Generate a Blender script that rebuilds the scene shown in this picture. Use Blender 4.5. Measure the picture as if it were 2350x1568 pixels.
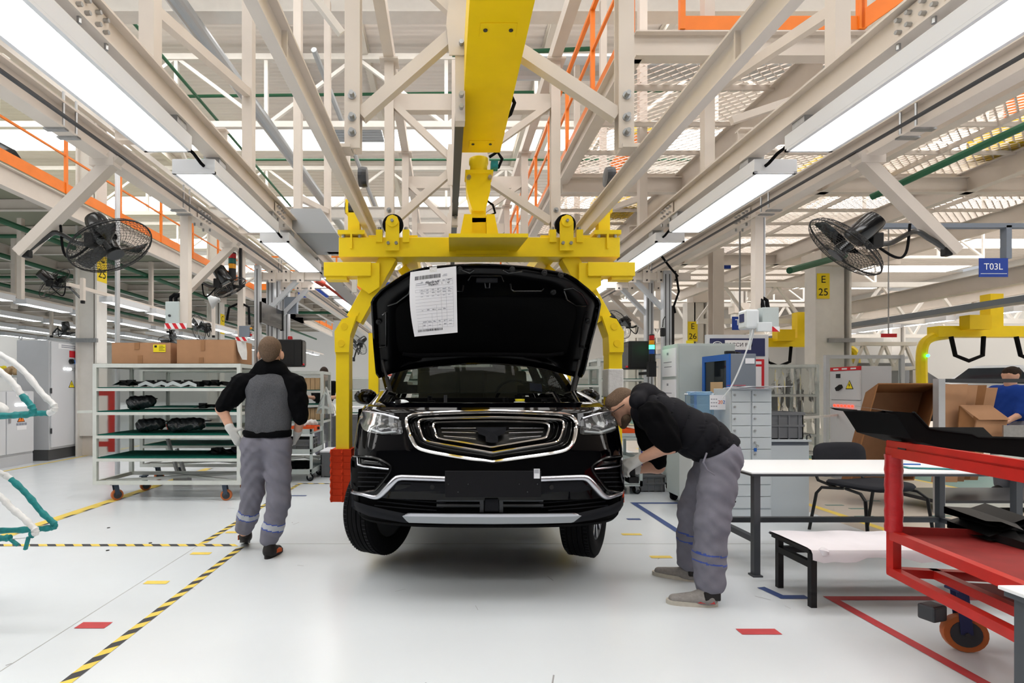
import bpy, math, random
import numpy as np
from mathutils import Vector as V, Matrix
random.seed(7); np.random.seed(7)
SC = bpy.context.scene
for o in list(bpy.data.objects): bpy.data.objects.remove(o)
COL = SC.collection
pi = math.pi
# ------------------------------------------------------------------ camera, sky, exposure
F, CX, CY, H = 1227.0, 1024.0, 891.0, 1.35          # focal length and principal point in a 2350x1568 frame, eye height
cd = bpy.data.cameras.new('camera'); cam = bpy.data.objects.new('camera', cd); COL.objects.link(cam)
cd.sensor_width = 36; cd.sensor_fit = 'HORIZONTAL'; cd.lens = F/2350*36
cd.shift_x = (1175-CX)/2350; cd.shift_y = (CY-784)/2350
cd.clip_start = .05; cd.clip_end = 300
cam.location = (0, 0, H); cam.rotation_euler = (pi/2, 0, 0)
SC.camera = cam
w = bpy.data.worlds.new('sky'); SC.world = w; w.use_nodes = True
bg = w.node_tree.nodes['Background']; bg.inputs[0].default_value = (.93, .96, 1, 1); bg.inputs[1].default_value = 0.9
SC.view_settings.view_transform = 'Standard'; SC.view_settings.look = 'None'
SC.view_settings.exposure = -0.62; SC.view_settings.gamma = 1; SC.view_settings.use_curve_mapping = False
LAMP_E, SKY_E, FARLAMP_E = 10.0, 8.0, 8.0
# ------------------------------------------------------------------ helpers
def W(u, v, Y): return V(((u-CX)*Y/F, Y, H+(CY-v)*Y/F))
def FL(u, v): Y = F*H/(v-CY); return V(((u-CX)*Y/F, Y, 0))
def lin(c): return tuple(((x/255)/12.92 if x/255 <= .04045 else ((x/255+.055)/1.055)**2.4) for x in c)
MATS = {}
def mat(name, col, rough=.5, metal=0, var=0., scale=6, bump=0, bscale=150, coat=0, emit=0, trans=0, alpha=1, ior=1.45, stretch=None):
    m = bpy.data.materials.new(name); m.use_nodes = True; MATS[name] = m
    nt = m.node_tree; b = nt.nodes['Principled BSDF']; L = nt.links
    c = lin(col)
    b.inputs['Base Color'].default_value = (*c, 1); b.inputs['Roughness'].default_value = rough
    b.inputs['Metallic'].default_value = metal; b.inputs['Coat Weight'].default_value = coat
    b.inputs['IOR'].default_value = ior
    if rough >= .75: b.inputs['Specular IOR Level'].default_value = .12
    b.inputs['Transmission Weight'].default_value = trans; b.inputs['Alpha'].default_value = alpha
    if emit:
        b.inputs['Emission Color'].default_value = (*c, 1); b.inputs['Emission Strength'].default_value = emit
    if var or bump:
        tc = nt.nodes.new('ShaderNodeTexCoord'); src = tc.outputs['Object']
        if stretch:
            mp = nt.nodes.new('ShaderNodeMapping'); mp.inputs['Scale'].default_value = stretch
            L.new(src, mp.inputs[0]); src = mp.outputs[0]
    if var:
        n = nt.nodes.new('ShaderNodeTexNoise'); n.inputs['Scale'].default_value = scale; n.inputs['Detail'].default_value = 6
        r = nt.nodes.new('ShaderNodeMapRange'); r.inputs['From Min'].default_value = .3; r.inputs['From Max'].default_value = .7
        r.inputs['To Min'].default_value = 1-var; r.inputs['To Max'].default_value = 1+var*.6
        h = nt.nodes.new('ShaderNodeHueSaturation'); h.inputs['Color'].default_value = (*c, 1)
        L.new(src, n.inputs['Vector']); L.new(n.outputs['Fac'], r.inputs['Value']); L.new(r.outputs[0], h.inputs['Value'])
        L.new(h.outputs[0], b.inputs['Base Color'])
    if bump:
        n2 = nt.nodes.new('ShaderNodeTexNoise'); n2.inputs['Scale'].default_value = bscale; n2.inputs['Detail'].default_value = 3
        bp = nt.nodes.new('ShaderNodeBump'); bp.inputs['Strength'].default_value = bump; bp.inputs['Distance'].default_value = .01
        L.new(src, n2.inputs['Vector']); L.new(n2.outputs['Fac'], bp.inputs['Height']); L.new(bp.outputs[0], b.inputs['Normal'])
    return m
class MB:
    def __init__(s): s.v = []; s.f = []; s.mi = []
    def add(s, vs, fs, m=0):
        n = len(s.v); s.v += [tuple(x) for x in vs]; s.f += [tuple(i+n for i in f) for f in fs]; s.mi += [m]*len(fs); return s
    def box(s, c, sz, R=None, m=0):
        c = V(c); hx, hy, hz = sz[0]/2, sz[1]/2, sz[2]/2
        P = [V((x, y, z)) for x in (-hx, hx) for y in (-hy, hy) for z in (-hz, hz)]
        if R is not None: P = [R @ p for p in P]
        return s.add([c+p for p in P], [(0, 1, 3, 2), (4, 6, 7, 5), (0, 4, 5, 1), (2, 3, 7, 6), (0, 2, 6, 4), (1, 5, 7, 3)], m)
    def bb(s, a, b, m=0):        # box from corner to corner
        a, b = V(a), V(b); return s.box((a+b)/2, [abs(x) for x in (b-a)], None, m)
    def frame(s, p, q, up):
        d = (V(q)-V(p)).normalized(); up = V(up)
        if abs(d.dot(up.normalized())) > .99: up = V((0, 1, 0)) if abs(d.y) < .9 else V((1, 0, 0))
        x = d.cross(up).normalized(); z = x.cross(d).normalized(); return x, d, z
    def bar(s, p, q, w, h, up=(0, 0, 1), m=0):
        p, q = V(p), V(q); x, d, z = s.frame(p, q, up)
        R = Matrix((x, d, z)).transposed()
        return s.box((p+q)/2, (w, (q-p).length, h), R, m)
    def ibeam(s, p, q, w, h, t=.012, up=(0, 0, 1)):
        p, q = V(p), V(q); x, d, z = s.frame(p, q, up)
        s.bar(p+z*(h/2-t/2), q+z*(h/2-t/2), w, t, up); s.bar(p-z*(h/2-t/2), q-z*(h/2-t/2), w, t, up)
        return s.bar(p, q, t, h-2*t, up)
    def prism(s, poly, o, ex, ey, ez, m=0):   # poly in (ex,ey), extruded by vector ez
        o, ex, ey, ez = V(o), V(ex), V(ey), V(ez); n = len(poly)
        A = [o+ex*a+ey*b for a, b in poly]; B = [p+ez for p in A]
        fs = [tuple(range(n))[::-1], tuple(range(n, 2*n))]+[(i, (i+1) % n, n+(i+1) % n, n+i) for i in range(n)]
        return s.add(A+B, fs, m)
    def cyl(s, p, q, r, r2=None, n=16, m=0, cap=True):
        p, q = V(p), V(q); r2 = r if r2 is None else r2; x, d, z = s.frame(p, q, (0, 0, 1))
        A = [p+(x*math.cos(2*pi*i/n)+z*math.sin(2*pi*i/n))*r for i in range(n)]
        B = [q+(x*math.cos(2*pi*i/n)+z*math.sin(2*pi*i/n))*r2 for i in range(n)]
        fs = [(i, (i+1) % n, n+(i+1) % n, n+i) for i in range(n)]
        if cap: fs += [tuple(range(n))[::-1], tuple(range(n, 2*n))]
        return s.add(A+B, fs, m)
    def tube(s, pts, r, n=8, closed=False, m=0, flat=1.0, up=None):
        P = [V(p) for p in pts]; k = len(P); rr = r if isinstance(r, (list, tuple)) else [r]*k
        vs = []; prev = None
        for i in range(k):
            a = P[(i-1) % k] if (closed or i > 0) else P[i]; b = P[(i+1) % k] if (closed or i < k-1) else P[i]
            d = (b-a).normalized()
            if up is not None: prev = V(up)
            elif prev is None: prev = V((0, 0, 1)) if abs(d.z) < .9 else V((1, 0, 0))
            x = d.cross(prev).normalized(); z = x.cross(d).normalized(); prev = z
            for j in range(n):
                t = 2*pi*j/n; vs.append(P[i]+x*math.cos(t)*rr[i]+z*math.sin(t)*rr[i]*flat)
        fs = []
        for i in range(k if closed else k-1):
            for j in range(n):
                a, b = i*n, ((i+1) % k)*n; fs.append((a+j, a+(j+1) % n, b+(j+1) % n, b+j))
        if not closed: fs += [tuple(range(n))[::-1], tuple(range((k-1)*n, k*n))]
        return s.add(vs, fs, m)
    def lathe(s, prof, o, ax, n=24, m=0):    # prof: (radius, height along ax)
        o = V(o); d = V(ax).normalized(); x = d.orthogonal().normalized(); z = d.cross(x)
        vs = []; k = len(prof)
        for r, h in prof:
            for j in range(n):
                t = 2*pi*j/n; vs.append(o+d*h+(x*math.cos(t)+z*math.sin(t))*r)
        fs = [(i*n+j, i*n+(j+1) % n, (i+1)*n+(j+1) % n, (i+1)*n+j) for i in range(k-1) for j in range(n)]
        fs += [tuple(range(n))[::-1], tuple(range((k-1)*n, k*n))]
        return s.add(vs, fs, m)
    def ball(s, c, r, n=12, m=0):
        c = V(c); r = r if isinstance(r, (tuple, list)) else (r, r, r); vs = []; fs = []; k = n//2
        for i in range(k+1):
            a = pi*i/k
            for j in range(n): b = 2*pi*j/n; vs.append(c+V((math.sin(a)*math.cos(b)*r[0], math.sin(a)*math.sin(b)*r[1], math.cos(a)*r[2])))
        for i in range(k):
            for j in range(n): fs.append((i*n+j, (i+1)*n+j, (i+1)*n+(j+1) % n, i*n+(j+1) % n))
        return s.add(vs, fs, m)
    def grid(s, G, m=0, closed=False, skip=None):
        R, C = len(G), len(G[0]); vs = [p for row in G for p in row]; fs = []
        for i in range(R-1):
            for j in range(C if closed else C-1):
                if skip and skip(i, j): continue
                fs.append((i*C+j, i*C+(j+1) % C, (i+1)*C+(j+1) % C, (i+1)*C+j))
        return s.add(vs, fs, m)
ROOT = {}
def tag(o, label=None, cat=None, group=None, kind=None):
    if label: o['label'] = label
    if cat: o['category'] = cat
    if group: o['group'] = group
    if kind: o['kind'] = kind
    return o
def T(name, label, cat, loc=(0, 0, 0), rz=0, group=None, local=False, kind=None):
    o = bpy.data.objects.new(name, None); COL.objects.link(o); o.location = loc; o.rotation_euler = (0, 0, rz); o.empty_display_size = .1
    tag(o, label, cat, group, kind)
    ROOT[o] = None if local else (Matrix.Translation(V(loc)) @ Matrix.Rotation(rz, 4, 'Z')).inverted()
    return o
def obj(name, mb, m, parent=None, label=None, cat=None, group=None, kind=None, smooth=False, bevel=0):
    vs = mb.v
    inv = None; loc = None
    if parent is not None:
        inv = ROOT.get(parent); 
        if inv is not None: vs = [inv @ V(p) for p in vs]
    else:
        a = np.array(vs); loc = V(((a[:, 0].min()+a[:, 0].max())/2, (a[:, 1].min()+a[:, 1].max())/2, a[:, 2].min()))
        vs = [V(p)-loc for p in vs]
    me = bpy.data.meshes.new(name); me.from_pydata([tuple(p) for p in vs], [], mb.f)
    ms = m if isinstance(m, (list, tuple)) else [m]
    for x in ms: me.materials.append(MATS[x])
    if len(ms) > 1: me.polygons.foreach_set('material_index', mb.mi)
    me.update()
    if smooth:
        me.polygons.foreach_set('use_smooth', [True]*len(me.polygons))
        me.set_sharp_from_angle(angle=math.radians(smooth if smooth is not True else 40))
    o = bpy.data.objects.new(name, me); COL.objects.link(o)
    if parent is not None:
        o.parent = parent; ROOT[o] = inv
    else: o.location = loc
    if bevel:
        md = o.modifiers.new('bevel', 'BEVEL'); md.width = bevel; md.segments = 2; md.limit_method = 'ANGLE'; md.angle_limit = .7
    return tag(o, label, cat, group, kind)
def zone(o, mats, fn):            # give the faces of a garment their colour zones
    me = o.data; L = o.parent.location
    for m in mats: me.materials.append(MATS[m])
    for p in me.polygons: p.material_index = fn(p.center+L)
def dup(root, loc, rz=None, label=None, group=None, scale=None):
    r = root.copy(); COL.objects.link(r); r.location = loc
    if rz is not None: r.rotation_euler = (0, 0, rz)
    if scale: r.scale = scale
    if label: r['label'] = label
    if group: r['group'] = group
    for ch in list(root.children):
        c = ch.copy(); COL.objects.link(c); c.parent = r
        for g in list(ch.children):
            d = g.copy(); COL.objects.link(d); d.parent = c
    return r
def dup_part(p, parent, off):     # another copy of a mesh part under the same parent, sharing its mesh
    o = p.copy(); COL.objects.link(o); o.parent = parent; o.location = V(p.location)+V(off); return o
def text(s, o, ex, ey, size, m, parent, name='lettering', depth=.001, align='CENTER', top=None, extr=.0006):
    cu = bpy.data.curves.new('t', 'FONT'); cu.body = s; cu.size = size; cu.align_x = align; cu.align_y = 'CENTER'; cu.extrude = extr
    t = bpy.data.objects.new('t', cu); COL.objects.link(t)
    dg = bpy.context.evaluated_depsgraph_get(); me = bpy.data.meshes.new_from_object(t.evaluated_get(dg))
    ex, ey, o = V(ex).normalized(), V(ey).normalized(), V(o); n = ex.cross(ey)
    mb = MB(); mb.add([o+ex*v.co.x+ey*v.co.y+n*(v.co.z+depth) for v in me.vertices], [tuple(p.vertices) for p in me.polygons])
    bpy.data.objects.remove(t); bpy.data.meshes.remove(me); bpy.data.curves.remove(cu)
    return obj(name, mb, m, parent)
def rotz(a): return Matrix.Rotation(a, 3, 'Z')
def smooth_poly(P, n=6, closed=True):       # Catmull-Rom through the points
    P = [V(p) for p in P]; k = len(P); out = []
    for i in range(k if closed else k-1):
        a, b, c, d = (P[(i+j) % k] if closed else P[min(max(i+j, 0), k-1)] for j in (-1, 0, 1, 2))
        for t in np.linspace(0, 1, n, endpoint=False):
            out.append(.5*((2*b)+(c-a)*t+(2*a-5*b+4*c-d)*t*t+(3*b-a-3*c+d)*t**3))
    if not closed: out.append(P[-1])
    return out
def inpoly(x, y, P):
    r = False; n = len(P); j = n-1
    for i in range(n):
        xi, yi, xj, yj = P[i][0], P[i][1], P[j][0], P[j][1]
        if (yi > y) != (yj > y) and x < (xj-xi)*(y-yi)/(yj-yi)+xi: r = not r
        j = i
    return r
# smooth blended bodies: round cones and ellipsoids fused into one surface (surface nets)
def sdf(prims, k):
    def f(X, Y, Z):
        D = None
        for p in prims:
            a, b, r1, r2 = p[:4]; kk = p[6] if len(p) > 6 and p[6] is not None else k
            ax, s = (p[4], p[5]) if len(p) > 5 and p[4] is not None else (None, 1)
            a, b = np.array(a, float), np.array(b, float); dx, dy, dz = X-a[0], Y-a[1], Z-a[2]; ba = b-a
            if ax is not None:
                n = np.array(ax, float); n /= np.linalg.norm(n); q = dx*n[0]+dy*n[1]+dz*n[2]; e = q*(1/s-1)
                dx, dy, dz = dx+e*n[0], dy+e*n[1], dz+e*n[2]; ba = ba+n*np.dot(ba, n)*(1/s-1)
            L = max(float(ba@ba), 1e-9); t = np.clip((dx*ba[0]+dy*ba[1]+dz*ba[2])/L, 0, 1)
            d = (np.sqrt((dx-ba[0]*t)**2+(dy-ba[1]*t)**2+(dz-ba[2]*t)**2)-(r1+(r2-r1)*t))*min(s, 1)
            if D is None: D = d
            else:
                h = np.maximum(kk-np.abs(D-d), 0)/kk; D = np.minimum(D, d)-h*h*kk*.25
        return D
    return f
def bounds(prims, pad=.03):
    P = []
    for p in prims:
        r = max(p[2], p[3])*(1.0 if len(p) < 6 or p[5] is None else max(1, p[5]))
        for q in (p[0], p[1]): P += [np.array(q)-r, np.array(q)+r]
    P = np.array(P, float); return P.min(0)-pad, P.max(0)+pad
def blob(prims, h=.014, k=.04, disp=None, clip=None, pad=.03):
    lo, hi = bounds(prims, pad); n = np.ceil((hi-lo)/h).astype(int)+1
    ax = [lo[i]+h*np.arange(n[i]) for i in range(3)]; X, Y, Z = np.meshgrid(*ax, indexing='ij')
    D = sdf(prims, k)(X, Y, Z)
    if disp is not None: D = D+disp(X, Y, Z)
    if clip is not None: D = np.maximum(D, clip(X, Y, Z))
    S = D < 0; nx, ny, nz = S.shape
    C = [(i, j, l) for i in (0, 1) for j in (0, 1) for l in (0, 1)]
    sl = lambda A, c: A[c[0]:nx-1+c[0], c[1]:ny-1+c[1], c[2]:nz-1+c[2]]
    cnt = sum(sl(S, c).astype(np.int8) for c in C); act = (cnt > 0) & (cnt < 8)
    idx = -np.ones(act.shape, int); I = np.argwhere(act); idx[act] = np.arange(len(I))
    acc = np.zeros((len(I), 3)); num = np.zeros(len(I))
    for a in C:
        for ax_ in range(3):
            if a[ax_]: continue
            b = list(a); b[ax_] = 1
            da = D[I[:, 0]+a[0], I[:, 1]+a[1], I[:, 2]+a[2]]; db = D[I[:, 0]+b[0], I[:, 1]+b[1], I[:, 2]+b[2]]
            x = (da < 0) != (db < 0); t = np.where(x, da/np.where(x, da-db, 1), 0)
            pt = np.tile(np.array(a, float), (len(I), 1)); pt[:, ax_] += t
            acc[x] += pt[x]; num[x] += 1
    vs = lo+h*(I+acc/num[:, None])
    fs = []
    for ax_ in range(3):
        o1, o2 = [(1, 2), (2, 0), (0, 1)][ax_]
        s0 = [slice(None)]*3; s1 = [slice(None)]*3; s0[ax_] = slice(0, -1); s1[ax_] = slice(1, None)
        E = np.argwhere(S[tuple(s0)] != S[tuple(s1)])
        E = E[(E[:, o1] > 0) & (E[:, o2] > 0) & (E[:, o1] < S.shape[o1]-1) & (E[:, o2] < S.shape[o2]-1)]
        q = []
        for d1, d2 in ((-1, -1), (0, -1), (0, 0), (-1, 0)):
            c = E.copy(); c[:, o1] += d1; c[:, o2] += d2; q.append(idx[c[:, 0], c[:, 1], c[:, 2]])
        q = np.stack(q, 1); fl = S[E[:, 0], E[:, 1], E[:, 2]]
        q[~fl] = q[~fl][:, ::-1]; fs.append(q)
    fs = np.concatenate(fs); fs = fs[(fs >= 0).all(1)]
    mb = MB(); mb.v = [tuple(p) for p in vs]; mb.f = [tuple(int(i) for i in f) for f in fs]; mb.mi = [0]*len(mb.f)
    return mb
# ------------------------------------------------------------------ materials
mat('cream', (218, 208, 198), .45, var=.05, scale=3)
mat('cream_far', (218, 212, 202), .6)
mat('white_steel', (226, 222, 216), .5, var=.04)
mat('yellow', (255, 221, 26), .38, var=.06, scale=5, bump=.03, bscale=60)
mat('yellow_duct', (246, 208, 6), .5, var=.05, scale=4, bump=.05, bscale=200)
mat('orange', (243, 128, 30), .45, var=.06)
mat('red_paint', (196, 38, 30), .35, var=.12, scale=9)
mat('red_tray', (138, 34, 32), .7, var=.15, scale=12)
mat('red_wrap', (190, 40, 44), .3, var=.1, scale=30, bump=.3, bscale=40)
mat('red_pad', (206, 62, 32), .75, bump=.3, bscale=30, var=.1)
mat('white_wrap', (222, 222, 222), .4, var=.08, scale=25, bump=.3, bscale=60)
mat('teal_wrap', (24, 132, 134), .6, var=.25, scale=40, bump=.3, bscale=80)
mat('teal_mat', (22, 96, 84), .85, var=.15, scale=20, bump=.3, bscale=120)
mat('lamp_body', (224, 226, 230), .4, metal=0)
mat('lamp_glow', (255, 255, 255), .5, emit=LAMP_E)
mat('far_glow', (250, 253, 255), .5, emit=FARLAMP_E)
mat('sky_glow', (255, 253, 250), .5, emit=SKY_E)
mat('zinc', (176, 178, 180), .35, metal=.9, var=.1, scale=30)
mat('alu', (205, 208, 212), .35, metal=.6, var=.04)
mat('groove', (40, 40, 44), .6)
mat('black_plastic', (14, 14, 16), .55)
mat('tray_black', (8, 8, 9), .8)
mat('black_gloss', (14, 14, 16), .22, coat=.4)
mat('rubber', (16, 16, 18), .8)
mat('dark_metal', (70, 72, 76), .4, metal=.5)
mat('car_paint', (2, 2, 4), .04, ior=1.36)
mat('car_inner', (3, 3, 5), .3, ior=1.3)
mat('car_dark', (3, 3, 4), .8)
mat('car_plastic', (30, 31, 35), .76, bump=.05, bscale=400)
mat('grille_black', (10, 10, 12), .3)
mat('chrome', (225, 222, 220), .08, metal=1)
mat('satin_silver', (196, 197, 204), .25, metal=1)
mat('skid_silver', (150, 154, 158), .35, metal=.8)
mat('lens', (235, 238, 240), .03, trans=.95, ior=1.3)
mat('head_reflector', (130, 130, 136), .12, metal=1, bump=.6, bscale=50, stretch=(1, 1, .15))
mat('windscreen', (120, 128, 118), .02, trans=.95, ior=1.05)
mat('seat_cloth', (60, 58, 50), .8)
mat('headliner', (176, 174, 160), .9)
mat('bottle_white', (216, 222, 226), .35)
mat('cap_blue', (24, 104, 196), .4)
mat('cap_yellow', (214, 200, 40), .4)
mat('plate_black', (30, 30, 33), .8, bump=.08, bscale=300)
mat('paper', (236, 237, 243), .8)
mat('ink', (40, 40, 48), .8)
mat('ink_soft', (150, 152, 164), .8)
mat('skin', (214, 165, 140), .5, var=.06, scale=30)
mat('hair', (112, 93, 78), .8, var=.3, scale=120, bump=.4, bscale=300)
mat('hair_dark', (52, 42, 36), .8, var=.3, scale=90)
mat('heather', (92, 93, 98), .9, var=.4, scale=220, bump=.3, bscale=400)
mat('black_knit', (9, 9, 12), .95, bump=.3, bscale=400)
mat('trouser', (124, 123, 135), .85, var=.08, scale=14, bump=.2, bscale=350)
mat('reflective', (176, 180, 188), .4)
mat('blue_band', (60, 82, 160), .6)
mat('black_quilt', (27, 27, 32), .75, bump=.12, bscale=40)
mat('glove', (214, 214, 212), .85, bump=.5, bscale=300)
mat('glove_cuff', (96, 90, 180), .8)
mat('shoe_black', (24, 20, 20), .6)
mat('shoe_orange', (206, 92, 40), .6)
mat('shoe_grey', (150, 146, 144), .8, var=.15, scale=60)
mat('sole_white', (206, 200, 188), .7, var=.1, scale=30)
mat('shoe_red', (196, 60, 62), .6)
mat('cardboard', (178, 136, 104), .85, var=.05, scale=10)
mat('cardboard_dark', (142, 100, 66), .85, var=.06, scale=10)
mat('tape_brown', (160, 118, 84), .3)
mat('label_yellow', (242, 220, 24), .6)
mat('cab_grey', (192, 194, 198), .5, var=.02)
mat('cab_light', (212, 214, 218), .5)
mat('plinth', (74, 74, 76), .6)
mat('cab_green', (188, 198, 198), .5, var=.03)
mat('cab_blue', (28, 92, 176), .4)
mat('cab_slate', (120, 128, 140), .5)
mat('locker', (198, 206, 212), .45)
mat('red_print', (206, 32, 44), .6)
mat('white_print', (238, 238, 240), .6)
mat('blue_sign', (22, 60, 150), .55)
mat('navy', (42, 48, 92), .6)
mat('sign_yellow', (244, 214, 30), .6)
mat('hazard', (240, 190, 20), .6)
mat('indicator_white', (255, 255, 255), .4, emit=4)
mat('indicator_red', (255, 60, 40), .4, emit=4)
mat('green_lamp', (60, 255, 140), .4, emit=8)
mat('red_lamp', (170, 24, 30), .3)
mat('amber_lamp', (220, 150, 20), .3)
mat('green_dark', (24, 92, 84), .3)
mat('blue_lamp', (30, 80, 170), .3)
mat('wheel_orange', (190, 104, 52), .5)
mat('castor_blue', (72, 84, 100), .5, metal=.4)
mat('crate_grey', (108, 110, 114), .6)
mat('orange_plastic', (240, 92, 30), .5)
mat('table_white', (240, 242, 245), .3)
mat('table_leg', (70, 74, 80), .45)
mat('foam_white', (232, 228, 234), .6, var=.04, scale=6)
mat('chair_cloth', (46, 47, 52), .9, bump=.3, bscale=300)
mat('polythene', (235, 240, 240), .12, trans=.9, ior=1.12, bump=.6, bscale=25)
mat('bag_dark', (52, 54, 58), .15, coat=.6, bump=1, bscale=22)
mat('water_blue', (176, 212, 240), .08, trans=.75, ior=1.2)
mat('glass_dark', (26, 32, 38), .05)
mat('pipe_green', (34, 92, 62), .5)
mat('pipe_red', (170, 62, 44), .5)
mat('duct_zinc', (176, 180, 184), .4, metal=.6)
mat('deck_green', (150, 150, 132), .8)
mat('car_white', (232, 234, 238), .2, coat=.5)
mat('shirt_blue', (34, 66, 150), .85)
mat('wood', (196, 164, 124), .6, var=.1, scale=4, stretch=(20, 20, 1))
mat('tape_yellow', (232, 204, 92), .55, var=.08, scale=15)
mat('tape_black', (60, 60, 64), .55, var=.1, scale=15)
mat('tape_red', (190, 66, 70), .55, var=.1, scale=15)
mat('tape_blue', (52, 74, 128), .55, var=.08, scale=15)
mat('floor_seam', (176, 178, 178), .8)
mat('scuff', (150, 150, 152), .8)
mat('far_floor', (196, 186, 174), .35, var=.05, scale=2)
mat('teal_floor', (92, 134, 128), .4)
mat('shelf_glass', (222, 224, 222), .08, trans=.95, ior=1.08)
mat('screen_blue', (60, 120, 190), .3, emit=.6)
# floor: pale epoxy with faint wear and a varying gloss
def floor_mat():
    m = mat('epoxy', (224, 228, 228), .2); nt = m.node_tree; b = nt.nodes['Principled BSDF']; L = nt.links
    tc = nt.nodes.new('ShaderNodeTexCoord')
    n = nt.nodes.new('ShaderNodeTexNoise'); n.inputs['Scale'].default_value = 1.3; n.inputs['Detail'].default_value = 8; n.inputs['Roughness'].default_value = .65
    r = nt.nodes.new('ShaderNodeValToRGB'); e = r.color_ramp.elements
    e[0].position = .15; e[0].color = (*lin((213, 219, 224)), 1); e[1].position = .85; e[1].color = (*lin((219, 225, 230)), 1)
    L.new(tc.outputs['Object'], n.inputs['Vector']); L.new(n.outputs['Fac'], r.inputs['Fac']); L.new(r.outputs[0], b.inputs['Base Color'])
    n2 = nt.nodes.new('ShaderNodeTexNoise'); n2.inputs['Scale'].default_value = 5; n2.inputs['Detail'].default_value = 10
    mp = nt.nodes.new('ShaderNodeMapRange'); mp.inputs['To Min'].default_value = .22; mp.inputs['To Max'].default_value = .28
    L.new(tc.outputs['Object'], n2.inputs['Vector']); L.new(n2.outputs['Fac'], mp.inputs['Value']); L.new(mp.outputs[0], b.inputs['Roughness'])
floor_mat()
def roof_mat():
    m = mat('roof_deck', (232, 225, 219), .55); nt = m.node_tree; b = nt.nodes['Principled BSDF']; L = nt.links
    tc = nt.nodes.new('ShaderNodeTexCoord'); wv = nt.nodes.new('ShaderNodeTexWave'); wv.bands_direction = 'Y'; wv.inputs['Scale'].default_value = 1.1
    bp = nt.nodes.new('ShaderNodeBump'); bp.inputs['Distance'].default_value = .05; bp.inputs['Strength'].default_value = .9
    L.new(tc.outputs['Object'], wv.inputs['Vector']); L.new(wv.outputs['Fac'], bp.inputs['Height']); L.new(bp.outputs[0], b.inputs['Normal'])
roof_mat()
# ================================================================== the hall
XC = .285                                            # centre line of the hanging conveyor and the car
mb = MB().bb((-34, -14, -.2), (9.0, 52, 0)); obj('floor', mb, 'epoxy', kind='structure')
mb = MB().bb((9.0, -14, -.2), (34, 52, 0)); obj('floor_far_bay', mb, 'far_floor', kind='structure')
RZ = 9.0
roof = T('ceiling', None, None, (0, 20, RZ), kind='structure')
SKY = [(-5.5, -3.8), (.6, 2.3), (3.6, 5.3), (9.3, 11.2), (15.3, 17.2), (21.3, 23.2), (27.3, 29.2), (33.3, 35.2), (39.3, 41.2)]
y = -14
for a, b in SKY+[(52, 52)]:
    obj('roof_panel', MB().bb((-34, y, RZ), (34, a, RZ+.12)), 'roof_deck', roof)
    if b > a:
        for i, x in enumerate(range(-33, 33, 6)):
            obj('skylight', MB().bb((x+.15, a+.02, RZ+.03), (x+5.85, b-.02, RZ+.1)), 'sky_glow', roof)
        obj('skylight_frame', MB().bb((-34, a, RZ-.02), (34, a+.02, RZ+.12)).bb((-34, b-.02, RZ-.02), (34, b, RZ+.12)), 'white_steel', roof)
        fr = MB()
        for x in range(-33, 34, 6): fr.bb((x-.15, a, RZ-.01), (x+.15, b, RZ+.11))
        obj('skylight_frame', fr, 'white_steel', roof)
    y = b
mat('wall_panel', (206, 206, 204), .6); mat('wall_shade', (80, 80, 80), .7)  # wall_shade: dimness of the hall behind the camera put into colour, darkens car reflections
obj('wall_back', MB().bb((-34, 52, 0), (34, 52.2, RZ)), 'wall_panel', kind='structure')
obj('wall_left', MB().bb((-34.2, -14, 0), (-34, 52, RZ)), 'wall_panel', kind='structure')
obj('wall_right', MB().bb((34, -14, 0), (34.2, 52, RZ)), 'wall_panel', kind='structure')
obj('wall_front', MB().bb((-34, -14.2, 0), (34, -14, RZ)), 'wall_shade', kind='structure')
# roof trusses across the hall
def truss(Y, zb=7.2, zt=8.7, x0=-24, x1=24, step=2.0, name='roof_truss', s=.1, m='white_steel'):
    t = T(name, None, None, (0, Y, zb), kind='structure')
    obj('bottom_chord', MB().bar((x0, Y, zb), (x1, Y, zb), s*1.4, s*1.3), m, t)
    obj('top_chord', MB().bar((x0, Y, zt), (x1, Y, zt), s*1.4, s*1.3), m, t)
    n = int((x1-x0)/step); p = None; q = None; dpr = None
    for i in range(n+1):
        x = x0+i*step
        if p is None: p = obj('web_post', MB().bar((x, Y, zb), (x, Y, zt), s*.8, s*.8), m, t)
        else: dup_part(p, t, (i*step, 0, 0))
        if i < n:
            if i % 2 == 0:
                if q is None: q = obj('web_diagonal', MB().bar((x, Y, zb), (x+step, Y, zt), s*.75, s*.75), m, t)
                else: dup_part(q, t, (i*step, 0, 0))
            else:
                if dpr is None: dpr = obj('web_diagonal', MB().bar((x, Y, zt), (x+step, Y, zb), s*.75, s*.75), m, t); x9 = i
                else: dup_part(dpr, t, ((i-x9)*step, 0, 0))
    return t
t0 = truss(11.9)
for Y in (17.9, 23.9, 29.9, 35.9): dup(t0, (0, Y, 7.2))
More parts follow.
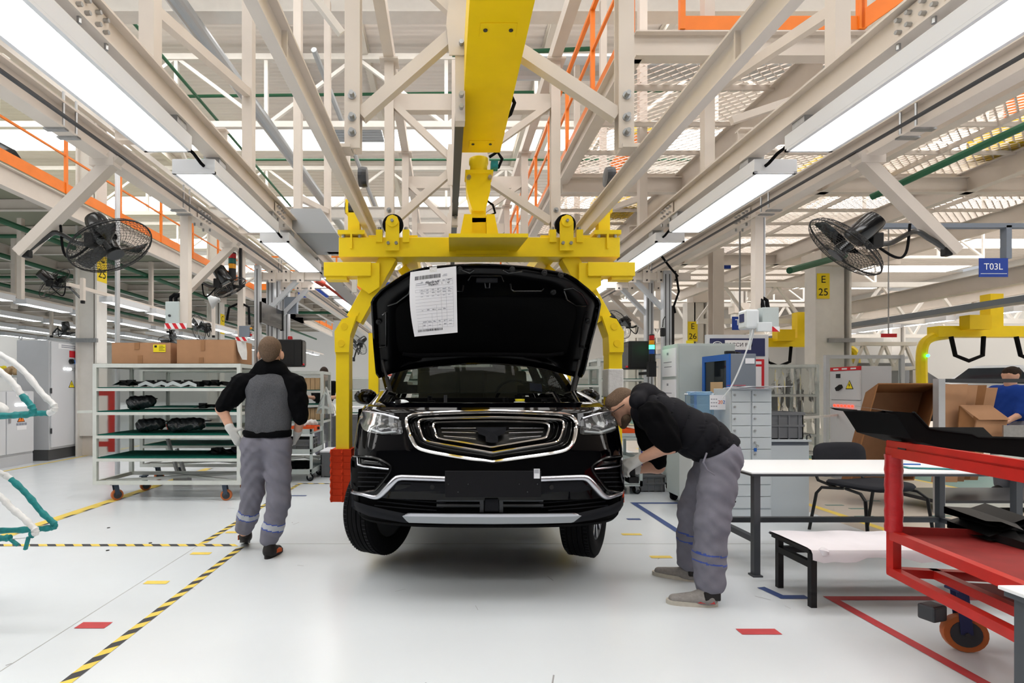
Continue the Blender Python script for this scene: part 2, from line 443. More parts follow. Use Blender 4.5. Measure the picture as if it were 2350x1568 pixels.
# longitudinal lattice beams and purlins
for x in (-6.8, 7.6):
    t = T('lattice_beam', None, None, (x, 5, 7.0), kind='structure')
    obj('bottom_chord', MB().bar((x, 3, 6.6), (x, 45, 6.6), .12, .12), 'white_steel', t)
    obj('top_chord', MB().bar((x, 3, 7.6), (x, 45, 7.6), .12, .12), 'white_steel', t)
    p = obj('web_diagonal', MB().bar((x, 3, 6.6), (x, 4.5, 7.6), .08, .08), 'white_steel', t)
    q = obj('web_diagonal', MB().bar((x, 4.5, 7.6), (x, 6, 6.6), .08, .08), 'white_steel', t)
    for i in range(1, 14): dup_part(p, t, (0, 3*i, 0)); dup_part(q, t, (0, 3*i, 0))
for x in (-9, -3.4, -1.8, .3, 2.2, 4.6, 10):
    obj('roof_purlin', MB().ibeam((x, 2, RZ-.14), (x, 51, RZ-.14), .14, .24), 'cream_far', kind='structure')
obj('crane_beam', MB().ibeam((-12, 8.5, 7.45), (14, 8.5, 7.45), .3, .42, .03), 'white_steel', kind='structure')
obj('crane_beam', MB().ibeam((-6.4, 14.5, 6.1), (1.65, 14.5, 6.1), .16, .3, .02), 'white_steel', kind='structure')
obj('crane_beam', MB().ibeam((-6.4, 20.5, 6.3), (7, 20.5, 6.3), .16, .34, .02), 'white_steel', kind='structure')
# sprinkler pipes
for i, (a, b) in enumerate([((-8, 12.5, 8.15), (9, 12.5, 8.35)), ((-8, 16.5, 8.4), (9, 16.5, 8.4)), ((-8, 18.6, 7.4), (9, 18.6, 7.4)), ((-5.6, 3, 7.9), (-5.6, 40, 7.9)), ((.1, 8.9, 6.9), (2.4, 8.9, 7.0))]):
    obj('sprinkler_pipe', MB().cyl(a, b, .035, n=8), 'pipe_green', kind='structure')
for (a, b) in [((-3.4, 10, 8.3), (-2.5, 18, 6.6)), ((-2.6, 10.5, 8.0), (-1.9, 19, 6.2))]:
    obj('roof_conduit', MB().cyl(a, b, .06, n=8), 'duct_zinc', kind='structure')
obj('ventilation_duct', MB().cyl((1.3, 10, 7.35), (12, 10, 7.35), .22, n=16), 'duct_zinc', kind='structure')
obj('ventilation_duct', MB().cyl((-3.9, 6, 6.9), (-3.4, 26, 6.9), .13, n=16), 'duct_zinc', kind='structure')
heater = MB()
for i in range(6): heater.cyl((-3.2, 13.1+i*.14, 7.75), (-1.6, 13.1+i*.14, 7.75), .05, n=8)
obj('roof_heater', heater, 'duct_zinc', kind='structure')
# ------------------------------------------------------------------ columns with grid signs
def column(x, Y, top, sign=None, side=1, label=None):
    t = T('column', None, None, (x, Y, 0), kind='structure')
    wd, dp, fl = .42, .32, .04                        # H section, flanges face along X
    obj('flange', MB().bb((x-wd/2, Y-dp/2, 0), (x-wd/2+fl, Y+dp/2, top)), 'white_steel', t)
    obj('flange', MB().bb((x+wd/2-fl, Y-dp/2, 0), (x+wd/2, Y+dp/2, top)), 'white_steel', t)
    obj('web_plate', MB().bb((x-wd/2+fl, Y-.02, 0), (x+wd/2-fl, Y+.02, top)), 'cream', t)
    obj('web_cover', MB().bb((x-wd/2+fl, Y-dp/2+.06, .4), (x+wd/2-fl-.06, Y-dp/2+.07, top)), 'white_steel', t)
    obj('collar', MB().bb((x-wd/2-.06, Y-dp/2-.06, 2.25), (x+wd/2+.03, Y-dp/2, 2.33)), 'zinc', t)
    obj('bracket', MB().bb((x-wd/2-.05, Y-dp/2-.05, 4.0), (x+wd/2+.05, Y+dp/2+.05, 4.35)), 'cream', t)
    return t
def grid_sign(t, o, ex, ww, hh, lines):
    o, ex = V(o), V(ex); n = ex.cross(V((0, 0, 1)))
    s = obj('grid_sign', MB().prism([(-ww/2, -hh/2), (ww/2, -hh/2), (ww/2, hh/2), (-ww/2, hh/2)], o, ex, (0, 0, 1), n*.004), 'sign_yellow', t)
    sz = hh/len(lines)*.8
    for i, l in enumerate(lines): text(l, o+V((0, 0, hh*(.5-(i+.5)/len(lines))))+n*.004, ex, (0, 0, 1), sz, 'ink', s)
cl = column(-7.1, 10.7, 7.2); grid_sign(cl, (-6.889, 10.7, 3.78), (0, 1, 0), .3, .62, ['C', '25'])
obj('red_guard', MB().bb((-6.62, 10.46, .1), (-6.44, 10.5, 1.34)).bb((-6.89, 10.5, .2), (-6.6, 10.53, .3)).bb((-6.89, 10.5, 1.2), (-6.6, 10.53, 1.3)), 'red_paint', cl)
c2 = column(-7.2, 16.7, 7.2); grid_sign(c2, (-6.989, 16.7, 3.35), (0, 1, 0), .3, .62, ['C', '26'])
c3 = column(-7.2, 22.7, 7.2); grid_sign(c3, (-6.989, 22.7, 3.1), (0, 1, 0), .3, .62, ['C', '27'])
cr = column(7.78, 10.7, 3.75); grid_sign(cr, (7.425, 10.53, 3.36), (1, 0, 0), .25, .5, ['E', '25'])
obj('flange', MB().bb((7.28, 10.54, 0), (7.57, 10.86, 3.75)), 'white_steel', cr)
obj('cap_plate', MB().bb((7.3, 10.4, 3.75), (8.2, 11, 4.05)), 'cream', cr)
ce = column(7.88, 16.7, 4.0); grid_sign(ce, (7.62, 16.53, 3.1), (1, 0, 0), .3, .62, ['E', '26'])
obj('flange', MB().bb((7.46, 16.54, 0), (7.72, 16.86, 4.0)), 'white_steel', ce)
for x, Y, tp in [(10.4, 19, 5.5), (9.2, 24, 4.2), (-2.95, 25, 4.2), (-1.75, 27, 4.2), (-.9, 30, 4.2), (14, 10.7, 4), (14, 16.7, 4), (7.88, 22.7, 4), (-14.5, 16.7, 4.2), (-14.5, 22.7, 4.2)]:
    dup(c3 if False else cl, (x, Y, 0)) if False else column(x, Y, tp)
obj('standpipe', MB().cyl((-4.98, 8.1, 0), (-4.98, 8.1, 5.2), .035, n=10), 'alu', kind='structure')
# ------------------------------------------------------------------ mezzanines
def railing(a, b, zt, name='railing', hgt=1.1, step=1.5, toe=.14, m='orange'):
    a, b = V(a), V(b); t = T(name, None, None, a, kind='structure'); L = (b-a).length; d = (b-a)/L
    n = max(1, int(round(L/step))); p = None
    for i in range(n+1):
        if p is None: p = obj('post', MB().bar(a, a+V((0, 0, hgt)), .045, .045), m, t)
        else: dup_part(p, t, d*(L*i/n))
    obj('top_rail', MB().bar(a+V((0, 0, hgt)), b+V((0, 0, hgt)), .045, .045), m, t)
    obj('mid_rail', MB().bar(a+V((0, 0, hgt*.58)), b+V((0, 0, hgt*.58)), .03, .03), m, t)
    obj('toe_board', MB().bar(a+V((0, 0, toe/2)), b+V((0, 0, toe/2)), .012, toe), m, t)
    return t
def mezz(name, x0, x1, y0, y1, zt, zb, edge, sx, sy):
    t = T(name, None, None, ((x0+x1)/2, (y0+y1)/2, zb), kind='structure')
    obj('deck', MB().bb((x0, y0, zt-.06), (x1, y1, zt)), 'deck_green', t)
    for x in np.arange(x0, x1+.01, sx): obj('main_beam', MB().ibeam((x, y0, (zt-.06+zb)/2), (x, y1, (zt-.06+zb)/2), .14, zt-.06-zb), 'cream', t)
    p = None
    for Y in np.arange(y0+.1, y1, sy):
        if p is None: p = obj('cross_beam', MB().ibeam((x0, Y, zt-.16), (x1, Y, zt-.16), .09, .18), 'cream', t); Y0 = Y
        else: dup_part(p, t, (0, Y-Y0, 0))
    return t
mezz('mezzanine', -20.4, -6.4, 4.5, 30, 4.62, 4.25, 1, 3.5, 1.5)
railing((-6.4, 4.5, 4.62), (-6.4, 30, 4.62), 0, toe=.18)
for x in (-7.3, -9.2, -11.8): obj('sprinkler_pipe', MB().cyl((x, 4, 4.1), (x, 30, 4.1), .05, n=8), 'pipe_green', kind='structure')
for Y in (6.5, 9.5, 13): obj('sprinkler_pipe', MB().cyl((-18, Y, 4.05), (-6.5, Y, 4.05), .035, n=8), 'pipe_green', kind='structure')
mezz('mezzanine_bridge', -6.4, -1.0, 17.8, 24, 4.62, 4.25, 1, 1.35, 1.2)
railing((-6.3, 17.8, 4.62), (-1.0, 17.8, 4.62), 0, toe=.2)
obj('sprinkler_pipe', MB().cyl((-6.3, 19.5, 4.1), (-1, 19.5, 4.1), .05, n=8), 'pipe_green', kind='structure')
for x in (-4.9, -2.15):
    s = obj('blue_plate', MB().bb((x, 17.7, 4.35), (x+1.0, 17.72, 4.95)), 'blue_sign', kind='structure')
    text('T', (x+.3, 17.7, 4.7), (1, 0, 0), (0, 0, 1), .35, 'white_print', s)
s = obj('blue_plate', MB().bb((6.1, 12.3, 4.1), (6.55, 12.32, 5.15)), 'blue_sign', kind='structure')
# platform of expanded metal on the right
PX0, PX1, PY0, PY1, PZ = 1.65, 10.2, 4.7, 17.0, 4.25
t = T('mesh_platform', None, None, ((PX0+PX1)/2, PY0, PZ), kind='structure')
obj('edge_beam', MB().ibeam((PX0, PY0, PZ+.1), (PX1, PY0, PZ+.1), .12, .22), 'cream', t)
obj('edge_beam', MB().ibeam((PX0, PY0, PZ+.1), (PX0, PY1, PZ+.1), .14, .22), 'cream', t)
for x in (3.35, 5.35, 7.4, 9.6): obj('main_beam', MB().ibeam((x, PY0+.06, PZ+.02), (x, PY1, PZ+.02), .13, .3), 'cream', t)
for x in (2.5, 4.4, 6.4, 8.4): obj('stringer', MB().bar((x, PY0, PZ+.16), (x, PY1, PZ+.16), .035, .06), 'cream', t)
p = None
for i, Y in enumerate(np.arange(PY0+.75, PY1, .75)):
    if p is None: p = obj('joist', MB().bar((PX0, Y, PZ+.16), (PX1, Y, PZ+.16), .03, .05), 'cream', t); Y0 = Y
    else: dup_part(p, t, (0, Y-Y0, 0))
obj('cross_beam', MB().ibeam((PX0, 7.6, PZ-.02), (PX1, 7.6, PZ-.02), .1, .22), 'cream', t)
obj('cross_beam', MB().ibeam((PX0, 12, PZ-.02), (PX1, 12, PZ-.02), .1, .22), 'cream', t)
gm = MB(); cw, ch = .13, .055                        # expanded metal: diamonds of slanted strands
PW, PL = (PX1-PX0)/4, (PY1-PY0)/6
for j in range(int(PL/ch)):
    for i in range(int(PW/cw)+1):
        x = PX0+i*cw+(cw/2 if j % 2 else 0); y = PY0+j*ch; z = PZ+.2
        if x+cw > PX0+PW+.07: continue
        for sx, dy in ((0, 0), (cw/2, 1)):
            a, b = (x+sx, y+(ch if dy else 0)), (x+sx+cw/2, y+(0 if dy else ch))
            gm.add([(a[0], a[1]-.015, z-.012), (b[0], b[1]-.015, z-.012), (b[0], b[1]+.015, z+.012), (a[0], a[1]+.015, z+.012)], [(0, 1, 2, 3)])
g0 = obj('mesh_panel', gm, 'cream', t, kind='stuff')
for i in range(4):
    for j in range(6):
        if i or j: dup_part(g0, t, (i*PW, j*PL, 0))
railing((PX0-.02, PY0, PZ+.22), (PX0-.02, 16, PZ+.22), 0, step=1.3, toe=.16)
railing((PX0+.4, PY0-.05, PZ+.215), (3.6, PY0-.05, PZ+.215), 0, step=1.5, toe=.12)
railing((3.62, PY0-.05, PZ+.22), (4.6, 3.3, PZ+.75), 0, step=1.2, toe=.16)
for x, Y in ((3.0, 9.5), (5.8, 8), (7.5, 7)):        # machines standing up on the platform, seen through the mesh
    r = T('platform_machine', 'orange and yellow machine up on the mesh platform above %s' % {3.0: 'the inner rail', 5.8: 'the right hand lamps', 7.5: 'the tilted fan'}[x], 'machine', (x, Y, PZ+.23))
    obj('base', MB().bb((x-.35, Y-.35, PZ+.23), (x+.35, Y+.35, PZ+.5)), 'yellow', r)
    obj('column', MB().cyl((x, Y, PZ+.5), (x, Y, PZ+1.0), .14), 'orange', r)
    obj('arm', MB().bar((x, Y, PZ+1.0), (x+.4, Y-.5, PZ+1.5), .16, .2), 'orange', r)
    obj('forearm', MB().bar((x+.4, Y-.5, PZ+1.5), (x-.1, Y-1.0, PZ+1.2), .12, .14), 'yellow', r)
# upright cream columns of the platform
for x, Y in ((3.35, 16), (9.6, 7.6)): obj('platform_column', MB().ibeam((x, Y, 0), (x, Y, PZ-.1), .2, .2), 'cream', kind='structure')
# ================================================================== the station: rails, portal frames, lamp beams
rail_z = 2.775
for sgn, nm in ((-1, 'left'), (1, 'right')):
    xo = XC+sgn*1.015
    t = T('conveyor_rail', None, None, (xo, 4, rail_z), kind='structure')
    obj('bottom_flange', MB().bb((xo-.027-.01*sgn, -2, rail_z), (xo+.027-.01*sgn, 26, rail_z+.012)), 'cream', t)
    obj('web', MB().bb((xo+sgn*.0-.006, -2, rail_z+.012), (xo+.006, 26, rail_z+.148)), 'cream', t)
    obj('top_flange', MB().bb((xo-.045, -2, rail_z+.148), (xo+.045, 26, rail_z+.16)), 'cream', t)
    for Y in (1.0, 2.35): obj('stiffener', MB().bb((xo-.03, Y, rail_z+.012), (xo+.03, Y+.012, rail_z+.148)), 'cream', t)
    for off, zz, nm2 in ((1.99, 3.10, 'lamp_beam_inner'), (2.78, 3.05, 'lamp_beam_outer')):
        xb = XC+sgn*(off+.06); zb = zz
        t = T('lamp_beam', None, None, (xb, 4, zb), kind='structure')
        obj('bottom_flange', MB().bb((xb-.06, -2, zb), (xb+.06, 26, zb+.014)), 'cream', t)
        obj('web', MB().bb((xb-sgn*.0-.008, -2, zb+.014), (xb+.008, 26, zb+.166)), 'cream', t)
        obj('top_flange', MB().bb((xb-.06, -2, zb+.166), (xb+.06, 26, zb+.18)), 'cream', t)
        for Y in (2.62, 5.6, 8.6):                  # bolted splices
            obj('splice_plate', MB().bb((xb-sgn*.02-.004, Y-.14, zb+.03), (xb-sgn*.02+.004, Y+.14, zb+.15)), 'cream', t)
            for dy in (-.1, -.04, .04, .1):
                for dz in (.06, .12): obj('bolt', MB().cyl((xb-sgn*.02, Y+dy, zb+dz), (xb-sgn*.05, Y+dy, zb+dz), .011, n=6), 'zinc', t)
            for dy in (-.1, .1):
                for dx in (-.035, .035): obj('bolt', MB().cyl((xb+dx, Y+dy, zb), (xb+dx, Y+dy, zb-.03), .011, n=6), 'zinc', t)
        if off < 2:
            for Y in (3.19, 4.78, 6.37, 7.96, 9.55): obj('suspension_post', MB().bb((xb-.045, Y-.045, zb+.18), (xb+.045, Y+.045, 7.1)), 'cream', t)
            for Y in (3.19, 6.37): obj('post_brace', MB().bar((xb, Y, 3.62), (xb, Y+1.59, 3.98), .06, .07), 'cream', t)
        for Y in (3.5, 3.62, 5.1, 5.22, 8, 8.12):
            if off > 2: obj('hanger_rod', MB().cyl((xb-sgn*.05, Y, zb-.01), (xb-sgn*.05, Y, zb+.24), .009, n=6).bb((xb-.07, Y-.02, zb-.012), (xb+.07, Y+.02, zb)), 'zinc', t)
        if off > 2:
            tr = obj('cable_tray', MB().bb((xb-sgn*.13-.012, -1, zb+.02), (xb-sgn*.13+.012, 20, zb+.035)), 'dark_metal', kind='structure')
# cross ties high over the station
for Y in (4.2, 6.7, 9.2, 13): obj('cross_tie', MB().ibeam((-2.6, Y, 3.33), (-1.72, Y, 3.33), .08, .1), 'cream', kind='structure'); obj('cross_tie', MB().ibeam((2.29, Y, 3.33), (3.2, Y, 3.33), .08, .1), 'cream', kind='structure')
def portal(Y):
    t = T('portal_frame', None, None, (XC, Y, rail_z), kind='structure')
    zt = 7.2 if Y < 4 else 4.92
    for s in (-1, 1):
        x = XC+s*.905
        obj('post', MB().ibeam((x, Y, rail_z+.16), (x, Y, zt), .1, .1, .01, up=(0, 1, 0)).bb((x-.05, Y-.055, rail_z+.16), (x+.05, Y-.048, zt)), 'cream', t)
        obj('foot_plate', MB().bb((x+s*.13-.11-.05*s, Y-.07, rail_z+.16), (x+s*.13+.03-.05*s+.04, Y+.07, rail_z+.185)), 'cream', t)
        for z in (rail_z+.26, rail_z+.36, 3.28): obj('bolt', MB().cyl((x, Y-.055, z), (x, Y-.1, z), .016, n=6).cyl((x, Y-.055, z), (x, Y-.062, z), .028, n=12), 'zinc', t)
        a = V((x-s*.05, Y-.0, 3.17)); b = V((XC-s*0+s*.16-.16, Y-.0, 3.74))
        obj('diagonal_brace', MB().bar(a, V((XC+s*.13-.1, Y, 3.72)), .08, .075, up=(0, 1, 0)), 'cream', t)
        obj('diagonal_brace', MB().bar(V((x-s*.05, Y+.0, 4.45)), V((XC+s*.13-.1, Y, 3.86)), .07, .06, up=(0, 1, 0)), 'cream', t)
    obj('centre_post', MB().bb((.06, Y-.04, 3.12), (.125, Y+.04, zt)), 'cream', t)
    obj('gusset_plate', MB().prism([(.02, 3.55), (.4, 3.55), (.5, 3.7), (.42, 4.0), (.02, 4.0), (-.0, 3.75)], (0, Y-.052, 0), (1, 0, 0), (0, 0, 1), (0, .01, 0)), 'cream', t)
    for z in (3.2, 3.28, 3.62, 3.95): obj('bolt', MB().cyl((.1, Y-.05, z), (.1, Y-.085, z), .016, n=6), 'zinc', t)
    obj('cross_beam', MB().bb((XC-.855, Y+.05, 4.42), (XC+.855, Y+.15, 4.6)), 'cream', t)
    for s in (-1, 1): obj('cap_plate', MB().bb((XC+s*.905-.1, Y-.1, zt-.02), (XC+s*.905+.1, Y+.1, zt)), 'cream', t)
    return t
for Y in (3.58, 5.85, 8.15, 10.5, 12.8): portal(Y)
for s in (-1, 1): obj('ledger_beam', MB().bb((XC+s*.905-.055, 3.7, 4.92), (XC+s*.905+.055, 26, 5.06)), 'cream', kind='structure')
obj('trolley_track', MB().ibeam((XC-.19, 3.6, 3.3), (XC-.19, 26, 3.3), .06, .16), 'dark_metal', kind='structure')
obj('station_cross_beam', MB().ibeam((-1.55, 7.0, 3.22), (2.1, 7.0, 3.22), .1, .2), 'cream', kind='structure')
obj('station_cross_beam', MB().ibeam((-1.55, 9.4, 3.32), (2.1, 9.4, 3.32), .1, .2), 'cream', kind='structure')
for Y in (7.0, 9.4):
    for x in (-1.2, 1.75):
        obj('station_strut', MB().bb((x-.03, Y-.03, 2.6), (x+.03, Y+.03, 3.15)).bar((x, Y, 3.1), (x+(.6 if x < 0 else -.6), Y, 2.75), .035, .035), 'white_steel', kind='structure')
for x, Y in ():
    t = T('side_brace', None, None, (x, Y, 3.2), kind='structure')
    obj('hanger', MB().bb((x+.05 if x > 0 else x-.05, Y+.35, 3.26), (x+.11 if x > 0 else x+.01, Y+.41, 5.2)), 'cream', t)
    obj('brace', MB().bar((x, Y+.4, 4.9), (x-.9 if x < 0 else x+.9, Y+.4, 6.6), .07, .07), 'cream', t)
obj('side_brace', MB().bar((2.4, 4.5, 3.6), (4.2, 4.5, 4.2), .05, .06), 'cream', kind='structure')
obj('side_brace', MB().bar((-2.0, 4.0, 5.6), (-.9, 4.6, 4.4), .05, .06), 'white_steel', kind='structure')
# ------------------------------------------------------------------ strip lamps
LZ, LX, LW, LL = 2.95, 2.165, .27, 1.52
def strip_lamp(name, label, x, Y0, width, length, z, group, glow, bracket=True):
    t = T(name, label, 'lamp', (x, Y0+length/2, z), 0, group)
    w2 = width/2+.025
    hs = MB().bb((x-w2, Y0, z+.01), (x+w2, Y0+length, z+.105))
    obj('housing', hs, 'lamp_body', t, bevel=.004)
    obj('diffuser', MB().bb((x-width/2, Y0+.02, z), (x+width/2, Y0+length-.02, z+.012)), glow, t)
    rim = MB().bb((x-w2, Y0, z-.004), (x-width/2, Y0+length, z+.012)).bb((x+width/2, Y0, z-.004), (x+w2, Y0+length, z+.012)).bb((x-w2, Y0, z-.004), (x+w2, Y0+.02, z+.012)).bb((x-w2, Y0+length-.02, z-.004), (x+w2, Y0+length, z+.012))
    obj('rim', rim, 'lamp_body', t)
    if bracket:
        s = 1 if x < 0 else -1
        obj('mounting_bracket', MB().bb((x+s*.1-.06, Y0+length-.2, z+.105), (x+s*.1+.06, Y0+length-.08, z+.16)), 'zinc', t)
        obj('mounting_bracket', MB().bb((x+s*.1-.06, Y0+.08, z+.105), (x+s*.1+.06, Y0+.2, z+.16)), 'zinc', t)
        obj('cable', MB().tube([(x+s*.08, Y0-.004, z+.05), (x+s*.07, Y0-.03, z+.06), (x+s*.05, Y0-.1, z+.1), (x+s*.02, Y0-.24, z+.13), (x, Y0-.38, z+.12)], .012, 8), 'rubber', t)
    return t
pos = ['nearest the camera', 'second from the front', 'third from the front', 'fourth from the front', 'fifth from the front', 'sixth from the front']
for s, sd in ((-1, 'left'), (1, 'right')):
    for i in range(6):
        strip_lamp('strip_lamp', 'long white strip lamp over the %s side of the car bay, %s' % (sd, pos[i]), XC+s*LX, 2.1+i*1.875, LW, LL, LZ, 'strip lamps over the car bay', 'lamp_glow')
far_rows = []
for x in (-6.3, -8.05, -9.8, -11.6, -13.4): far_rows.append((x, 2.95, 8.6 if x < -6.4 else 9.9, 11 if x > -12 else 8))
for x in (11.9, 13.6): far_rows.append((x, 2.95 if x < 13 else 3.25, 9.6, 7))
proto = None; k = 0
ORD = ['first', 'second', 'third', 'fourth', 'fifth', 'sixth', 'seventh', 'eighth', 'ninth', 'tenth', 'eleventh', 'twelfth']
for ri, (x, z, y0, n) in enumerate(far_rows):
    rowi = ri if x < 0 else ri-5
    for i in range(n):
        side = 'under the left mezzanine' if x < 0 else 'over the far right conveyor line'
        if proto is None:
            proto = strip_lamp('row_lamp', '', 0, 0, .2, 1.25, 0, 'rows of distant strip lamps', 'far_glow', False); proto.location = (0, 0, 0); P0 = proto
            for c in proto.children: pass
        r = dup(P0, (x, y0+i*1.5+.62, z), 0, 'white strip lamp, %s row %s of the car bay, %s in its row' % (ORD[rowi], 'left' if x < 0 else 'right', ORD[i]), 'strip lamps in the rows %s' % side)
for c in list(P0.children): bpy.data.objects.remove(c)
bpy.data.objects.remove(P0)
for x, z, y0, n in far_rows:
    if x > 0: obj('lamp_rail', MB().ibeam((x+.1, y0-1, z+.2), (x+.1, y0+n*1.5+2, z+.2), .1, .12), 'cream', kind='structure')
    else: obj('lamp_rail', MB().bb((x-.03, y0-1, z+.1), (x+.03, y0+n*1.5+1, z+.16)), 'cream', kind='structure')
for x, Y in ((-8.6, 8.9), (-7.4, 9.3), (-8.4, 10.4), (-9, 13), (-6.9, 12.5)): obj('lamp_hanger', MB().bb((x-.04, Y-.04, 2.5 if Y < 9 else 2.9), (x+.04, Y+.04, 4.3)), 'cream', kind='structure')
# ================================================================== yellow carrier
CYR = 4.7; S = CYR/F
def cz(v): return H+(CY-v)*S
def mir(x, s): return XC+s*x                          # x measured from the centre line
duct = T('box_beam', 'long yellow box beam overhead along the middle of the car bay', 'beam', (XC, 4.4, 3.32))
obj('bottom_plate', MB().bb((XC-.166, -2, 3.32), (XC+.166, 4.47, 3.335)), 'yellow_duct', duct)
obj('side_plate', MB().bb((XC-.166, -2, 3.335), (XC-.151, 4.47, 3.62)), 'yellow_duct', duct)
obj('side_plate', MB().bb((XC+.151, -2, 3.335), (XC+.166, 4.47, 3.62)), 'yellow_duct', duct)
obj('top_plate', MB().bb((XC-.166, -2, 3.62), (XC+.166, 4.47, 3.635)), 'yellow_duct', duct)
for Y, wd in ((2.93, .1), (4.3, .1)):
    s = obj('hatch', MB().bb((XC-wd, Y-.05, 3.314), (XC+wd, Y+.06, 3.32)), 'yellow_duct', duct, bevel=.002)
    for x in (-.07, .07): obj('screw', MB().cyl((XC+x, Y, 3.314), (XC+x, Y, 3.308), .012, n=8), 'dark_metal', s)
obj('cable', MB().tube([(XC+.16, 4.0, 3.52), (XC+.2, 4.02, 3.56), (XC+.23, 4.03, 3.5), (XC+.2, 4.04, 3.42), (XC+.17, 4.05, 3.4)], .014, 8), 'rubber', duct)
car_r = T('conveyor_carrier', 'yellow hanging carrier frame with two bent arms around the car', 'carrier', (XC, CYR, .4))
def cpart(name, mb, m='yellow', **k): return obj(name, mb, m, car_r, **k)
cpart('cross_beam', MB().bb((XC-1.21, CYR-.1, cz(596)), (XC+1.21, CYR+.1, cz(552))), bevel=.004)
cpart('rear_cross_beam', MB().bb((XC-.95, 6.5, 2.46), (XC+.95, 6.66, 2.6)))
for s in (-1, 1):
    cpart('side_beam', MB().bb((XC+s*.62-.07, CYR+.1, 2.5), (XC+s*.62+.07, 6.6, 2.62)))
    x = XC+s*.745                                     # wheel plate with guide wheel
    pl = [(-.058, cz(584)), (.058, cz(584)), (.058, cz(520)), (.041, cz(509)), (0, cz(504)), (-.041, cz(509)), (-.058, cz(520))]
    q = cpart('wheel_plate', MB().prism(pl, (x, CYR-.135, 0), (1, 0, 0), (0, 0, 1), (0, .02, 0)))
    obj('hub_cap', MB().cyl((x, CYR-.135, cz(519)), (x, CYR-.15, cz(519)), .05, n=20), 'yellow', q)
    obj('axle', MB().cyl((x, CYR-.15, cz(519)), (x, CYR-.17, cz(519)), .014, n=6), 'zinc', q)
    for dx in (-.034, .034): obj('bolt', MB().cyl((x+dx, CYR-.135, cz(568)), (x+dx, CYR-.155, cz(568)), .015, n=6), 'zinc', q)
    cpart('guide_wheel', MB().lathe([(.03, 0), (.085, .005), (.09, .02), (.09, .05), (.085, .065), (.03, .07)], (x, CYR-.105, cz(522)), (0, 1, 0), 24), 'rubber', smooth=True)
    for dx in (-.115, .115):
        q = cpart('stop_block', MB().bb((x+dx-.028, CYR-.12, cz(564)), (x+dx+.028, CYR-.06, cz(536))))
        obj('bolt', MB().cyl((x+dx, CYR-.09, cz(536)), (x+dx, CYR-.09, cz(529)), .016, n=6), 'zinc', q)
        cpart('stop_base', MB().bb((x+dx*1.5-.04, CYR-.08, cz(552)), (x+dx*1.5+.04, CYR+.08, cz(546))))
    xe = XC+s*1.1                                     # end brackets with rollers
    q = cpart('end_bracket', MB().bb((xe-.115, CYR-.12, cz(546)), (xe+.115, CYR+.12, cz(537))).bb((xe-.008, CYR-.12, cz(578)), (xe+.008, CYR-.08, cz(546))))
    for dx in (-.07, .07): obj('bolt', MB().cyl((xe+dx, CYR-.09, cz(546)), (xe+dx, CYR-.09, cz(553)), .017, n=6), 'zinc', q)
    cpart('roller_post', MB().bb((xe-.01*s-.05, CYR-.05, cz(537)), (xe-.01*s+.05, CYR+.05, cz(492))).bb((xe+s*.05-.012, CYR-.05, cz(492)), (xe+s*.05+.012, CYR+.05, cz(462))))
    cpart('roller', MB().cyl((xe-.07, CYR, cz(478)), (xe+.035, CYR, cz(478)), .05, n=20), 'dark_metal')
    cpart('track_roller', MB().lathe([(.02, 0), (.075, .004), (.08, .03), (.08, .04), (.075, .07), (.02, .075)], (XC+s*.99, CYR-.4, cz(448)), (1, 0, 0), 20), 'dark_metal')
    # arm: strut, bent knee, leg, pad
    xl = 1.187
    def P(dx, v): return V((XC+s*dx, CYR+.02, cz(v)))
    cpart('upper_strut', MB().bar(P(.78, 590), P(1.09, 735), .14, .155, up=(0, 1, 0)), bevel=.004)
    cpart('brace_strut', MB().bar(P(.70, 598)+V((0, .3, 0)), P(.52, 652)+V((0, .3, 0)), .09, .09, up=(0, 1, 0)))
    cpart('jaw_beam', MB().bb((XC+s*.93, CYR-.12, cz(640)), (XC+s*1.335, CYR+.04, cz(609))), bevel=.004)
    cpart('jaw_foot', MB().bb((XC+s*1.14, CYR-.1, cz(647)), (XC+s*1.32, CYR+.02, cz(640))))
    gp = [(.86, 609), (1.05, 609), (1.05, 660), (.95, 679), (.86, 664)]
    gp = [(s*a, cz(v)) for a, v in gp]
    cpart('gusset', MB().prism(gp, (XC, CYR-.095, 0), (1, 0, 0), (0, 0, 1), (0, .022, 0)))
    kp = [(1.247, 810), (1.25, 763), (1.185, 735), (1.06, 728), (1.115, 772), (1.125, 810)]
    kp = [(s*a, cz(v)) for a, v in kp]
    q = cpart('knee_plate', MB().prism(kp, (XC, CYR-.085, 0), (1, 0, 0), (0, 0, 1), (0, .02, 0)))
    for a, v in ((1.165, 752), (1.19, 790)):
        obj('plug', MB().cyl((XC+s*a, CYR-.085, cz(v)), (XC+s*a, CYR-.091, cz(v)), .03, n=20), 'yellow_duct', q)
    cpart('knee', MB().prism([(s*a, cz(v)) for a, v in [(1.245, 815), (1.245, 765), (1.18, 735), (1.04, 720), (1.12, 775), (1.125, 815)]], (XC, CYR-.065, 0), (1, 0, 0), (0, 0, 1), (0, .17, 0)))
    cpart('leg', MB().bb((XC+s*1.127, CYR-.06, .45), (XC+s*1.243, CYR+.1, cz(805))), bevel=.004)
    cpart('foot', MB().bb((XC+s*.80, CYR-.05, .36), (XC+s*1.24, CYR+.09, .45)))
    # rear arm
    cpart('rear_strut', MB().bar((XC+s*.8, 6.58, 2.5), (XC+s*1.13, 6.58, 1.95), .12, .14, up=(0, 1, 0)))
    cpart('rear_leg', MB().bb((XC+s*1.11, 6.5, .4), (XC+s*1.23, 6.64, 2.02)))
    cpart('rear_foot', MB().bb((XC+s*.8, 6.5, .36), (XC+s*1.23, 6.64, .45)))
pad = MB()
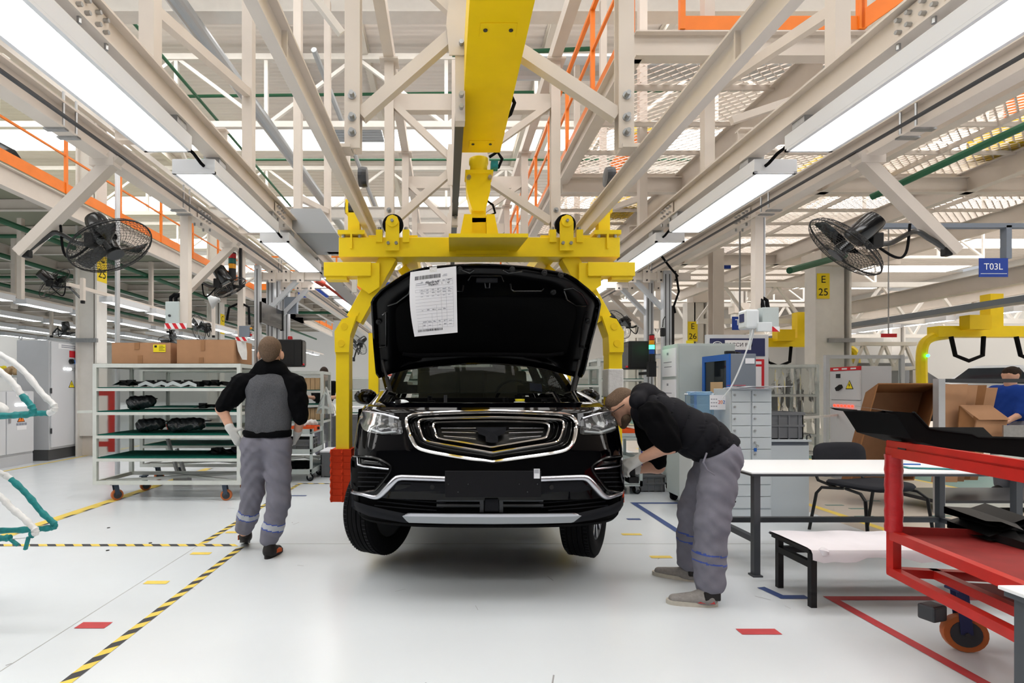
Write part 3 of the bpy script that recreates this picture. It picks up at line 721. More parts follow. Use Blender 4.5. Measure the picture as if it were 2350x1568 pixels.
for k in range(8):
    a, b = .365+k*.057, .365+(k+1)*.057
    for (xa, xb) in ((XC-1.275, XC-1.185), (XC-1.178, XC-1.105)): pad.tube([(xa, CYR-.075, a+.003), (xa-.004, CYR-.085, (a+b)/2), (xa, CYR-.075, b-.003)], .012, 6).bb((xa, CYR-.085, a+.002), (xb, CYR+.11, b))
cpart('arm_pad', pad, 'red_pad', label='red quilted pad')
cpart('arm_pad', MB().bb((XC+1.115, CYR-.075, .36), (XC+1.255, CYR+.11, .60)), 'red_pad', label='red quilted pad')
cpart('arm_wrap', MB().bb((XC+1.118, CYR-.07, cz(912)), (XC+1.252, CYR+.11, cz(847))), 'white_wrap', label='white foam wrap', bevel=.01)
# centre tower and lift link
q = cpart('tower_plate', MB().prism([(-.17, cz(552)), (-.062, cz(552)), (-.062, cz(500)), (-.13, cz(500))], (XC, CYR-.1, 0), (1, 0, 0), (0, 0, 1), (0, .2, 0)))
cpart('tower_plate', MB().prism([(.17, cz(552)), (.062, cz(552)), (.062, cz(500)), (.13, cz(500))], (XC, CYR-.1, 0), (1, 0, 0), (0, 0, 1), (0, .2, 0)))
cpart('tower_block', MB().bb((XC-.06, CYR-.06, cz(552)), (XC+.06, CYR+.08, cz(505))))
cpart('lift_link', MB().bar((XC, CYR, cz(515)), (XC-.01, CYR, cz(430)), .125, .12, up=(0, 1, 0)))
cpart('lift_link', MB().prism([(-.1, 3.05), (-.075, 2.95), (-.05, 2.88), (.05, 2.88), (.075, 2.95), (.1, 3.05), (.11, 3.22), (-.11, 3.22)], (XC-.005, CYR-.09, 0), (1, 0, 0), (0, 0, 1), (0, .18, 0)))
cpart('swivel_collar', MB().lathe([(.075, 0), (.08, .02), (.075, .1), (.085, .12), (.085, .16)], (XC, CYR, 3.2), (0, 0, 1), 20), smooth=True)
cpart('swivel_flange', MB().bb((XC-.12, CYR-.1, 3.2), (XC+.12, CYR+.1, 3.23)))
for dx in (-.09, .09): cpart('bolt', MB().cyl((XC+dx, CYR-.09, 3.16), (XC+dx, CYR-.13, 3.16), .018, n=6), 'zinc')
cpart('hose', MB().tube([(XC+.09, CYR-.05, 3.36), (XC+.16, CYR-.06, 3.4), (XC+.2, CYR-.06, 3.34), (XC+.17, CYR-.05, 3.27), (XC+.11, CYR-.05, 3.26)], .014, 8), 'rubber')
cpart('hose', MB().tube([(XC+.07, CYR-.05, 2.98), (XC+.12, CYR-.06, 2.94), (XC+.14, CYR-.06, 2.87), (XC+.09, CYR-.05, 2.85)], .01, 8), 'rubber')
cpart('sensor', MB().bb((XC+.1, CYR-.12, 3.24), (XC+.16, CYR-.04, 3.3)), 'teal_wrap')
obj_p = [(-.265, 0), (.36, 0), (.32, .45), (-.26, .45)]
cpart('guard_plate', MB().prism(obj_p, (XC, CYR-.5, 2.535), (1, 0, 0), (0, 1, -.02), (0, 0, .03)))
cpart('guard_support', MB().bb((XC-.2, CYR-.12, 2.5), (XC+.25, CYR-.1, 2.56)))
# ================================================================== the car
YF = 3.28
_z = [.40, .45, .5, .6, .75, .95, 1.1, 1.2, 1.28]
_a = [.80, .87, .905, .925, .93, .925, .91, .885, .845]
_y = [.12, .07, .035, .01, 0, .03, .07, .12, .22]
def ca(z): return float(np.interp(z, _z, _a))
def cy0(z): return float(np.interp(z, _z, _y))
NE, BD = 3.3, .55
def cyb(x, z):
    r = min(abs(x)/ca(z), .9999); return cy0(z)+BD*(1-(1-r**NE)**(1/NE))
def cp(u, v, off=0.):                                 # point of the car's nose seen at frame position u, v
    Y = 3.45
    for i in range(40):
        X = (u-CX)*Y/F; z = H+(CY-v)*Y/F
        Y = .6*Y+.4*(YF+cyb(X-XC, z)-off)
    return V(((u-CX)*Y/F, Y, H+(CY-v)*Y/F))
def zp(P): return [(740+a/3.1757, 850+b/3.1757) for a, b in P]
def mirp(P):                                          # mirror left-hand outline through the car's centre plane
    out = []
    for u, v in P:
        p = cp(u, v); q = V((2*XC-p.x, p.y, p.z)); out.append((CX+q.x*F/q.y, CY-(q.z-H)*F/q.y))
    return out
def resamp(P, n=96, smooth=5):
    P = [(q.x, q.y) for q in smooth_poly([(a, b, 0) for a, b in P], smooth)]
    c = np.array(P+[P[0]]); d = np.r_[0, np.cumsum(np.hypot(*np.diff(c, axis=0).T))]
    s = np.linspace(0, d[-1], n, endpoint=False); return list(zip(np.interp(s, d, c[:, 0]), np.interp(s, d, c[:, 1])))
def angsamp(P, c, n=112):
    P = [(q.x, q.y) for q in smooth_poly([(a, b, 0) for a, b in P], 6)]; out = []
    an = sorted((math.atan2((y-c[1])*2.4, x-c[0]), x, y) for x, y in P)
    t = np.array([a[0] for a in an]); X = np.array([a[1] for a in an]); Y = np.array([a[2] for a in an])
    t3 = np.r_[t-2*pi, t, t+2*pi]; q = np.linspace(-pi, pi, n, endpoint=False)
    return list(zip(np.interp(q, t3, np.tile(X, 3)), np.interp(q, t3, np.tile(Y, 3))))
def patch(P, off=.004, n=64, rings=5, sm=5, P2=None):
    P = resamp(P, n, sm) if sm else P; c = (sum(a for a, b in P)/len(P), sum(b for a, b in P)/len(P)); G = []
    for i in range(rings+1):
        t = 1-i/rings*.999; G.append([cp(c[0]+(a-c[0])*t, c[1]+(b-c[1])*t, off) for a, b in P])
    return MB().grid(G, closed=True)
R1 = zp([(612, 365), (640, 335), (700, 322), (850, 312), (1050, 305), (1240, 300), (1420, 305), (1600, 312), (1750, 322), (1810, 335), (1845, 370), (1848, 420), (1835, 500), (1800, 560), (1740, 590), (1600, 615), (1420, 640), (1300, 658), (1238, 668), (1180, 658), (1050, 640), (880, 612), (760, 588), (690, 560), (650, 500), (620, 420)])
R2 = zp([(702, 385), (725, 360), (800, 352), (1000, 345), (1230, 343), (1450, 347), (1650, 355), (1735, 365), (1757, 395), (1750, 450), (1730, 500), (1690, 530), (1500, 560), (1300, 592), (1235, 602), (1170, 592), (950, 555), (780, 525), (735, 500), (712, 440)])
R3 = zp([(808, 400), (822, 382), (880, 377), (1050, 373), (1230, 370), (1450, 374), (1600, 380), (1640, 388), (1652, 410), (1640, 460), (1615, 492), (1500, 513), (1300, 548), (1235, 560), (1170, 550), (980, 518), (860, 498), (830, 475), (812, 425)])
HLL = zp([(275, 325), (300, 306), (360, 312), (450, 327), (560, 357), (575, 400), (582, 462), (500, 468), (400, 465), (310, 440), (285, 410), (272, 360)])
FGL = zp([(215, 640), (250, 626), (330, 630), (400, 642), (490, 690), (498, 730), (460, 790), (400, 862), (360, 882), (225, 882), (212, 760)])
HLR, FGR = mirp(HLL), mirp(FGL)
car = T('car', 'glossy black car with open hood hanging in the yellow carrier', 'car', (XC, 5.4, .1))
def kp_(name, mb, m, parent=None, **k): return obj(name, mb, m, parent or car, **k)
# nose skin with openings
ZR = list(np.linspace(.66, 1.225, 46)); TH = list(np.linspace(-pi/2, pi/2, 150))
G = []
for z in ZR:
    a = ca(z); row = []
    for t in TH:
        x = a*math.copysign(abs(math.sin(t))**(2/NE), t); row.append(V((XC+x, YF+cyb(x, z), z)))
    G.append(row)
holes = [resamp(p, 80) for p in (R1, HLL, HLR, FGL, FGR)]
def skip(i, j):
    p = (G[i][j]+G[i+1][j+1])/2; u, v = CX+p.x*F/p.y, CY-(p.z-H)*F/p.y
    return any(inpoly(u, v, h) for h in holes)
kp_('front_bumper', MB().grid(G, skip=skip), 'car_paint', smooth=60)
# nose top: from the leading edge back to the lock panel
G = []
for i, t in enumerate(np.linspace(0, 1, 5)):
    row = []
    for th in np.linspace(-pi/2*.62, pi/2*.62, 60):
        z = 1.225+.03*math.sin(t*pi/2); x = ca(1.225)*math.copysign(abs(math.sin(th))**(2/NE), th)
        row.append(V((XC+x*(1-.03*t), YF+cyb(x, 1.225)+.14*t, z)))
    G.append(row)
kp_('lock_panel', MB().grid(G), 'car_paint', smooth=60)
# grille
c = (1130, 995)
A = [angsamp(R, c) for R in (R1, R2, R3)]
def lift(R, o): return [cp(u, v, o) for u, v in R]
def mixr(P, Q, t): return [(a[0]*(1-t)+b[0]*t, a[1]*(1-t)+b[1]*t) for a, b in zip(P, Q)]
inner = [(c[0]+(a-c[0])*.05, c[1]+(b-c[1])*.05) for a, b in A[2]]
G = [lift(A[0], 0), lift(mixr(A[0], A[1], .15), -.05), lift(mixr(A[0], A[1], .5), -.045), lift(mixr(A[0], A[1], .85), -.04), lift(A[1], -.015),
     lift(mixr(A[1], A[2], .2), -.075), lift(mixr(A[1], A[2], .6), -.065), lift(mixr(A[1], A[2], .9), -.05), lift(A[2], -.03), lift(mixr(A[2], inner, .06), -.09), lift(inner, -.10)]
gr = kp_('grille', MB().grid([[p for p in r] for r in G], closed=True), 'grille_black', smooth=30)
for R, o, r in ((A[0], .004, .0125), (A[1], -.010, .009), (A[2], -.024, .008)):
    obj('chrome_ring', MB().tube(lift(R, o), r, 8, closed=True), 'chrome', gr, smooth=True)
for k in range(9):                                    # thin ripple bars between the rings
    v0 = 952+k*12
for v0, hw, dv in ((983, 118, 0), (992, 116, 2), (1001, 112, 7)):
    for s in (-1, 1):
        obj('slat', MB().tube([cp(1130+s*38, v0+dv, -.07), cp(1130+s*hw*.6, v0+dv*.5, -.07), cp(1130+s*hw, v0, -.07)], .003, 6), 'satin_silver', gr)
for t in (.35, .65):
    obj('ripple', MB().tube(lift(mixr(A[0], A[1], t), -.042), .005, 6, closed=True), 'black_gloss', gr, smooth=True)
    obj('ripple', MB().tube(lift(mixr(A[1], A[2], t), -.06), .005, 6, closed=True), 'black_gloss', gr, smooth=True)
em = zp([(1118, 415), (1340, 415), (1330, 460), (1280, 480), (1278, 525), (1235, 530), (1190, 520), (1188, 480), (1140, 465)])
G = [[cp(u, v, -.04) for u, v in em], [cp(u, v, -.03) for u, v in em], [cp(1130+(u-1130)*.02, 992+(v-992)*.02, -.025) for u, v in em]]
e = obj('badge_mount', MB().grid(G, closed=True), 'car_plastic', gr)
# headlights
for P in (HLL, HLR):
    Q = resamp(P, 64); cc = (sum(a for a, b in Q)/64, sum(b for a, b in Q)/64)
    Qi = [(cc[0]+(a-cc[0])*.86, cc[1]+(b-cc[1])*.8) for a, b in Q]; Qc = [(cc[0]+(a-cc[0])*.05, cc[1]+(b-cc[1])*.05) for a, b in Q]
    hl = kp_('headlight', MB().grid([lift(Q, .002), lift(Q, -.02), lift(Qi, -.03)], closed=True), 'black_gloss', smooth=30)
    obj('reflector', MB().grid([lift(Qi, -.03), lift(mixr(Qi, Qc, .3), -.07), lift(mixr(Qi, Qc, .6), -.06), lift(Qc, -.075)], closed=True), 'head_reflector', hl, smooth=30)
    s = 1 if cc[0] > 1100 else -1
    for k, du in enumerate((-28, 2, 30)):
        u = cc[0]+s*du; q = cp(u, cc[1]+2-(du*.08), -.045)
        obj('projector', MB().lathe([(.005, 0), (.026, .004), (.036, .018), (.042, .03), (.038, .034)], q, (0, 1, 0), 20), 'chrome', hl, smooth=True)
    obj('light_bar', MB().tube([cp(cc[0]-s*34, cc[1]+17, -.02), cp(cc[0], cc[1]+20, -.02), cp(cc[0]+s*36, cc[1]+8, -.02)], .008, 6), 'bottle_white', hl)
    obj('lens', patch(P, .003), 'lens', hl, smooth=True)
# brow over the headlights
for P in (HLL, HLR):
    s = 1 if P[0][0] > 1100 else -1
    pts = [P[4], P[3], P[2], P[1]]
    kp_('headlight_rim', MB().tube([cp(u, v-2, .004) for u, v in pts], .007, 6), 'satin_silver', smooth=True)
# fog lamp pods
for P in (FGL, FGR):
    Q = resamp(P, 64); cc = (sum(a for a, b in Q)/64, sum(b for a, b in Q)/64); s = 1 if cc[0] > 1100 else -1
    Qi = [(cc[0]+(a-cc[0])*.85, cc[1]+(b-cc[1])*.88) for a, b in Q]; Qc = [(cc[0], cc[1])]*64
    fg = kp_('fog_pod', MB().grid([lift(Q, 0), lift(Qi, -.035), lift(mixr(Qi, Qc, .3), -.04), lift(mixr(Qi, Qc, .97), -.04)], closed=True), 'car_dark', smooth=30)
    obj('pod_rim', MB().tube(lift(Q, .003), .007, 6, closed=True), 'black_gloss', fg, smooth=True)
    tr = zp([(256, 635), (259, 688), (300, 700), (400, 713), (485, 722)]); tr = tr if s < 0 else mirp(tr)
    obj('chrome_trim', MB().tube([cp(u, v, .0) for u, v in tr], .0065, 8), 'satin_silver', fg, smooth=True)
    lp = zp([(265, 640), (430, 660), (475, 708), (265, 682)]); lp = lp if s < 0 else mirp(lp)
    obj('fog_lens', patch(lp, -.02, 40, 4, 0), 'black_gloss', fg, smooth=True)
    for k in range(4):
        a = zp([(262, 745+k*34), (480-k*32, 752+k*32)]); a = a if s < 0 else mirp(a)
        obj('vent_slat', MB().tube([cp(a[0][0], a[0][1], -.022), cp((a[0][0]+a[1][0])/2, (a[0][1]+a[1][1])/2, -.022), cp(a[1][0], a[1][1], -.025)], .007, 6, flat=.6), 'car_plastic', fg)
# lower nose: dark intake, slats, trim, lip and skid plate
G = []
for z in np.linspace(.475, .70, 26):
    a = ca(z); row = []
    for t in np.linspace(-pi/2, pi/2, 90):
        x = a*math.copysign(abs(math.sin(t))**(2/NE), t)*.995; rec = .035 if z > .5 and abs(x) < .86 else (.018 if z > .47 else .004); row.append(V((XC+x, YF+cyb(x, z)+rec, z)))
    G.append(row)
kp_('lower_intake', MB().grid(G), 'car_dark', smooth=40)
band = zp([(480, 885), (560, 812), (900, 815), (1580, 812), (1890, 805), (1960, 870), (1890, 885), (1590, 905), (890, 900)])
kp_('intake_panel', patch(band, .004, 90, 6, 0), 'car_plastic', smooth=True)
for a, b in (((480, 905), (900, 938)), ((460, 930), (900, 968)), ((400, 955), (880, 1000)), ((380, 985), (830, 1022))):
    for s in (-1, 1):
        pts = zp([a, (a[0]*.5+b[0]*.5, a[1]*.42+b[1]*.58), b]); m_ = pts if s < 0 else mirp(pts)
        kp_('intake_slat', MB().tube([cp(u, v, -.012) for u, v in m_], .006, 6, flat=.6), 'car_plastic')
for y0 in (945, 985):                                 # radiator tubes and radar box
    for x0, x1 in ((832, 1150), (1312, 1608)):
        p, q = cp(*zp([(x0, y0)])[0], -.018), cp(*zp([(x1, y0)])[0], -.018)
        kp_('cooler_tube', MB().cyl(p, q, .012, n=8), 'dark_metal')
p = cp(*zp([(1232, 978)])[0], -.01); rb = kp_('radar_box', MB().box(p, (.085, .05, .08)), 'car_plastic', bevel=.005)
for dx in (-.06, .06): obj('bracket', MB().bb((p.x+dx-.012, p.y, p.z-.05), (p.x+dx+.012, p.y+.03, p.z+.05)), 'dark_metal', rb)
lipU = zp([(208, 925), (235, 955), (330, 985), (480, 1020), (600, 1045), (900, 1052), (1240, 1055), (1590, 1050), (1870, 1040), (1980, 1015), (2100, 985), (2175, 950), (2200, 915)])
lipL = zp([(214, 1000), (240, 1022), (340, 1065), (480, 1092), (600, 1112), (900, 1122), (1240, 1125), (1590, 1122), (1850, 1110), (1980, 1090), (2100, 1058), (2165, 1030), (2192, 985)])
def strip(Ua, La, off, rows=5, n=70, bulge=.012):
    def rs(P):
        c = np.array(P); d = np.r_[0, np.cumsum(np.hypot(*np.diff(c, axis=0).T))]; s = np.linspace(0, d[-1], n); return list(zip(np.interp(s, d, c[:, 0]), np.interp(s, d, c[:, 1])))
    A_, B_ = rs(Ua), rs(La); G_ = []
    for i in range(rows+1):
        t = i/rows; G_.append([cp(a[0]*(1-t)+b[0]*t, a[1]*(1-t)+b[1]*t, off+bulge*math.sin(pi*t)) for a, b in zip(A_, B_)])
    return MB().grid(G_)
kp_('bumper_lip', strip(lipU, lipL, .012, 6, 90, .02), 'car_plastic', smooth=50)
skU = zp([(582, 1062), (625, 1040), (900, 1043), (1240, 1045), (1600, 1043), (1840, 1040), (1888, 1060)]); skM = zp([(582, 1064), (625, 1066), (900, 1070), (1240, 1072), (1600, 1070), (1840, 1065), (1888, 1062)])
skL = zp([(583, 1066), (625, 1112), (900, 1119), (1240, 1121), (1600, 1118), (1825, 1112), (1886, 1064)])
kp_('skid_plate', strip(skU, skM, .034, 3, 60, .004), 'satin_silver', smooth=30)
kp_('skid_plate', strip(skM, skL, .034, 3, 60, .0), 'skid_silver', smooth=30)
trim = zp([(206, 890), (290, 905), (375, 925), (420, 912), (470, 862), (530, 800), (562, 785), (620, 783), (893, 793)])
for s in (-1, 1):
    tp_ = trim if s < 0 else mirp(trim); wts = [.010, .012, .015, .019, .022, .022, .020, .019, .019]
    q = smooth_poly([(u, v, w_) for (u, v), w_ in zip(tp_, wts)], 5, False)
    kp_('silver_trim', MB().tube([cp(a.x, a.y, .008) for a in q], [a.z for a in q], 10, flat=1.0), 'satin_silver', smooth=True)
pl = [cp(u, v, .03) for u, v in ((1021, 1079.5), (1240, 1079.5), (1240, 1140), (1021, 1140))]
px0, px1, pz0, pz1 = pl[0].x, pl[1].x, pl[2].z, pl[0].z
pb = kp_('number_plate_base', MB().bb((px0, YF-.045, pz0), (px1, YF-.03, pz1)).bb((px0+.05, YF-.03, pz0+.03), (px1-.05, YF+.03, pz1-.03)), 'plate_black', bevel=.003)
obj('barcode_sticker', MB().bb((px1-.045, YF-.0465, pz1-.045), (px1-.009, YF-.045, pz1+.014)), 'paper', pb)
k = MB()
for i in range(7): k.bb((px1-.042, YF-.0475, pz1+.010-i*.0035), (px1-.012-.004*(i % 2), YF-.0465, pz1+.0085-i*.0035))
obj('barcode', k, 'ink_soft', pb)
for x, z in ((.02, .5), (.14, .5), (.08, .2), (.45, .5), (.56, .5), (.5, .2)): obj('screw_hole', MB().cyl((px0+x, YF-.045, pz0+.16*z), (px0+x, YF-.0462, pz0+.16*z), .004, n=8), 'black_gloss', pb)
for u in (800, 1668): q = cp(*zp([(u, 852)])[0], .006); kp_('parking_sensor', MB().cyl(q, q+V((0, -.006, 0)), .014, n=16), 'black_plastic')
kp_('tow_bracket', MB().bb((XC-.36, YF+.22, .44), (XC-.28, YF+.28, .52)), 'black_plastic')
# wings
for s in (-1, 1):
    G = []
    for i, Y in enumerate(np.linspace(YF+.20, 4.75, 22)):
        t = i/21; row = []
        ztop = 1.215+.10*min(1, t*1.3)+.02*t; xo = min(.93, ca(1.15)*(1-max(0, .35-(Y-YF-.2)*.9)**2.2*.9) if t < .4 else .93)
        r0 = .965*ca(1.2)
        xe = r0*(1-((max(0, 1-(Y-YF-cy0(1.2))/BD))**NE))**(1/NE) if Y < YF+BD+cy0(1.2) else r0
        for (dx, dz) in ((0.005, -.16), (0.012, -.10), (.004, -.05), (-.02, -.018), (-.05, -.002), (-.09, 0), (-.13, -.008), (-.16, -.03), (-.165, -.09)):
            row.append(V((XC+s*(xe+dx+.02*t), Y, ztop+dz)))
        G.append(row)
    kp_('front_wing', MB().grid(G), 'car_paint', smooth=60)
    # side panels with wheel arches
    G = []; YS = np.linspace(YF+BD-.02, 7.45, 90); ZS = np.linspace(.52, 1.2, 24)
    for z in ZS: G.append([V((XC+s*(.91+.02*math.sin((z-.5)/.7*pi)-(.12*max(0, (Y-7.1)/.35)**2)), Y, z)) for Y in YS])
    def sk(i, j, YS=YS, ZS=ZS):
        Y, z = YS[j], ZS[i]; return min(math.hypot(Y-4.14, z-.56), math.hypot(Y-6.85, z-.56)) < .395
    kp_('body_side', MB().grid(G, skip=sk), 'car_paint', smooth=60)
    for Yw in (4.14, 6.85):
        arc = [(XC+s*.925, Yw+.395*math.cos(t), .56+.395*math.sin(t)) for t in np.linspace(-.1, pi+.1, 24)]
        kp_('wheel_arch', MB().tube(arc, .025, 6), 'car_plastic', smooth=True)
        lin_ = MB(); G2 = [[V((XC+s*(.92-.3*q), Yw+.40*math.cos(t), .56+.40*math.sin(t))) for t in np.linspace(-.1, pi+.1, 20)] for q in (0, 1)]
        kp_('arch_liner', lin_.grid(G2).bb((XC+s*.62, Yw-.4, .5), (XC+s*.6, Yw+.4, .95)), 'car_dark', smooth=True)
    kp_('sill', MB().bb((XC+s*.78, 4.55, .42), (XC+s*.93, 6.45, .54)), 'car_plastic', bevel=.02)
    # glasshouse
    kp_('windscreen_pillar', MB().tube([(XC+s*.76, 4.42, 1.30), (XC+s*.70, 4.85, 1.54), (XC+s*.60, 5.3, 1.78)], .045, 8), 'car_paint', smooth=True)
    for Yp in (6.0, 7.0): kp_('door_pillar', MB().tube([(XC+s*.88, Yp, 1.2), (XC+s*.66, Yp+.05, 1.78)], .05, 8), 'car_paint')
    kp_('roof_rail', MB().tube([(XC+s*.60, 5.3, 1.78), (XC+s*.62, 6.2, 1.83), (XC+s*.6, 7.3, 1.76)], .05, 8), 'car_paint', smooth=True)
    for a, b in ((4.75, 5.95), (6.05, 6.95)):
        kp_('side_window', MB().grid([[V((XC+s*.885, a, 1.2)), V((XC+s*.885, b, 1.2))], [V((XC+s*.66, max(a, 5.3), 1.76)), V((XC+s*.66, b, 1.76))]]), 'windscreen')
    kp_('belt_line', MB().bb((XC+s*.86, 4.5, 1.17), (XC+s*.92, 7.4, 1.22)), 'car_paint')
    m_ = kp_('door_mirror', MB().ball((XC+s*1.03, 4.95, 1.27), (.11, .06, .075), 14), 'car_paint', smooth=True)
    obj('mirror_foot', MB().bar((XC+s*.9, 5.0, 1.22), (XC+s*1.0, 4.97, 1.24), .05, .03), 'car_dark', m_)
G = []
for Y, z, hw in ((5.28, 1.77, .58), (5.5, 1.81, .6), (6.2, 1.84, .61), (7.0, 1.8, .6), (7.3, 1.75, .58)):
    G.append([V((XC+hw*t, Y, z+.035*(1-t*t))) for t in np.linspace(-1, 1, 13)])
kp_('roof', MB().grid(G), 'car_paint', smooth=True)
kp_('headliner', MB().grid([[p+V((0, 0, -.05)) for p in r] for r in G]), 'headliner', smooth=True)
kp_('windscreen', MB().grid([[V((XC+hw*t, Y-.05*(1-t*t), z+.01*(1-t*t))) for t in np.linspace(-1, 1, 15)] for Y, z, hw in ((4.42, 1.30, .74), (4.85, 1.54, .68), (5.28, 1.77, .58))]), 'windscreen', smooth=True)
kp_('tailgate', MB().grid([[V((XC+hw*t, Y-.06*t*t, z)) for t in np.linspace(-1, 1, 11)] for Y, z, hw in ((7.5, .5, .8), (7.55, .8, .84), (7.52, 1.15, .82))]), 'car_paint', smooth=True)
kp_('rear_window', MB().grid([[V((XC+hw*t, Y-.06*t*t, z)) for t in np.linspace(-1, 1, 11)] for Y, z, hw in ((7.52, 1.15, .8), (7.3, 1.75, .58))]), 'windscreen', smooth=True)
kp_('floor_pan', MB().bb((XC-.62, 3.95, .40), (XC+.62, 7.35, .52)).bb((XC-.16, 3.85, .44), (XC+.16, 4.5, .5)), 'car_dark')
kp_('dashboard', MB().bb((XC-.72, 4.62, .9), (XC+.72, 5.05, 1.26)), 'car_dark', bevel=.04)
ds = kp_('display_screen', MB().bb((XC+.06+.28, 4.70, 1.285), (XC+.44, 4.715, 1.36)), 'black_gloss')
kp_('windscreen_leaflet', MB().prism([(-.052, -.035), (.052, -.045), (.052, .03), (-.052, .04)], (1.0+.02-.24, 4.66, 1.345), (1, 0, 0), (0, .3, 1), (0, .004, 0)), 'navy')
kp_('steering_wheel', MB().tube([(XC+.37+.18*math.cos(t), 5.15+.06*math.sin(t), 1.2+.17*math.sin(t)) for t in np.linspace(0, 2*pi, 24, endpoint=False)], .016, 6, closed=True), 'car_dark')
for x, Y in ((-.36, 5.75), (.36, 5.75), (-.4, 6.75), (0, 6.75), (.4, 6.75)):
    s = kp_('seat', MB().bb((XC+x-.24, Y-.4, .8), (XC+x+.24, Y+.1, .95)).bar((XC+x, Y+.05, .9), (XC+x, Y+.25, 1.42), .46, .12, up=(0, 1, 0)), 'seat_cloth', bevel=.03)
    obj('headrest', MB().box((XC+x, Y+.27, 1.54), (.26, .1, .17)), 'seat_cloth', s, bevel=.03)
kp_('windscreen_note', MB().bb((1000*0+(1005-CX)*4.9/F, 4.84, H+(CY-849)*4.9/F), ((1042-CX)*4.9/F, 4.845, H+(CY-843)*4.9/F)), 'paper')
# engine bay
kp_('engine_bay', MB().bb((XC-.74, YF+.14, .7), (XC+.74, 4.3, 1.0)), 'car_dark')
kp_('bulkhead', MB().bb((XC-.78, 4.28, .9), (XC+.78, 4.36, 1.2)).bb((XC-.76, 4.34, 1.18), (XC+.76, 4.46, 1.27)), 'car_dark')
kp_('cowl', MB().bb((XC-.72, 4.2, 1.16), (XC+.72, 4.34, 1.2)), 'car_plastic')
kp_('engine_cover', MB().bb((XC-.3, 3.75, .98), (XC+.36, 4.15, 1.19)), 'car_plastic', bevel=.03)
kp_('radiator_cover', MB().bb((XC-.52, YF+.2, 1.0), (XC+.5, YF+.46, 1.225)), 'car_inner', bevel=.02)
kp_('air_intake', MB().bb((XC-.38, 3.62, 1.1), (XC+.1, 3.85, 1.235)), 'car_dark', bevel=.015)
kp_('battery_tray', MB().bb((XC+.38, 3.8, 1.0), (XC+.62, 4.1, 1.2)), 'car_dark', bevel=.01)
kp_('strut_tower', MB().cyl((XC-.56, 4.1, 1.0), (XC-.56, 4.1, 1.24), .09).cyl((XC+.56, 4.1, 1.0), (XC+.56, 4.1, 1.24), .09), 'car_inner')
tk = kp_('coolant_tank', blob([((-.345, 3.62, 1.19), (-.29, 3.64, 1.215), .058, .052), ((-.31, 3.64, 1.17), (-.31, 3.64, 1.20), .07, .06)], .01, .04), 'bottle_white', smooth=True)
obj('tank_strap', MB().tube([(-.325, 3.555, 1.24), (-.327, 3.555, 1.2), (-.33, 3.56, 1.14)], .005, 6), 'rubber', tk)
obj('tank_cap', MB().cyl((-.325, 3.60, 1.25), (-.325, 3.60, 1.27), .02), 'black_plastic', tk)
w0 = W(944, 933, 3.6); kp_('washer_cap', MB().cyl(w0, w0+V((0, 0, .02)), .03, n=18), 'cap_blue')
kp_('washer_neck', MB().cyl(w0-V((0, 0, .08)), w0, .022, n=14), 'bottle_white')
w0 = W(1193, 921, 3.85); kp_('oil_cap', MB().cyl(w0, w0+V((0, 0, .016)), .034, n=16), 'cap_yellow')
w0 = W(1193, 929, 3.8); kp_('fluid_reservoir', MB().bb((w0.x-.04, w0.y-.02, w0.z-.1), (w0.x+.04, w0.y+.05, w0.z+.02)), 'bottle_white', bevel=.008)
for (a, b) in (((1255, 905), (1290, 935)), ((1300, 905), (1330, 930)), ((905, 905), (870, 925))):
    p, q = W(*a, 4.1), W(*b, 3.8); kp_('engine_hose', MB().tube([p, (p+q)/2+V((0, 0, .05)), q], .016, 8), 'black_gloss', smooth=True)
random.seed(3)
for i in range(26):
    u, v, Y = random.uniform(880, 1340), random.uniform(905, 932), random.uniform(3.8, 4.2); p = W(u, v, Y); r = random.uniform(.012, .03)
    kp_('engine_fitting', MB().cyl(p-V((0, 0, .08)), p, r, n=10) if i % 2 else MB().box(p-V((0, 0, .03)), (r*2.4, r*2, .06)), random.choice(['car_inner', 'dark_metal', 'car_dark', 'black_gloss']))
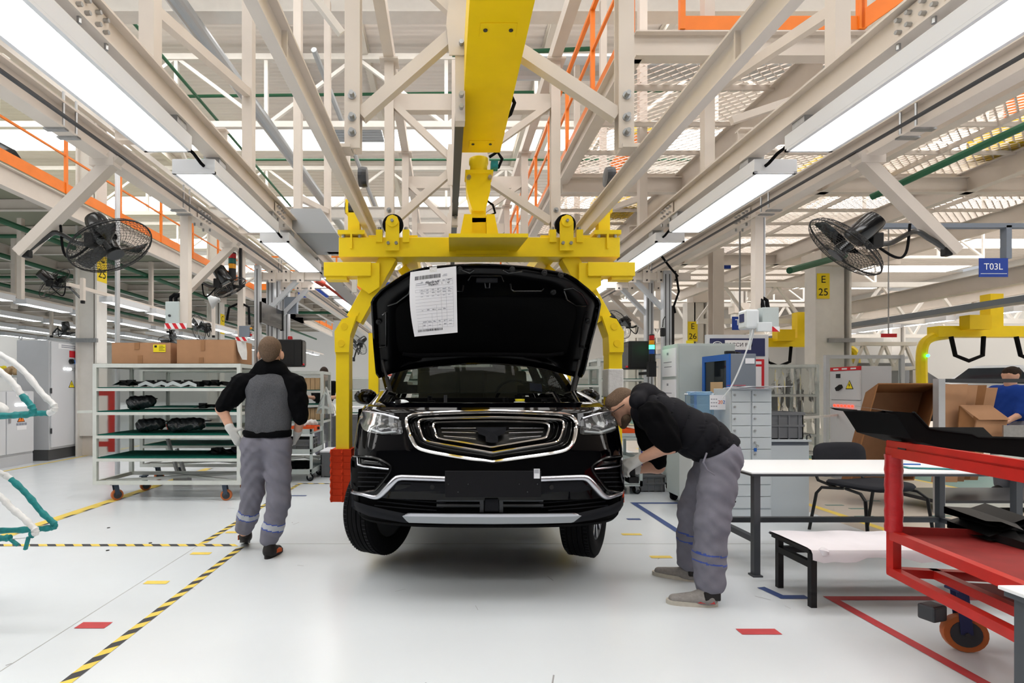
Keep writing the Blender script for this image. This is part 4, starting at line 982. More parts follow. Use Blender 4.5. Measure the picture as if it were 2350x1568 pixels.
# wheels
def wheel(x, Y, z, psi, out, name='wheel'):
    wd, R = .235, .36; d = V((math.cos(psi), -math.sin(psi), 0)); ctr = V((x, Y, z)); o = ctr-d*(wd/2)
    prof = [(.235, .01), (.27, -.003), (.31, .0), (.342, .012)]
    n = 5; gw = .007; x0 = .024
    for i in range(n):
        a = x0+(wd-2*x0)*i/n; b = x0+(wd-2*x0)*(i+1)/n
        rr = R-.006*abs((a+b)/2-wd/2)/(wd/2)
        prof += [(rr-.008, a), (rr, a+gw), (rr, b-gw*.2), (rr-.008, b)]
    prof += [(.342, wd-.012), (.31, wd), (.27, wd+.003), (.235, wd-.01), (.225, wd-.02), (.225, .02), (.235, .01)]
    wh = T(name, None, None, ctr, local=False); 
    t = obj('wheel', MB().lathe(prof, o, d, 64), 'rubber', car, smooth=25)
    bpy.data.objects.remove(wh)
    obj('rim', MB().lathe([(.225, .03), (.215, .06), (.2, .12), (.2, .19), (.222, .215), (.228, .212), (.228, .02), (.225, .03)] if out > 0 else [(.228, .2), (.222, .02), (.2, .045), (.2, .115), (.215, .175), (.225, .205), (.228, .2)], o, d, 40), 'dark_metal', t, smooth=30)
    f = o+d*(wd*.83 if out > 0 else wd*.17)
    u1 = V((0, 0, 1)); u2 = d.cross(u1)
    for k in range(10):
        a = 2*pi*k/10; e = u1*math.cos(a)+u2*math.sin(a)
        obj('spoke', MB().bar(f+e*.05, f+e*.212+d*out*.008, .03, .022, up=d), 'satin_silver', t)
    obj('hub', MB().cyl(f-d*out*.02, f+d*out*.012, .06, n=20), 'satin_silver', t)
    obj('brake_disc', MB().cyl(ctr-d*out*.02, ctr-d*out*.05, .15, n=32).cyl(ctr-d*out*.05, ctr-d*out*.11, .07, n=20), 'dark_metal', t)
    obj('tread_block', MB(), 'rubber', t) if False else None
    tr = MB()
    for k in range(72):                                # sipes across the tread
        a = 2*pi*k/72; e = u1*math.cos(a)+u2*math.sin(a); e2 = -u1*math.sin(a)+u2*math.cos(a)
        for h0 in (.026, wd-.05): tr.box(o+e*(R-.0035)+d*(h0+.012), (.002, .024, .006), Matrix((e2, d, e)).transposed())
    obj('tread_sipes', tr, 'groove', t, kind='stuff')
    return t
psi = math.radians(27)
wheel(XC-.785, 4.14, .44, psi, -1); wheel(XC+.785, 4.14, .42, psi, 1)
wheel(XC-.785, 6.85, .42, 0, -1); wheel(XC+.785, 6.85, .42, 0, 1)
for s in (-1, 1): kp_('suspension_strut', MB().cyl((XC+s*.62, 4.14, .42), (XC+s*.58, 4.14, 1.0), .03).bar((XC+s*.66, 4.14, .40), (XC+s*.25, 4.2, .44), .06, .04), 'car_dark')
# hood, propped open
def hp(zx, zy, off=0):
    u, v = 720+zx/2.936, 480+zy/2.936; k = (CY-v)/F; Y = 4.6175/(1+.7255*k)
    n = V((0, 1, .7255)).normalized(); p = V(((u-CX)*Y/F, Y, H+k*Y)); return p-n*off       # off > 0 comes out of the underside
HO = [(440, 1135), (418, 1105), (400, 900), (384, 612), (450, 540), (600, 440), (650, 415), (750, 390), (900, 375), (1100, 366), (1250, 370), (1450, 385), (1700, 430), (1760, 460), (1860, 540), (1938, 620), (1920, 720), (1872, 900), (1830, 1080), (1812, 1130), (1780, 1135), (1690, 1110), (1600, 1085), (1450, 1060), (1200, 1040), (1000, 1042), (800, 1060), (600, 1085), (500, 1112)]
def hres(P, n=120):
    c = np.array(P+[P[0]], float); d = np.r_[0, np.cumsum(np.hypot(*np.diff(c, axis=0).T))]; s = np.linspace(0, d[-1], n, endpoint=False); return list(zip(np.interp(s, d, c[:, 0]), np.interp(s, d, c[:, 1])))
hc = (1160, 740); HR = hres(HO)
def hs(t, P=None): return [(hc[0]+(a-hc[0])*t, hc[1]+(b-hc[1])*t) for a, b in (P or HR)]
hood = kp_('hood', MB().grid([[hp(a, b, o) for a, b in hs(t)] for t, o in ((.01, -.05), (.5, -.045), (.9, -.03), (1.0, 0), (1.0, .012), (.985, .018), (.965, .008), (.95, .002))], closed=True), 'car_paint', smooth=40)
obj('hood_frame', MB().grid([[hp(a, b, o) for a, b in hs(t)] for t, o in ((.95, .004), (.93, .02), (.86, .026), (.80, .024), (.76, .004), (.4, .0), (.01, 0))], closed=True), 'car_inner', hood, smooth=50)
padp = hres([(530, 700), (560, 640), (640, 600), (900, 588), (1300, 582), (1650, 588), (1740, 620), (1800, 700), (1790, 850), (1740, 960), (1650, 985), (1300, 965), (1000, 965), (650, 985), (560, 950), (525, 850)], 80)
pc = (1160, 780)
obj('hood_pad', MB().grid([[hp(pc[0]+(a-pc[0])*t, pc[1]+(b-pc[1])*t, o) for a, b in padp] for t, o in ((1, .0), (.985, .016), (.95, .02), (.5, .018), (.01, .018))], closed=True), 'car_dark', hood, smooth=40)
ribs = [[(465, 700), (490, 680), (490, 910), (445, 920)], [(500, 640), (560, 620), (640, 560), (650, 535)], [(1040, 470), (1060, 440), (1260, 440), (1275, 480)], [(1320, 490), (1325, 530), (1345, 543), (1530, 543), (1550, 525)], [(960, 540), (1000, 543), (1008, 500)],
        [(1680, 540), (1700, 600), (1760, 640), (1830, 640)], [(1680, 530), (1740, 520), (1800, 560), (1840, 630)], [(1830, 680), (1810, 760), (1790, 920), (1830, 925)], [(600, 965), (700, 985), (1000, 975), (1300, 975), (1580, 985), (1680, 965)], [(1000, 400), (1050, 420), (1080, 400)], [(1270, 400), (1310, 420), (1400, 410)]]
for r in ribs: obj('pressed_rib', MB().tube([hp(a, b, .03) for a, b in r], .0075, 6), 'black_gloss', hood, smooth=True)
obj('rear_seal', MB().tube([hp(a, b, .022) for a, b in [(600, 967), (700, 975), (1000, 968), (1300, 968), (1580, 975), (1680, 962)]], .015, 8), 'rubber', hood, smooth=True)
l0 = hp(1165, 470, .03); lt = obj('hood_latch', MB().box(l0, (.16, .03, .035)), 'car_plastic', hood, bevel=.006)
obj('striker', MB().tube([hp(1150, 480, .03), hp(1155, 505, .07), hp(1180, 505, .07), hp(1185, 480, .03)], .005, 6), 'dark_metal', hood)
for a, b in ((440, 750), (1845, 745), (985, 398), (1335, 398), (1550, 420), (1660, 435), (1610, 550)):
    q = hp(a, b, .02); obj('rubber_buffer', MB().lathe([(.022, 0), (.022, .012), (.012, .016), (.012, .03)], q, (0, -1, -.72), 14), 'black_plastic', hood)
for s, u in ((-1, 465), (1, 1785)): 
    a = hp(u, 1010, .02); b = V((XC+s*.72, 4.3, 1.26)); obj('gas_strut', MB().cyl(a, b, .011, n=8).cyl(a.lerp(b, .45), b, .018, n=10), 'black_plastic', hood)
    obj('hinge', MB().bar(hp(u-s*8, 1110, 0), (XC+s*.74, 4.42, 1.25), .03, .05), 'car_paint', hood)
# build sheet taped to the hood
pY = hp(800, 395).y-.05
pp = T('build_sheet', 'white printed build sheet taped to the raised hood', 'paper', W(997, 772, pY))
c4 = [W(941.7, 624.9, pY), W(1046.9, 611.5, pY), W(1050.1, 762.7, pY-.02), W(951.2, 772.9, pY-.02)]
def pq(s, t, o=0):                                    # s across, t down, gently waved sheet
    p = c4[0].lerp(c4[1], s).lerp(c4[3].lerp(c4[2], s), t); wv = .012*math.sin(t*pi*1.1+s*1.5)+.006*math.sin(s*5)
    return p+V((-.018*math.sin(pi*t)*(1-s)*1.0, -wv-o, 0))
obj('sheet', MB().grid([[pq(s, t) for s in np.linspace(0, 1, 13)] for t in np.linspace(0, 1, 19)]), 'paper', pp, smooth=True)
def ink(mb, s0, t0, s1, t1, n=4):
    mb.grid([[pq(s0+(s1-s0)*i/n, t, .0012) for i in range(n+1)] for t in (t0, t1)])
bc = MB(); rs = random.Random(5)
for (s0, s1, t0, t1) in ((.11, .66, .085, .145), (.10, .66, .905, .94)):
    s = s0
    while s < s1: wd = rs.choice((.004, .007, .011)); ink(bc, s, t0, s+wd, t1, 1); s += wd+rs.choice((.004, .006, .01))
obj('barcode', bc, 'ink', pp)
ln = MB()
for t in (.205, .26, .30, .34, .40, .45, .50, .55, .60, .635, .68, .73, .78, .815, .86, .895): ink(ln, .12, t, .92, t+.0022)
for s in (.12, .22, .33, .44, .55, .66, .77, .92): ink(ln, s, .30, s+.003, .895, 1)
for s in (.62, .77, .92): ink(ln, s, .16, s+.003, .26, 1)
obj('form_lines', ln, 'ink_soft', pp)
tx = MB()
for t in (.31, .322, .352, .364, .41, .61, .62, .79, .80, .84, .85, .18, .19):
    for i in range(6):
        if rs.random() < .8 or t < .42: ink(tx, .24+i*.115, t, .24+i*.115+rs.uniform(.03, .085), t+.006, 1)
for (s0, t0, s1) in ((.13, .225, .36), (.14, .20, .28), (.72, .10, .80), (.7, .12, .8), (.78, .175, .9)): ink(tx, s0, t0, s1, t0+.008, 1)
obj('small_print', tx, 'ink_soft', pp)
ex = (c4[1]-c4[0]).normalized(); ey = (c4[0]-c4[3]).normalized()
for s_, a, b, z in (('Flagship 4x4', .48, .205, .02), ('чёрный', .50, .24, .02), ('47', .83, .235, .02), ('1', .69, .235, .02)):
    q = pq(a, b, .002); text(s_, q, ex, ex.cross(V((0, -1, 0))).normalized()*-1 if False else V((-ex.z, 0, ex.x)), z, 'ink', pp, 'print')
obj('tape_strip', MB().grid([[pq(.42, -.03, -.0), pq(.58, -.03, -.0)], [pq(.42, .05, .001), pq(.58, .05, .001)]]), 'white_wrap', pp)
# ================================================================== people
def seg(*pts, k=None): # pts: (point, radius) chain to round cones
    return [(a[0], b[0], a[1], b[1], None, None, k) for a, b in zip(pts, pts[1:])]
def head_prims(c, f, up, s=1.0):
    f, up = V(f).normalized(), V(up).normalized(); r = f.cross(up).normalized(); up = r.cross(f); c = V(c)
    Q = lambda a, b, z: c+r*a*s+f*b*s+up*z*s
    P = [(Q(0, -.02, .035), Q(0, .02, .03), .092*s, .086*s, r, .84), (Q(0, .03, -.02), Q(0, .045, -.075), .072*s, .05*s, r, .85),
         (Q(0, .07, -.09), Q(0, .075, -.10), .028*s, .024*s), (Q(0, .095, .012), Q(0, .118, -.028), .011*s, .017*s, None, None, .015), (Q(-.033, .082, .035), Q(.033, .082, .035), .016*s, .016*s, None, None, .03),
         (Q(-.018, .095, -.062), Q(.018, .095, -.062), .011*s, .011*s, None, None, .015)]
    for e in (-1, 1): P.append((Q(e*.082, -.01, .025), Q(e*.086, -.012, -.02), .02*s, .012*s, r, .5, .012))
    return P, Q
def hair_prims(Q, s=1.0, r=None):
    return [(Q(0, -.03, .05), Q(0, .018, .05), .093*s, .088*s, r, .85), (Q(0, -.045, .015), Q(0, -.055, -.0), .083*s, .064*s, r, .85)]
def hand_prims(wr, d, pn, side, curl=.5, s=1.0):
    """palm + four unequal fingers + thumb; d along the hand, pn palm normal (fingers curl towards it), side: thumb direction"""
    d, pn = V(d).normalized(), V(pn).normalized(); th = V(side).normalized(); wr = V(wr); P = []
    P.append((wr, wr+d*.03*s, .026*s, .028*s, pn, .75))
    for k, (o, L) in enumerate(((.028, .078), (.009, .086), (-.010, .08), (-.028, .062))):
        b0 = wr+d*.03*s+th*o*.7*s; b = wr+d*.088*s+th*o*s
        P.append((b0, b, .018*s, .013*s, None, None, .012))
        a = b; dirn = d.copy(); r = .0105*s
        for j, fr in enumerate((.45, .32, .23)):
            ang = curl*(.8 if j == 0 else 1.0); ax = d.cross(pn); dirn = (Matrix.Rotation(ang, 3, ax) @ dirn)
            q = a+dirn*L*fr*s; P.append((a, q, r, r*.9, None, None, .006)); a = q; r *= .92
    b = wr+d*.03*s+th*.03*s; m1 = b+(d*.5+th*.75+pn*.3).normalized()*.042*s; m2 = m1+(d*.8+th*.1+pn*.5).normalized()*.034*s
    P += [(wr+d*.015*s, b, .02*s, .015*s, None, None, .012), (b, m1, .014*s, .012*s, None, None, .006), (m1, m2, .012*s, .010*s, None, None, .006)]
    return P
def wrinkle(amp, sc=1.0, seed=0):
    def f(X, Y, Z):
        return amp*(np.sin(Z*46*sc+9*np.sin(X*11+seed)+6*np.sin(Y*9+2*seed))*.6+np.sin((X*.7+Z)*63*sc+5*np.sin(Y*17+seed))*.4)
    return f
def shoe(root, heel, toe, up, name, mats, h=.075):
    heel, toe, up = V(heel), V(toe), V(up).normalized(); d = (toe-heel); L = d.length; d.normalize(); s = d.cross(up).normalized(); up = s.cross(d)
    P = [(heel+d*.05+up*.045, heel+d*.10+up*.05, .042, .04), (heel+d*.08+up*.045, toe-d*.045+up*.028, .044, .030, s, 1.1), (heel+d*.045+up*.06, heel+d*.06+up*.10, .04, .042)]
    sh = obj(name, blob(P, .0075, .03, clip=lambda X, Y, Z: -(((X-heel.x)*up.x+(Y-heel.y)*up.y+(Z-heel.z)*up.z)-.012)), mats[0], root, smooth=True)
    so = MB(); n = 22; G = []
    out = []
    for i in range(n):
        a = 2*pi*i/n; c, q = math.cos(a), math.sin(a); wdt = .042+.006*c
        out.append(heel+d*(L/2+L/2*math.copysign(abs(c)**.8, c))+s*(wdt*math.copysign(abs(q)**.8, q)))
    ctr = heel+d*L/2
    so.grid([[ctr]*n, out, [p+up*.026 for p in out], [ctr+up*.026]*n], closed=True)
    obj('sole', so, mats[1], sh, smooth=40)
    return sh, (heel, d, s, up, L)
# ---- worker walking away beside the rack
Y1 = 4.30; q = lambda u, v, dy=0: W(u, v, Y1+dy)
m1 = T('person', 'man walking away in grey sweatshirt with black sleeves and grey trousers', 'person', (-1.42, Y1, 0))
hd, Q1 = head_prims(q(622, 813, 0), (.02, 1, .03), (0, 0, 1), .98)
nk = seg((q(622, 832, .01), .055), (q(620, 862, .0), .06))
sh_l, el_l, wr_l = q(556, 882), q(509, 938, -.02), q(531, 988, -.04)
sh_r, el_r, wr_r = q(676, 884), q(690, 958, .0), q(682, 996, .10)
hp_l, hp_r = q(586, 1030), q(636, 1030)
kn_l, an_l = q(580, 1130, .06), q(561, 1222, .16)
kn_r, an_r = q(640, 1150, -.02), q(618, 1250, -.02)
arm = lambda s, e, w, r=(.055, .043, .03): seg((s, r[0]), (e, r[1]), (w, r[2]))
body = hd+nk+[(q(621, 900), q(618, 985), .13, .12, (0, 1, 0), .75), (hp_l, hp_r, .1, .1, (0, 1, 0), .9)]+arm(sh_l, el_l, wr_l)+arm(sh_r, el_r, wr_r)
body += seg((hp_l, .08), (kn_l, .055), (an_l, .04))+seg((hp_r, .08), (kn_r, .055), (an_r, .04))
obj('body', blob(body, .012, .035), 'skin', m1, smooth=True)
obj('hair', blob(hair_prims(Q1, 1.02, (1, 0, 0)), .010, .04), 'hair', m1, smooth=True)
for e in (-1, 1): obj('ear', MB().ball(Q1(e*.094, -.01, -.01), (.016, .02, .034), 12), 'skin', m1, smooth=True)
shirt = [(q(590, 885), q(648, 887), .088, .088, (0, 1, 0), .95), (q(600, 905), q(600, 978), .118, .128, (0, 1, 0), .95), (q(638, 905), q(632, 978), .118, .124, (0, 1, 0), .95), (q(622, 870), q(620, 880), .09, .10)]
obj('sweatshirt', blob(shirt, .011, .06, wrinkle(.0035, .6, 1)), 'heather', m1, smooth=True)
obj('hem_band', blob([(q(594, 992), q(634, 992), .122, .122, (0, 1, 0), .95)], .012, .05, clip=lambda X, Y, Z: np.maximum(Z-q(0, 986).z, q(0, 1003).z-Z)), 'black_knit', m1, smooth=True)
for s, e, f_, inn in ((sh_l, el_l, .93, (590, 868)), (sh_r, el_r, 1.0, (655, 868))):
    sl = seg((q(inn[0], inn[1]), .062), (V(s)+V((0, 0, -.005)), .082), (V(s).lerp(e, .5), .074), (V(s).lerp(e, f_), .062))
    obj('sleeve', blob(sl, .010, .05, wrinkle(.005, 1.1, 3)), 'black_knit', m1, smooth=True)
col = [(q(600, 846, .0), q(642, 848, .0), .062, .062), (q(621, 838, .01), q(621, 850, -.01), .075, .085), (q(585, 862), q(658, 864), .05, .05)]
obj('collar', blob(col, .010, .04, wrinkle(.002, .8)), 'black_knit', m1, smooth=True)
tr = [(q(588, 1018), q(636, 1018), .118, .115, (0, 1, 0), .92)]+seg((hp_l, .112), (V(hp_l).lerp(kn_l, .5), .098), (kn_l, .088), (V(kn_l).lerp(an_l, .6), .080), (V(an_l)+V((0, 0, .05)), .074))+seg((hp_r, .112), (V(hp_r).lerp(kn_r, .5), .1), (kn_r, .09), (V(kn_r).lerp(an_r, .6), .082), (V(an_r)+V((0, 0, .06)), .075))
ztop = q(0, 998).z
tro = obj('trousers', blob(tr, .009, .03, wrinkle(.0055, 1.25, 2), clip=lambda X, Y, Z: Z-ztop), 'trouser', m1, smooth=True)
bands1 = []
for kn, an, t, r in ((kn_l, an_l, .52, .0845), (kn_r, an_r, .56, .0855)):
    a = V(kn).lerp(an, t); dd = (V(an)-V(kn)).normalized()
    bands1.append((a, dd))
def bz(bands, rad):
    def f(c):
        for a, dd in bands:
            h = abs((c-a).dot(dd))
            if ((c-a)-dd*(c-a).dot(dd)).length < rad: 
                if h < .021: return 1
                if h < .031: return 2
        return 0
    return f
zone(tro, ['reflective', 'blue_band'], bz(bands1, .12))
for w_, d_, pn, th in ((wr_l, q(545, 1012, -.03)-V(wr_l), (.35, .9, .2), (.5, -.2, .85)), (wr_r, q(676, 1018, .16)-V(wr_r), (-1, .1, 0), (0, .9, .4))):
    obj('glove', blob(hand_prims(w_, d_, pn, th, .75, 1.05)+[(V(w_)-V(d_).normalized()*.03, w_, .036, .033)], .0065, .012), 'glove', m1, smooth=True)
s1, fr = shoe(m1, (q(562, 1262, .12).x-.0, Y1+.12, .075), (q(556, 1268, .3).x, Y1+.36, .0), (0, .35, 1), 'shoe', ('shoe_black', 'shoe_black'))
obj('shoe_flash', MB().box(fr[0]+fr[1]*.1-fr[2]*.048+fr[3]*.045, (.008, .06, .04)), 'shoe_orange', s1, bevel=.003)
s2, fr = shoe(m1, (q(609, 1274, -.1).x, Y1-.09, 0), (q(640, 1262, .1).x, Y1+.15, 0), (0, 0, 1), 'shoe', ('shoe_black', 'shoe_black'))
obj('shoe_flash', MB().box(fr[0]+fr[1]*.1+fr[2]*.046+fr[3]*.045, (.03, .07, .03), rotz(-.6)), 'shoe_orange', s2, bevel=.003)
# ---- worker bending over the car's front corner
m2 = T('person', 'bending man in black quilted vest working at the car corner', 'person', (1.65, 3.5, 0))
hcen = W(1430, 936, 3.86)
hd, Q2 = head_prims(hcen, (-.80, -.12, -.50), (-.50, .05, .86), .95)
shn, shf = W(1503, 958, 3.50), W(1480, 935, 3.88)
eln, wrn = W(1538, 1022, 3.46), W(1466, 1055, 3.60)
elf, wrf = W(1508, 1070, 3.84), W(1458, 1078, 3.78)
hpn, hpf = W(1656, 1050, 3.45), W(1644, 1044, 3.63)
knn, ann = W(1634, 1200, 3.36), W(1622, 1352, 3.34)
knf, anf = W(1590, 1170, 3.70), W(1580, 1300, 3.74)
chest = W(1512, 950, 3.68); mid = W(1585, 985, 3.58); pel = W(1650, 1030, 3.53)
acr = (0, 1, 0)
body = hd+seg((hcen-V((-.8, -.1, -.5))*.04, .055), (W(1470, 925, 3.74), .062))+[(chest, mid, .12, .115, acr, 1.2), (mid, pel, .10, .075, acr, 1.2)]
body += arm(shn, eln, wrn, (.056, .048, .031))+arm(shf, elf, wrf, (.056, .048, .031))+seg((hpn, .07), (knn, .055), (ann, .04))+seg((hpf, .07), (knf, .055), (anf, .04))
obj('body', blob(body, .012, .035), 'skin', m2, smooth=True)
obj('hair', blob([(Q2(0, -.03, .06), Q2(0, .03, .062), .084, .076, Q2(1, 0, 0)-Q2(0, 0, 0), .86), (Q2(0, -.05, .02), Q2(0, -.06, -.02), .074, .06, Q2(1, 0, 0)-Q2(0, 0, 0), .85)], .010, .04), 'hair', m2, smooth=True)
obj('beard', blob([(Q2(-.045, .045, -.075), Q2(.045, .045, -.075), .036, .036), (Q2(0, .07, -.1), Q2(0, .075, -.11), .032, .028)], .009, .03), 'hair', m2, smooth=True)
for e in (-1, 1):
    obj('ear', MB().ball(Q2(e*.084, -.012, .005), (.02, .016, .032), 12), 'skin', m2, smooth=True)
    obj('eye', MB().ball(Q2(e*.032, .088, .022), .011, 10), 'ink', m2)
gl = obj('glasses', MB().tube([Q2(.086, -.01, .03), Q2(.07, .09, .026), Q2(.06, .105, .026)], .003, 6).tube([Q2(-.086, -.01, .03), Q2(-.07, .09, .026), Q2(-.06, .105, .026)], .003, 6).tube([Q2(.034+.027*math.cos(a), .108, .02+.022*math.sin(a)) for a in np.linspace(0, 2*pi, 14, endpoint=False)], .0025, 6, closed=True).tube([Q2(-.034+.027*math.cos(a), .108, .02+.022*math.sin(a)) for a in np.linspace(0, 2*pi, 14, endpoint=False)], .0025, 6, closed=True), 'black_plastic', m2)
jac = [(W(1497, 945, 3.68), W(1530, 960, 3.66), .135, .145, acr, 1.25), (W(1545, 975, 3.62), W(1600, 1000, 3.57), .148, .145, acr, 1.2), (W(1600, 1000, 3.57), W(1645, 1032, 3.54), .145, .138, acr, 1.4)]
dv = V((mid-chest)).normalized(); nv = V((dv.z, 0, -dv.x)).normalized()
def quilt(X, Y, Z):
    a = (X-chest.x)*dv.x+(Z-chest.z)*dv.z; b = Y+.3*((X-chest.x)*nv.x+(Z-chest.z)*nv.z)
    return .022*(1-np.abs(np.sin(a*36))**.3)+.016*(1-np.abs(np.sin(b*22+a*4))**.3)-.006
hem_p = W(1662, 1002, 3.54)
hmA, hmB = W(1690, 1002, 3.54), W(1572, 1078, 3.54); hmd = (hmB-hmA).normalized(); hn = V((hmd.z, 0, -hmd.x)); hn = hn if hn.z > 0 else -hn
obj('quilted_vest', blob(jac, .0085, .06, quilt, clip=lambda X, Y, Z: -((X-hmA.x)*hn.x+(Z-hmA.z)*hn.z)), 'black_quilt', m2, smooth=True)
obj('hood', blob([(W(1462, 922, 3.58), W(1475, 905, 3.70), .055, .065), (W(1475, 905, 3.7), W(1462, 918, 3.84), .065, .055), (W(1492, 908, 3.7), W(1515, 915, 3.68), .07, .05)], .010, .05, wrinkle(.003, .8)), 'black_quilt', m2, smooth=True)
for s, e in ((shn, eln), (shf, elf)):
    obj('sleeve', blob(seg((V(s)+V((-.01, 0, .01)), .10), (V(s).lerp(e, .5), .09), (V(s).lerp(e, .93), .072)), .010, .05, wrinkle(.006, .9, 4)), 'black_knit', m2, smooth=True)
tr = [(hpn, hpf, .118, .118, None, None), (W(1632, 1020, 3.53), W(1644, 1032, 3.53), .118, .12, acr, 1.25), (W(1644, 1040, 3.53), W(1654, 1062, 3.52), .118, .11, acr, 1.2)]+seg((hpn, .114), (V(hpn).lerp(knn, .5), .108), (knn, .098), (V(knn).lerp(ann, .5), .092), (V(ann)+V((.02, 0, .045)), .090))+seg((hpf, .118), (V(hpf).lerp(knf, .5), .105), (knf, .094), (V(knf).lerp(anf, .5), .085), (V(anf)+V((.0, 0, .045)), .078))
tn = V((.55, 0, .84)).normalized(); tp0 = W(1640, 1012, 3.54)
hmA, hmB = W(1690, 1002, 3.54), W(1572, 1078, 3.54); hmd = (hmB-hmA).normalized(); hn = V((hmd.z, 0, -hmd.x)); hn = hn if hn.z > 0 else -hn
pl2 = lambda X, Z: (X-hmA.x)*hn.x+(Z-hmA.z)*hn.z
tro2 = obj('trousers', blob(tr, .009, .035, wrinkle(.0055, 1.2, 5), clip=lambda X, Y, Z: pl2(X, Z)-.03), 'trouser', m2, smooth=True)
bands2 = []
for kn, an, t, r in ((knn, ann, .52, .097), (knf, anf, .45, .09)):
    a = V(kn).lerp(an, t); dd = (V(an)-V(kn)).normalized()
    bands2.append((a, dd))
zone(tro2, ['trouser', 'blue_band'], bz(bands2, .125))
obj('pocket', MB().tube([W(1622, 1040, 3.28), W(1614, 1062, 3.26), W(1622, 1078, 3.255), W(1640, 1090, 3.26)], .006, 6), 'trouser', m2, smooth=True)
for w_, d_, pn, th in ((wrn, W(1445, 1068, 3.62)-V(wrn), (-.3, .4, -.8), (-.4, .8, .4)), (wrf, W(1440, 1084, 3.74)-V(wrf), (-.3, -.3, .8), (-.4, -.8, .3))):
    g = obj('glove', blob(hand_prims(w_, d_, pn, th, .6, 1.05)+[(V(w_)-V(d_).normalized()*.035, w_, .038, .034)], .0065, .012), 'glove', m2, smooth=True)
    c_ = V(w_)-V(d_).normalized()*.045; obj('cuff', MB().lathe([(.034, -.006), (.041, 0), (.034, .008)], c_, d_, 20), 'glove_cuff', g, smooth=True)
wt = V(wrf).lerp(elf, .25)
s1, fr = shoe(m2, (W(1648, 1392, 3.31).x, 3.31, 0), (W(1530, 1385, 3.35).x, 3.36, 0), (0, 0, 1), 'shoe', ('shoe_grey', 'sole_white'))
obj('shoe_heel', MB().box(fr[0]+fr[1]*.05+fr[3]*.07, (.10, .098, .055)), 'shoe_black', s1, bevel=.01)
obj('shoe_flash', MB().prism([(.03, .028), (.13, .028), (.10, .05), (.04, .045)], fr[0]-fr[2]*.045*(1 if fr[2].y > 0 else -1), fr[1], fr[3], V((0, -.004, 0))), 'shoe_red', s1)
s2, fr = shoe(m2, (W(1600, 1325, 3.78).x, 3.72, 0), (W(1494, 1300, 3.9).x, 3.88, 0), (0, 0, 1), 'shoe', ('shoe_grey', 'sole_white'))
obj('shoe_heel', MB().box(fr[0]+fr[1]*.05+fr[3]*.07, (.10, .098, .055)), 'shoe_black', s2, bevel=.01)
tl = T('power_tool', 'black cordless tool held at the car corner by the bending man', 'tool', W(1448, 1090, 3.7))
obj('grip', MB().cyl(W(1448, 1072, 3.70), W(1450, 1096, 3.70), .026, n=14), 'black_plastic', tl)
obj('battery', MB().box(W(1450, 1100, 3.70), (.07, .09, .045)), 'black_plastic', tl, bevel=.006)
obj('motor', MB().cyl(W(1455, 1068, 3.70), W(1436, 1064, 3.68), .03, n=14), 'dark_metal', tl)
# ---- two distant workers
def far_person(label, base, hgt, fd, shirt, trous, hair, arms):
    x, y = base; t = T('person', label, 'person', (x, y, 0)); s = hgt/1.75
    c = V((x, y, 1.62*s)); f = V((fd[0], fd[1], -.1)); r = V((f.y, -f.x, 0)).normalized(); B = V((x, y, 0))
    hd, Q = head_prims(c, f, (0, 0, 1), s)
    S = [B+r*e*.19*s+V((0, 0, 1.4*s)) for e in (-1, 1)]; E = [S[i]+arms[i][0] for i in (0, 1)]; Wr = [E[i]+arms[i][1] for i in (0, 1)]
    Hh = [B+r*e*.09*s+V((0, 0, .92*s)) for e in (-1, 1)]; K = [B+r*e*.1*s+f*.03+V((0, 0, .5*s)) for e in (-1, 1)]; A = [B+r*e*.1*s+V((0, 0, .09)) for e in (-1, 1)]
    bd = hd+seg((c, .055), (B+V((0, 0, 1.42*s)), .06))+[(B+V((0, 0, 1.35*s)), B+V((0, 0, .95*s)), .13, .12, f, .75)]
    for i in (0, 1): bd += arm(S[i], E[i], Wr[i])+seg((Hh[i], .08), (K[i], .055), (A[i], .04))+hand_prims(Wr[i], E[i].lerp(Wr[i], 1.3)-Wr[i], (0, 0, -1), r, .4)[:6]
    obj('body', blob(bd, .016, .035), 'skin', t, smooth=True)
    obj('hair', blob(hair_prims(Q, s*1.02, r), .014, .04), hair, t, smooth=True)
    obj('shirt', blob([(B+r*.12+V((0, 0, 1.38*s)), B-r*.12+V((0, 0, 1.38*s)), .1, .1), (B+V((0, 0, 1.33*s)), B+V((0, 0, .93*s)), .17, .165, f, .75)]+seg((S[0], .085), (E[0], .07))+seg((S[1], .085), (E[1], .07)), .016, .05, wrinkle(.004)), shirt, t, smooth=True)
    obj('trousers', blob([(Hh[0], Hh[1], .12, .12)]+seg((Hh[0], .11), (K[0], .09), (A[0], .08))+seg((Hh[1], .11), (K[1], .09), (A[1], .08)), .018, .03), trous, t, smooth=True)
    for i in (0, 1): shoe(t, A[i]-f*.09-V((0, 0, .09)), A[i]+f*.18-V((0, 0, .07)), (0, 0, 1), 'shoe', ('shoe_black', 'shoe_black'))
    return t
far_person('man in blue T-shirt facing left beyond the cardboard boxes', (7.34, 6.95), 1.62, (-.95, -.2), 'shirt_blue', 'trouser', 'hair_dark', [(V((-.1, -.02, -.27)), V((-.2, 0, -.1))), (V((-.05, .05, -.27)), V((-.2, .1, -.05)))])
far_person('distant man in dark jacket behind the small glass rack', (-2.42, 10.6), 1.76, (.3, -.95), 'black_knit', 'trouser', 'hair_dark', [(V((-.05, -.1, -.25)), V((.15, -.2, .02))), (V((.05, -.1, -.25)), V((-.1, -.2, .02)))])
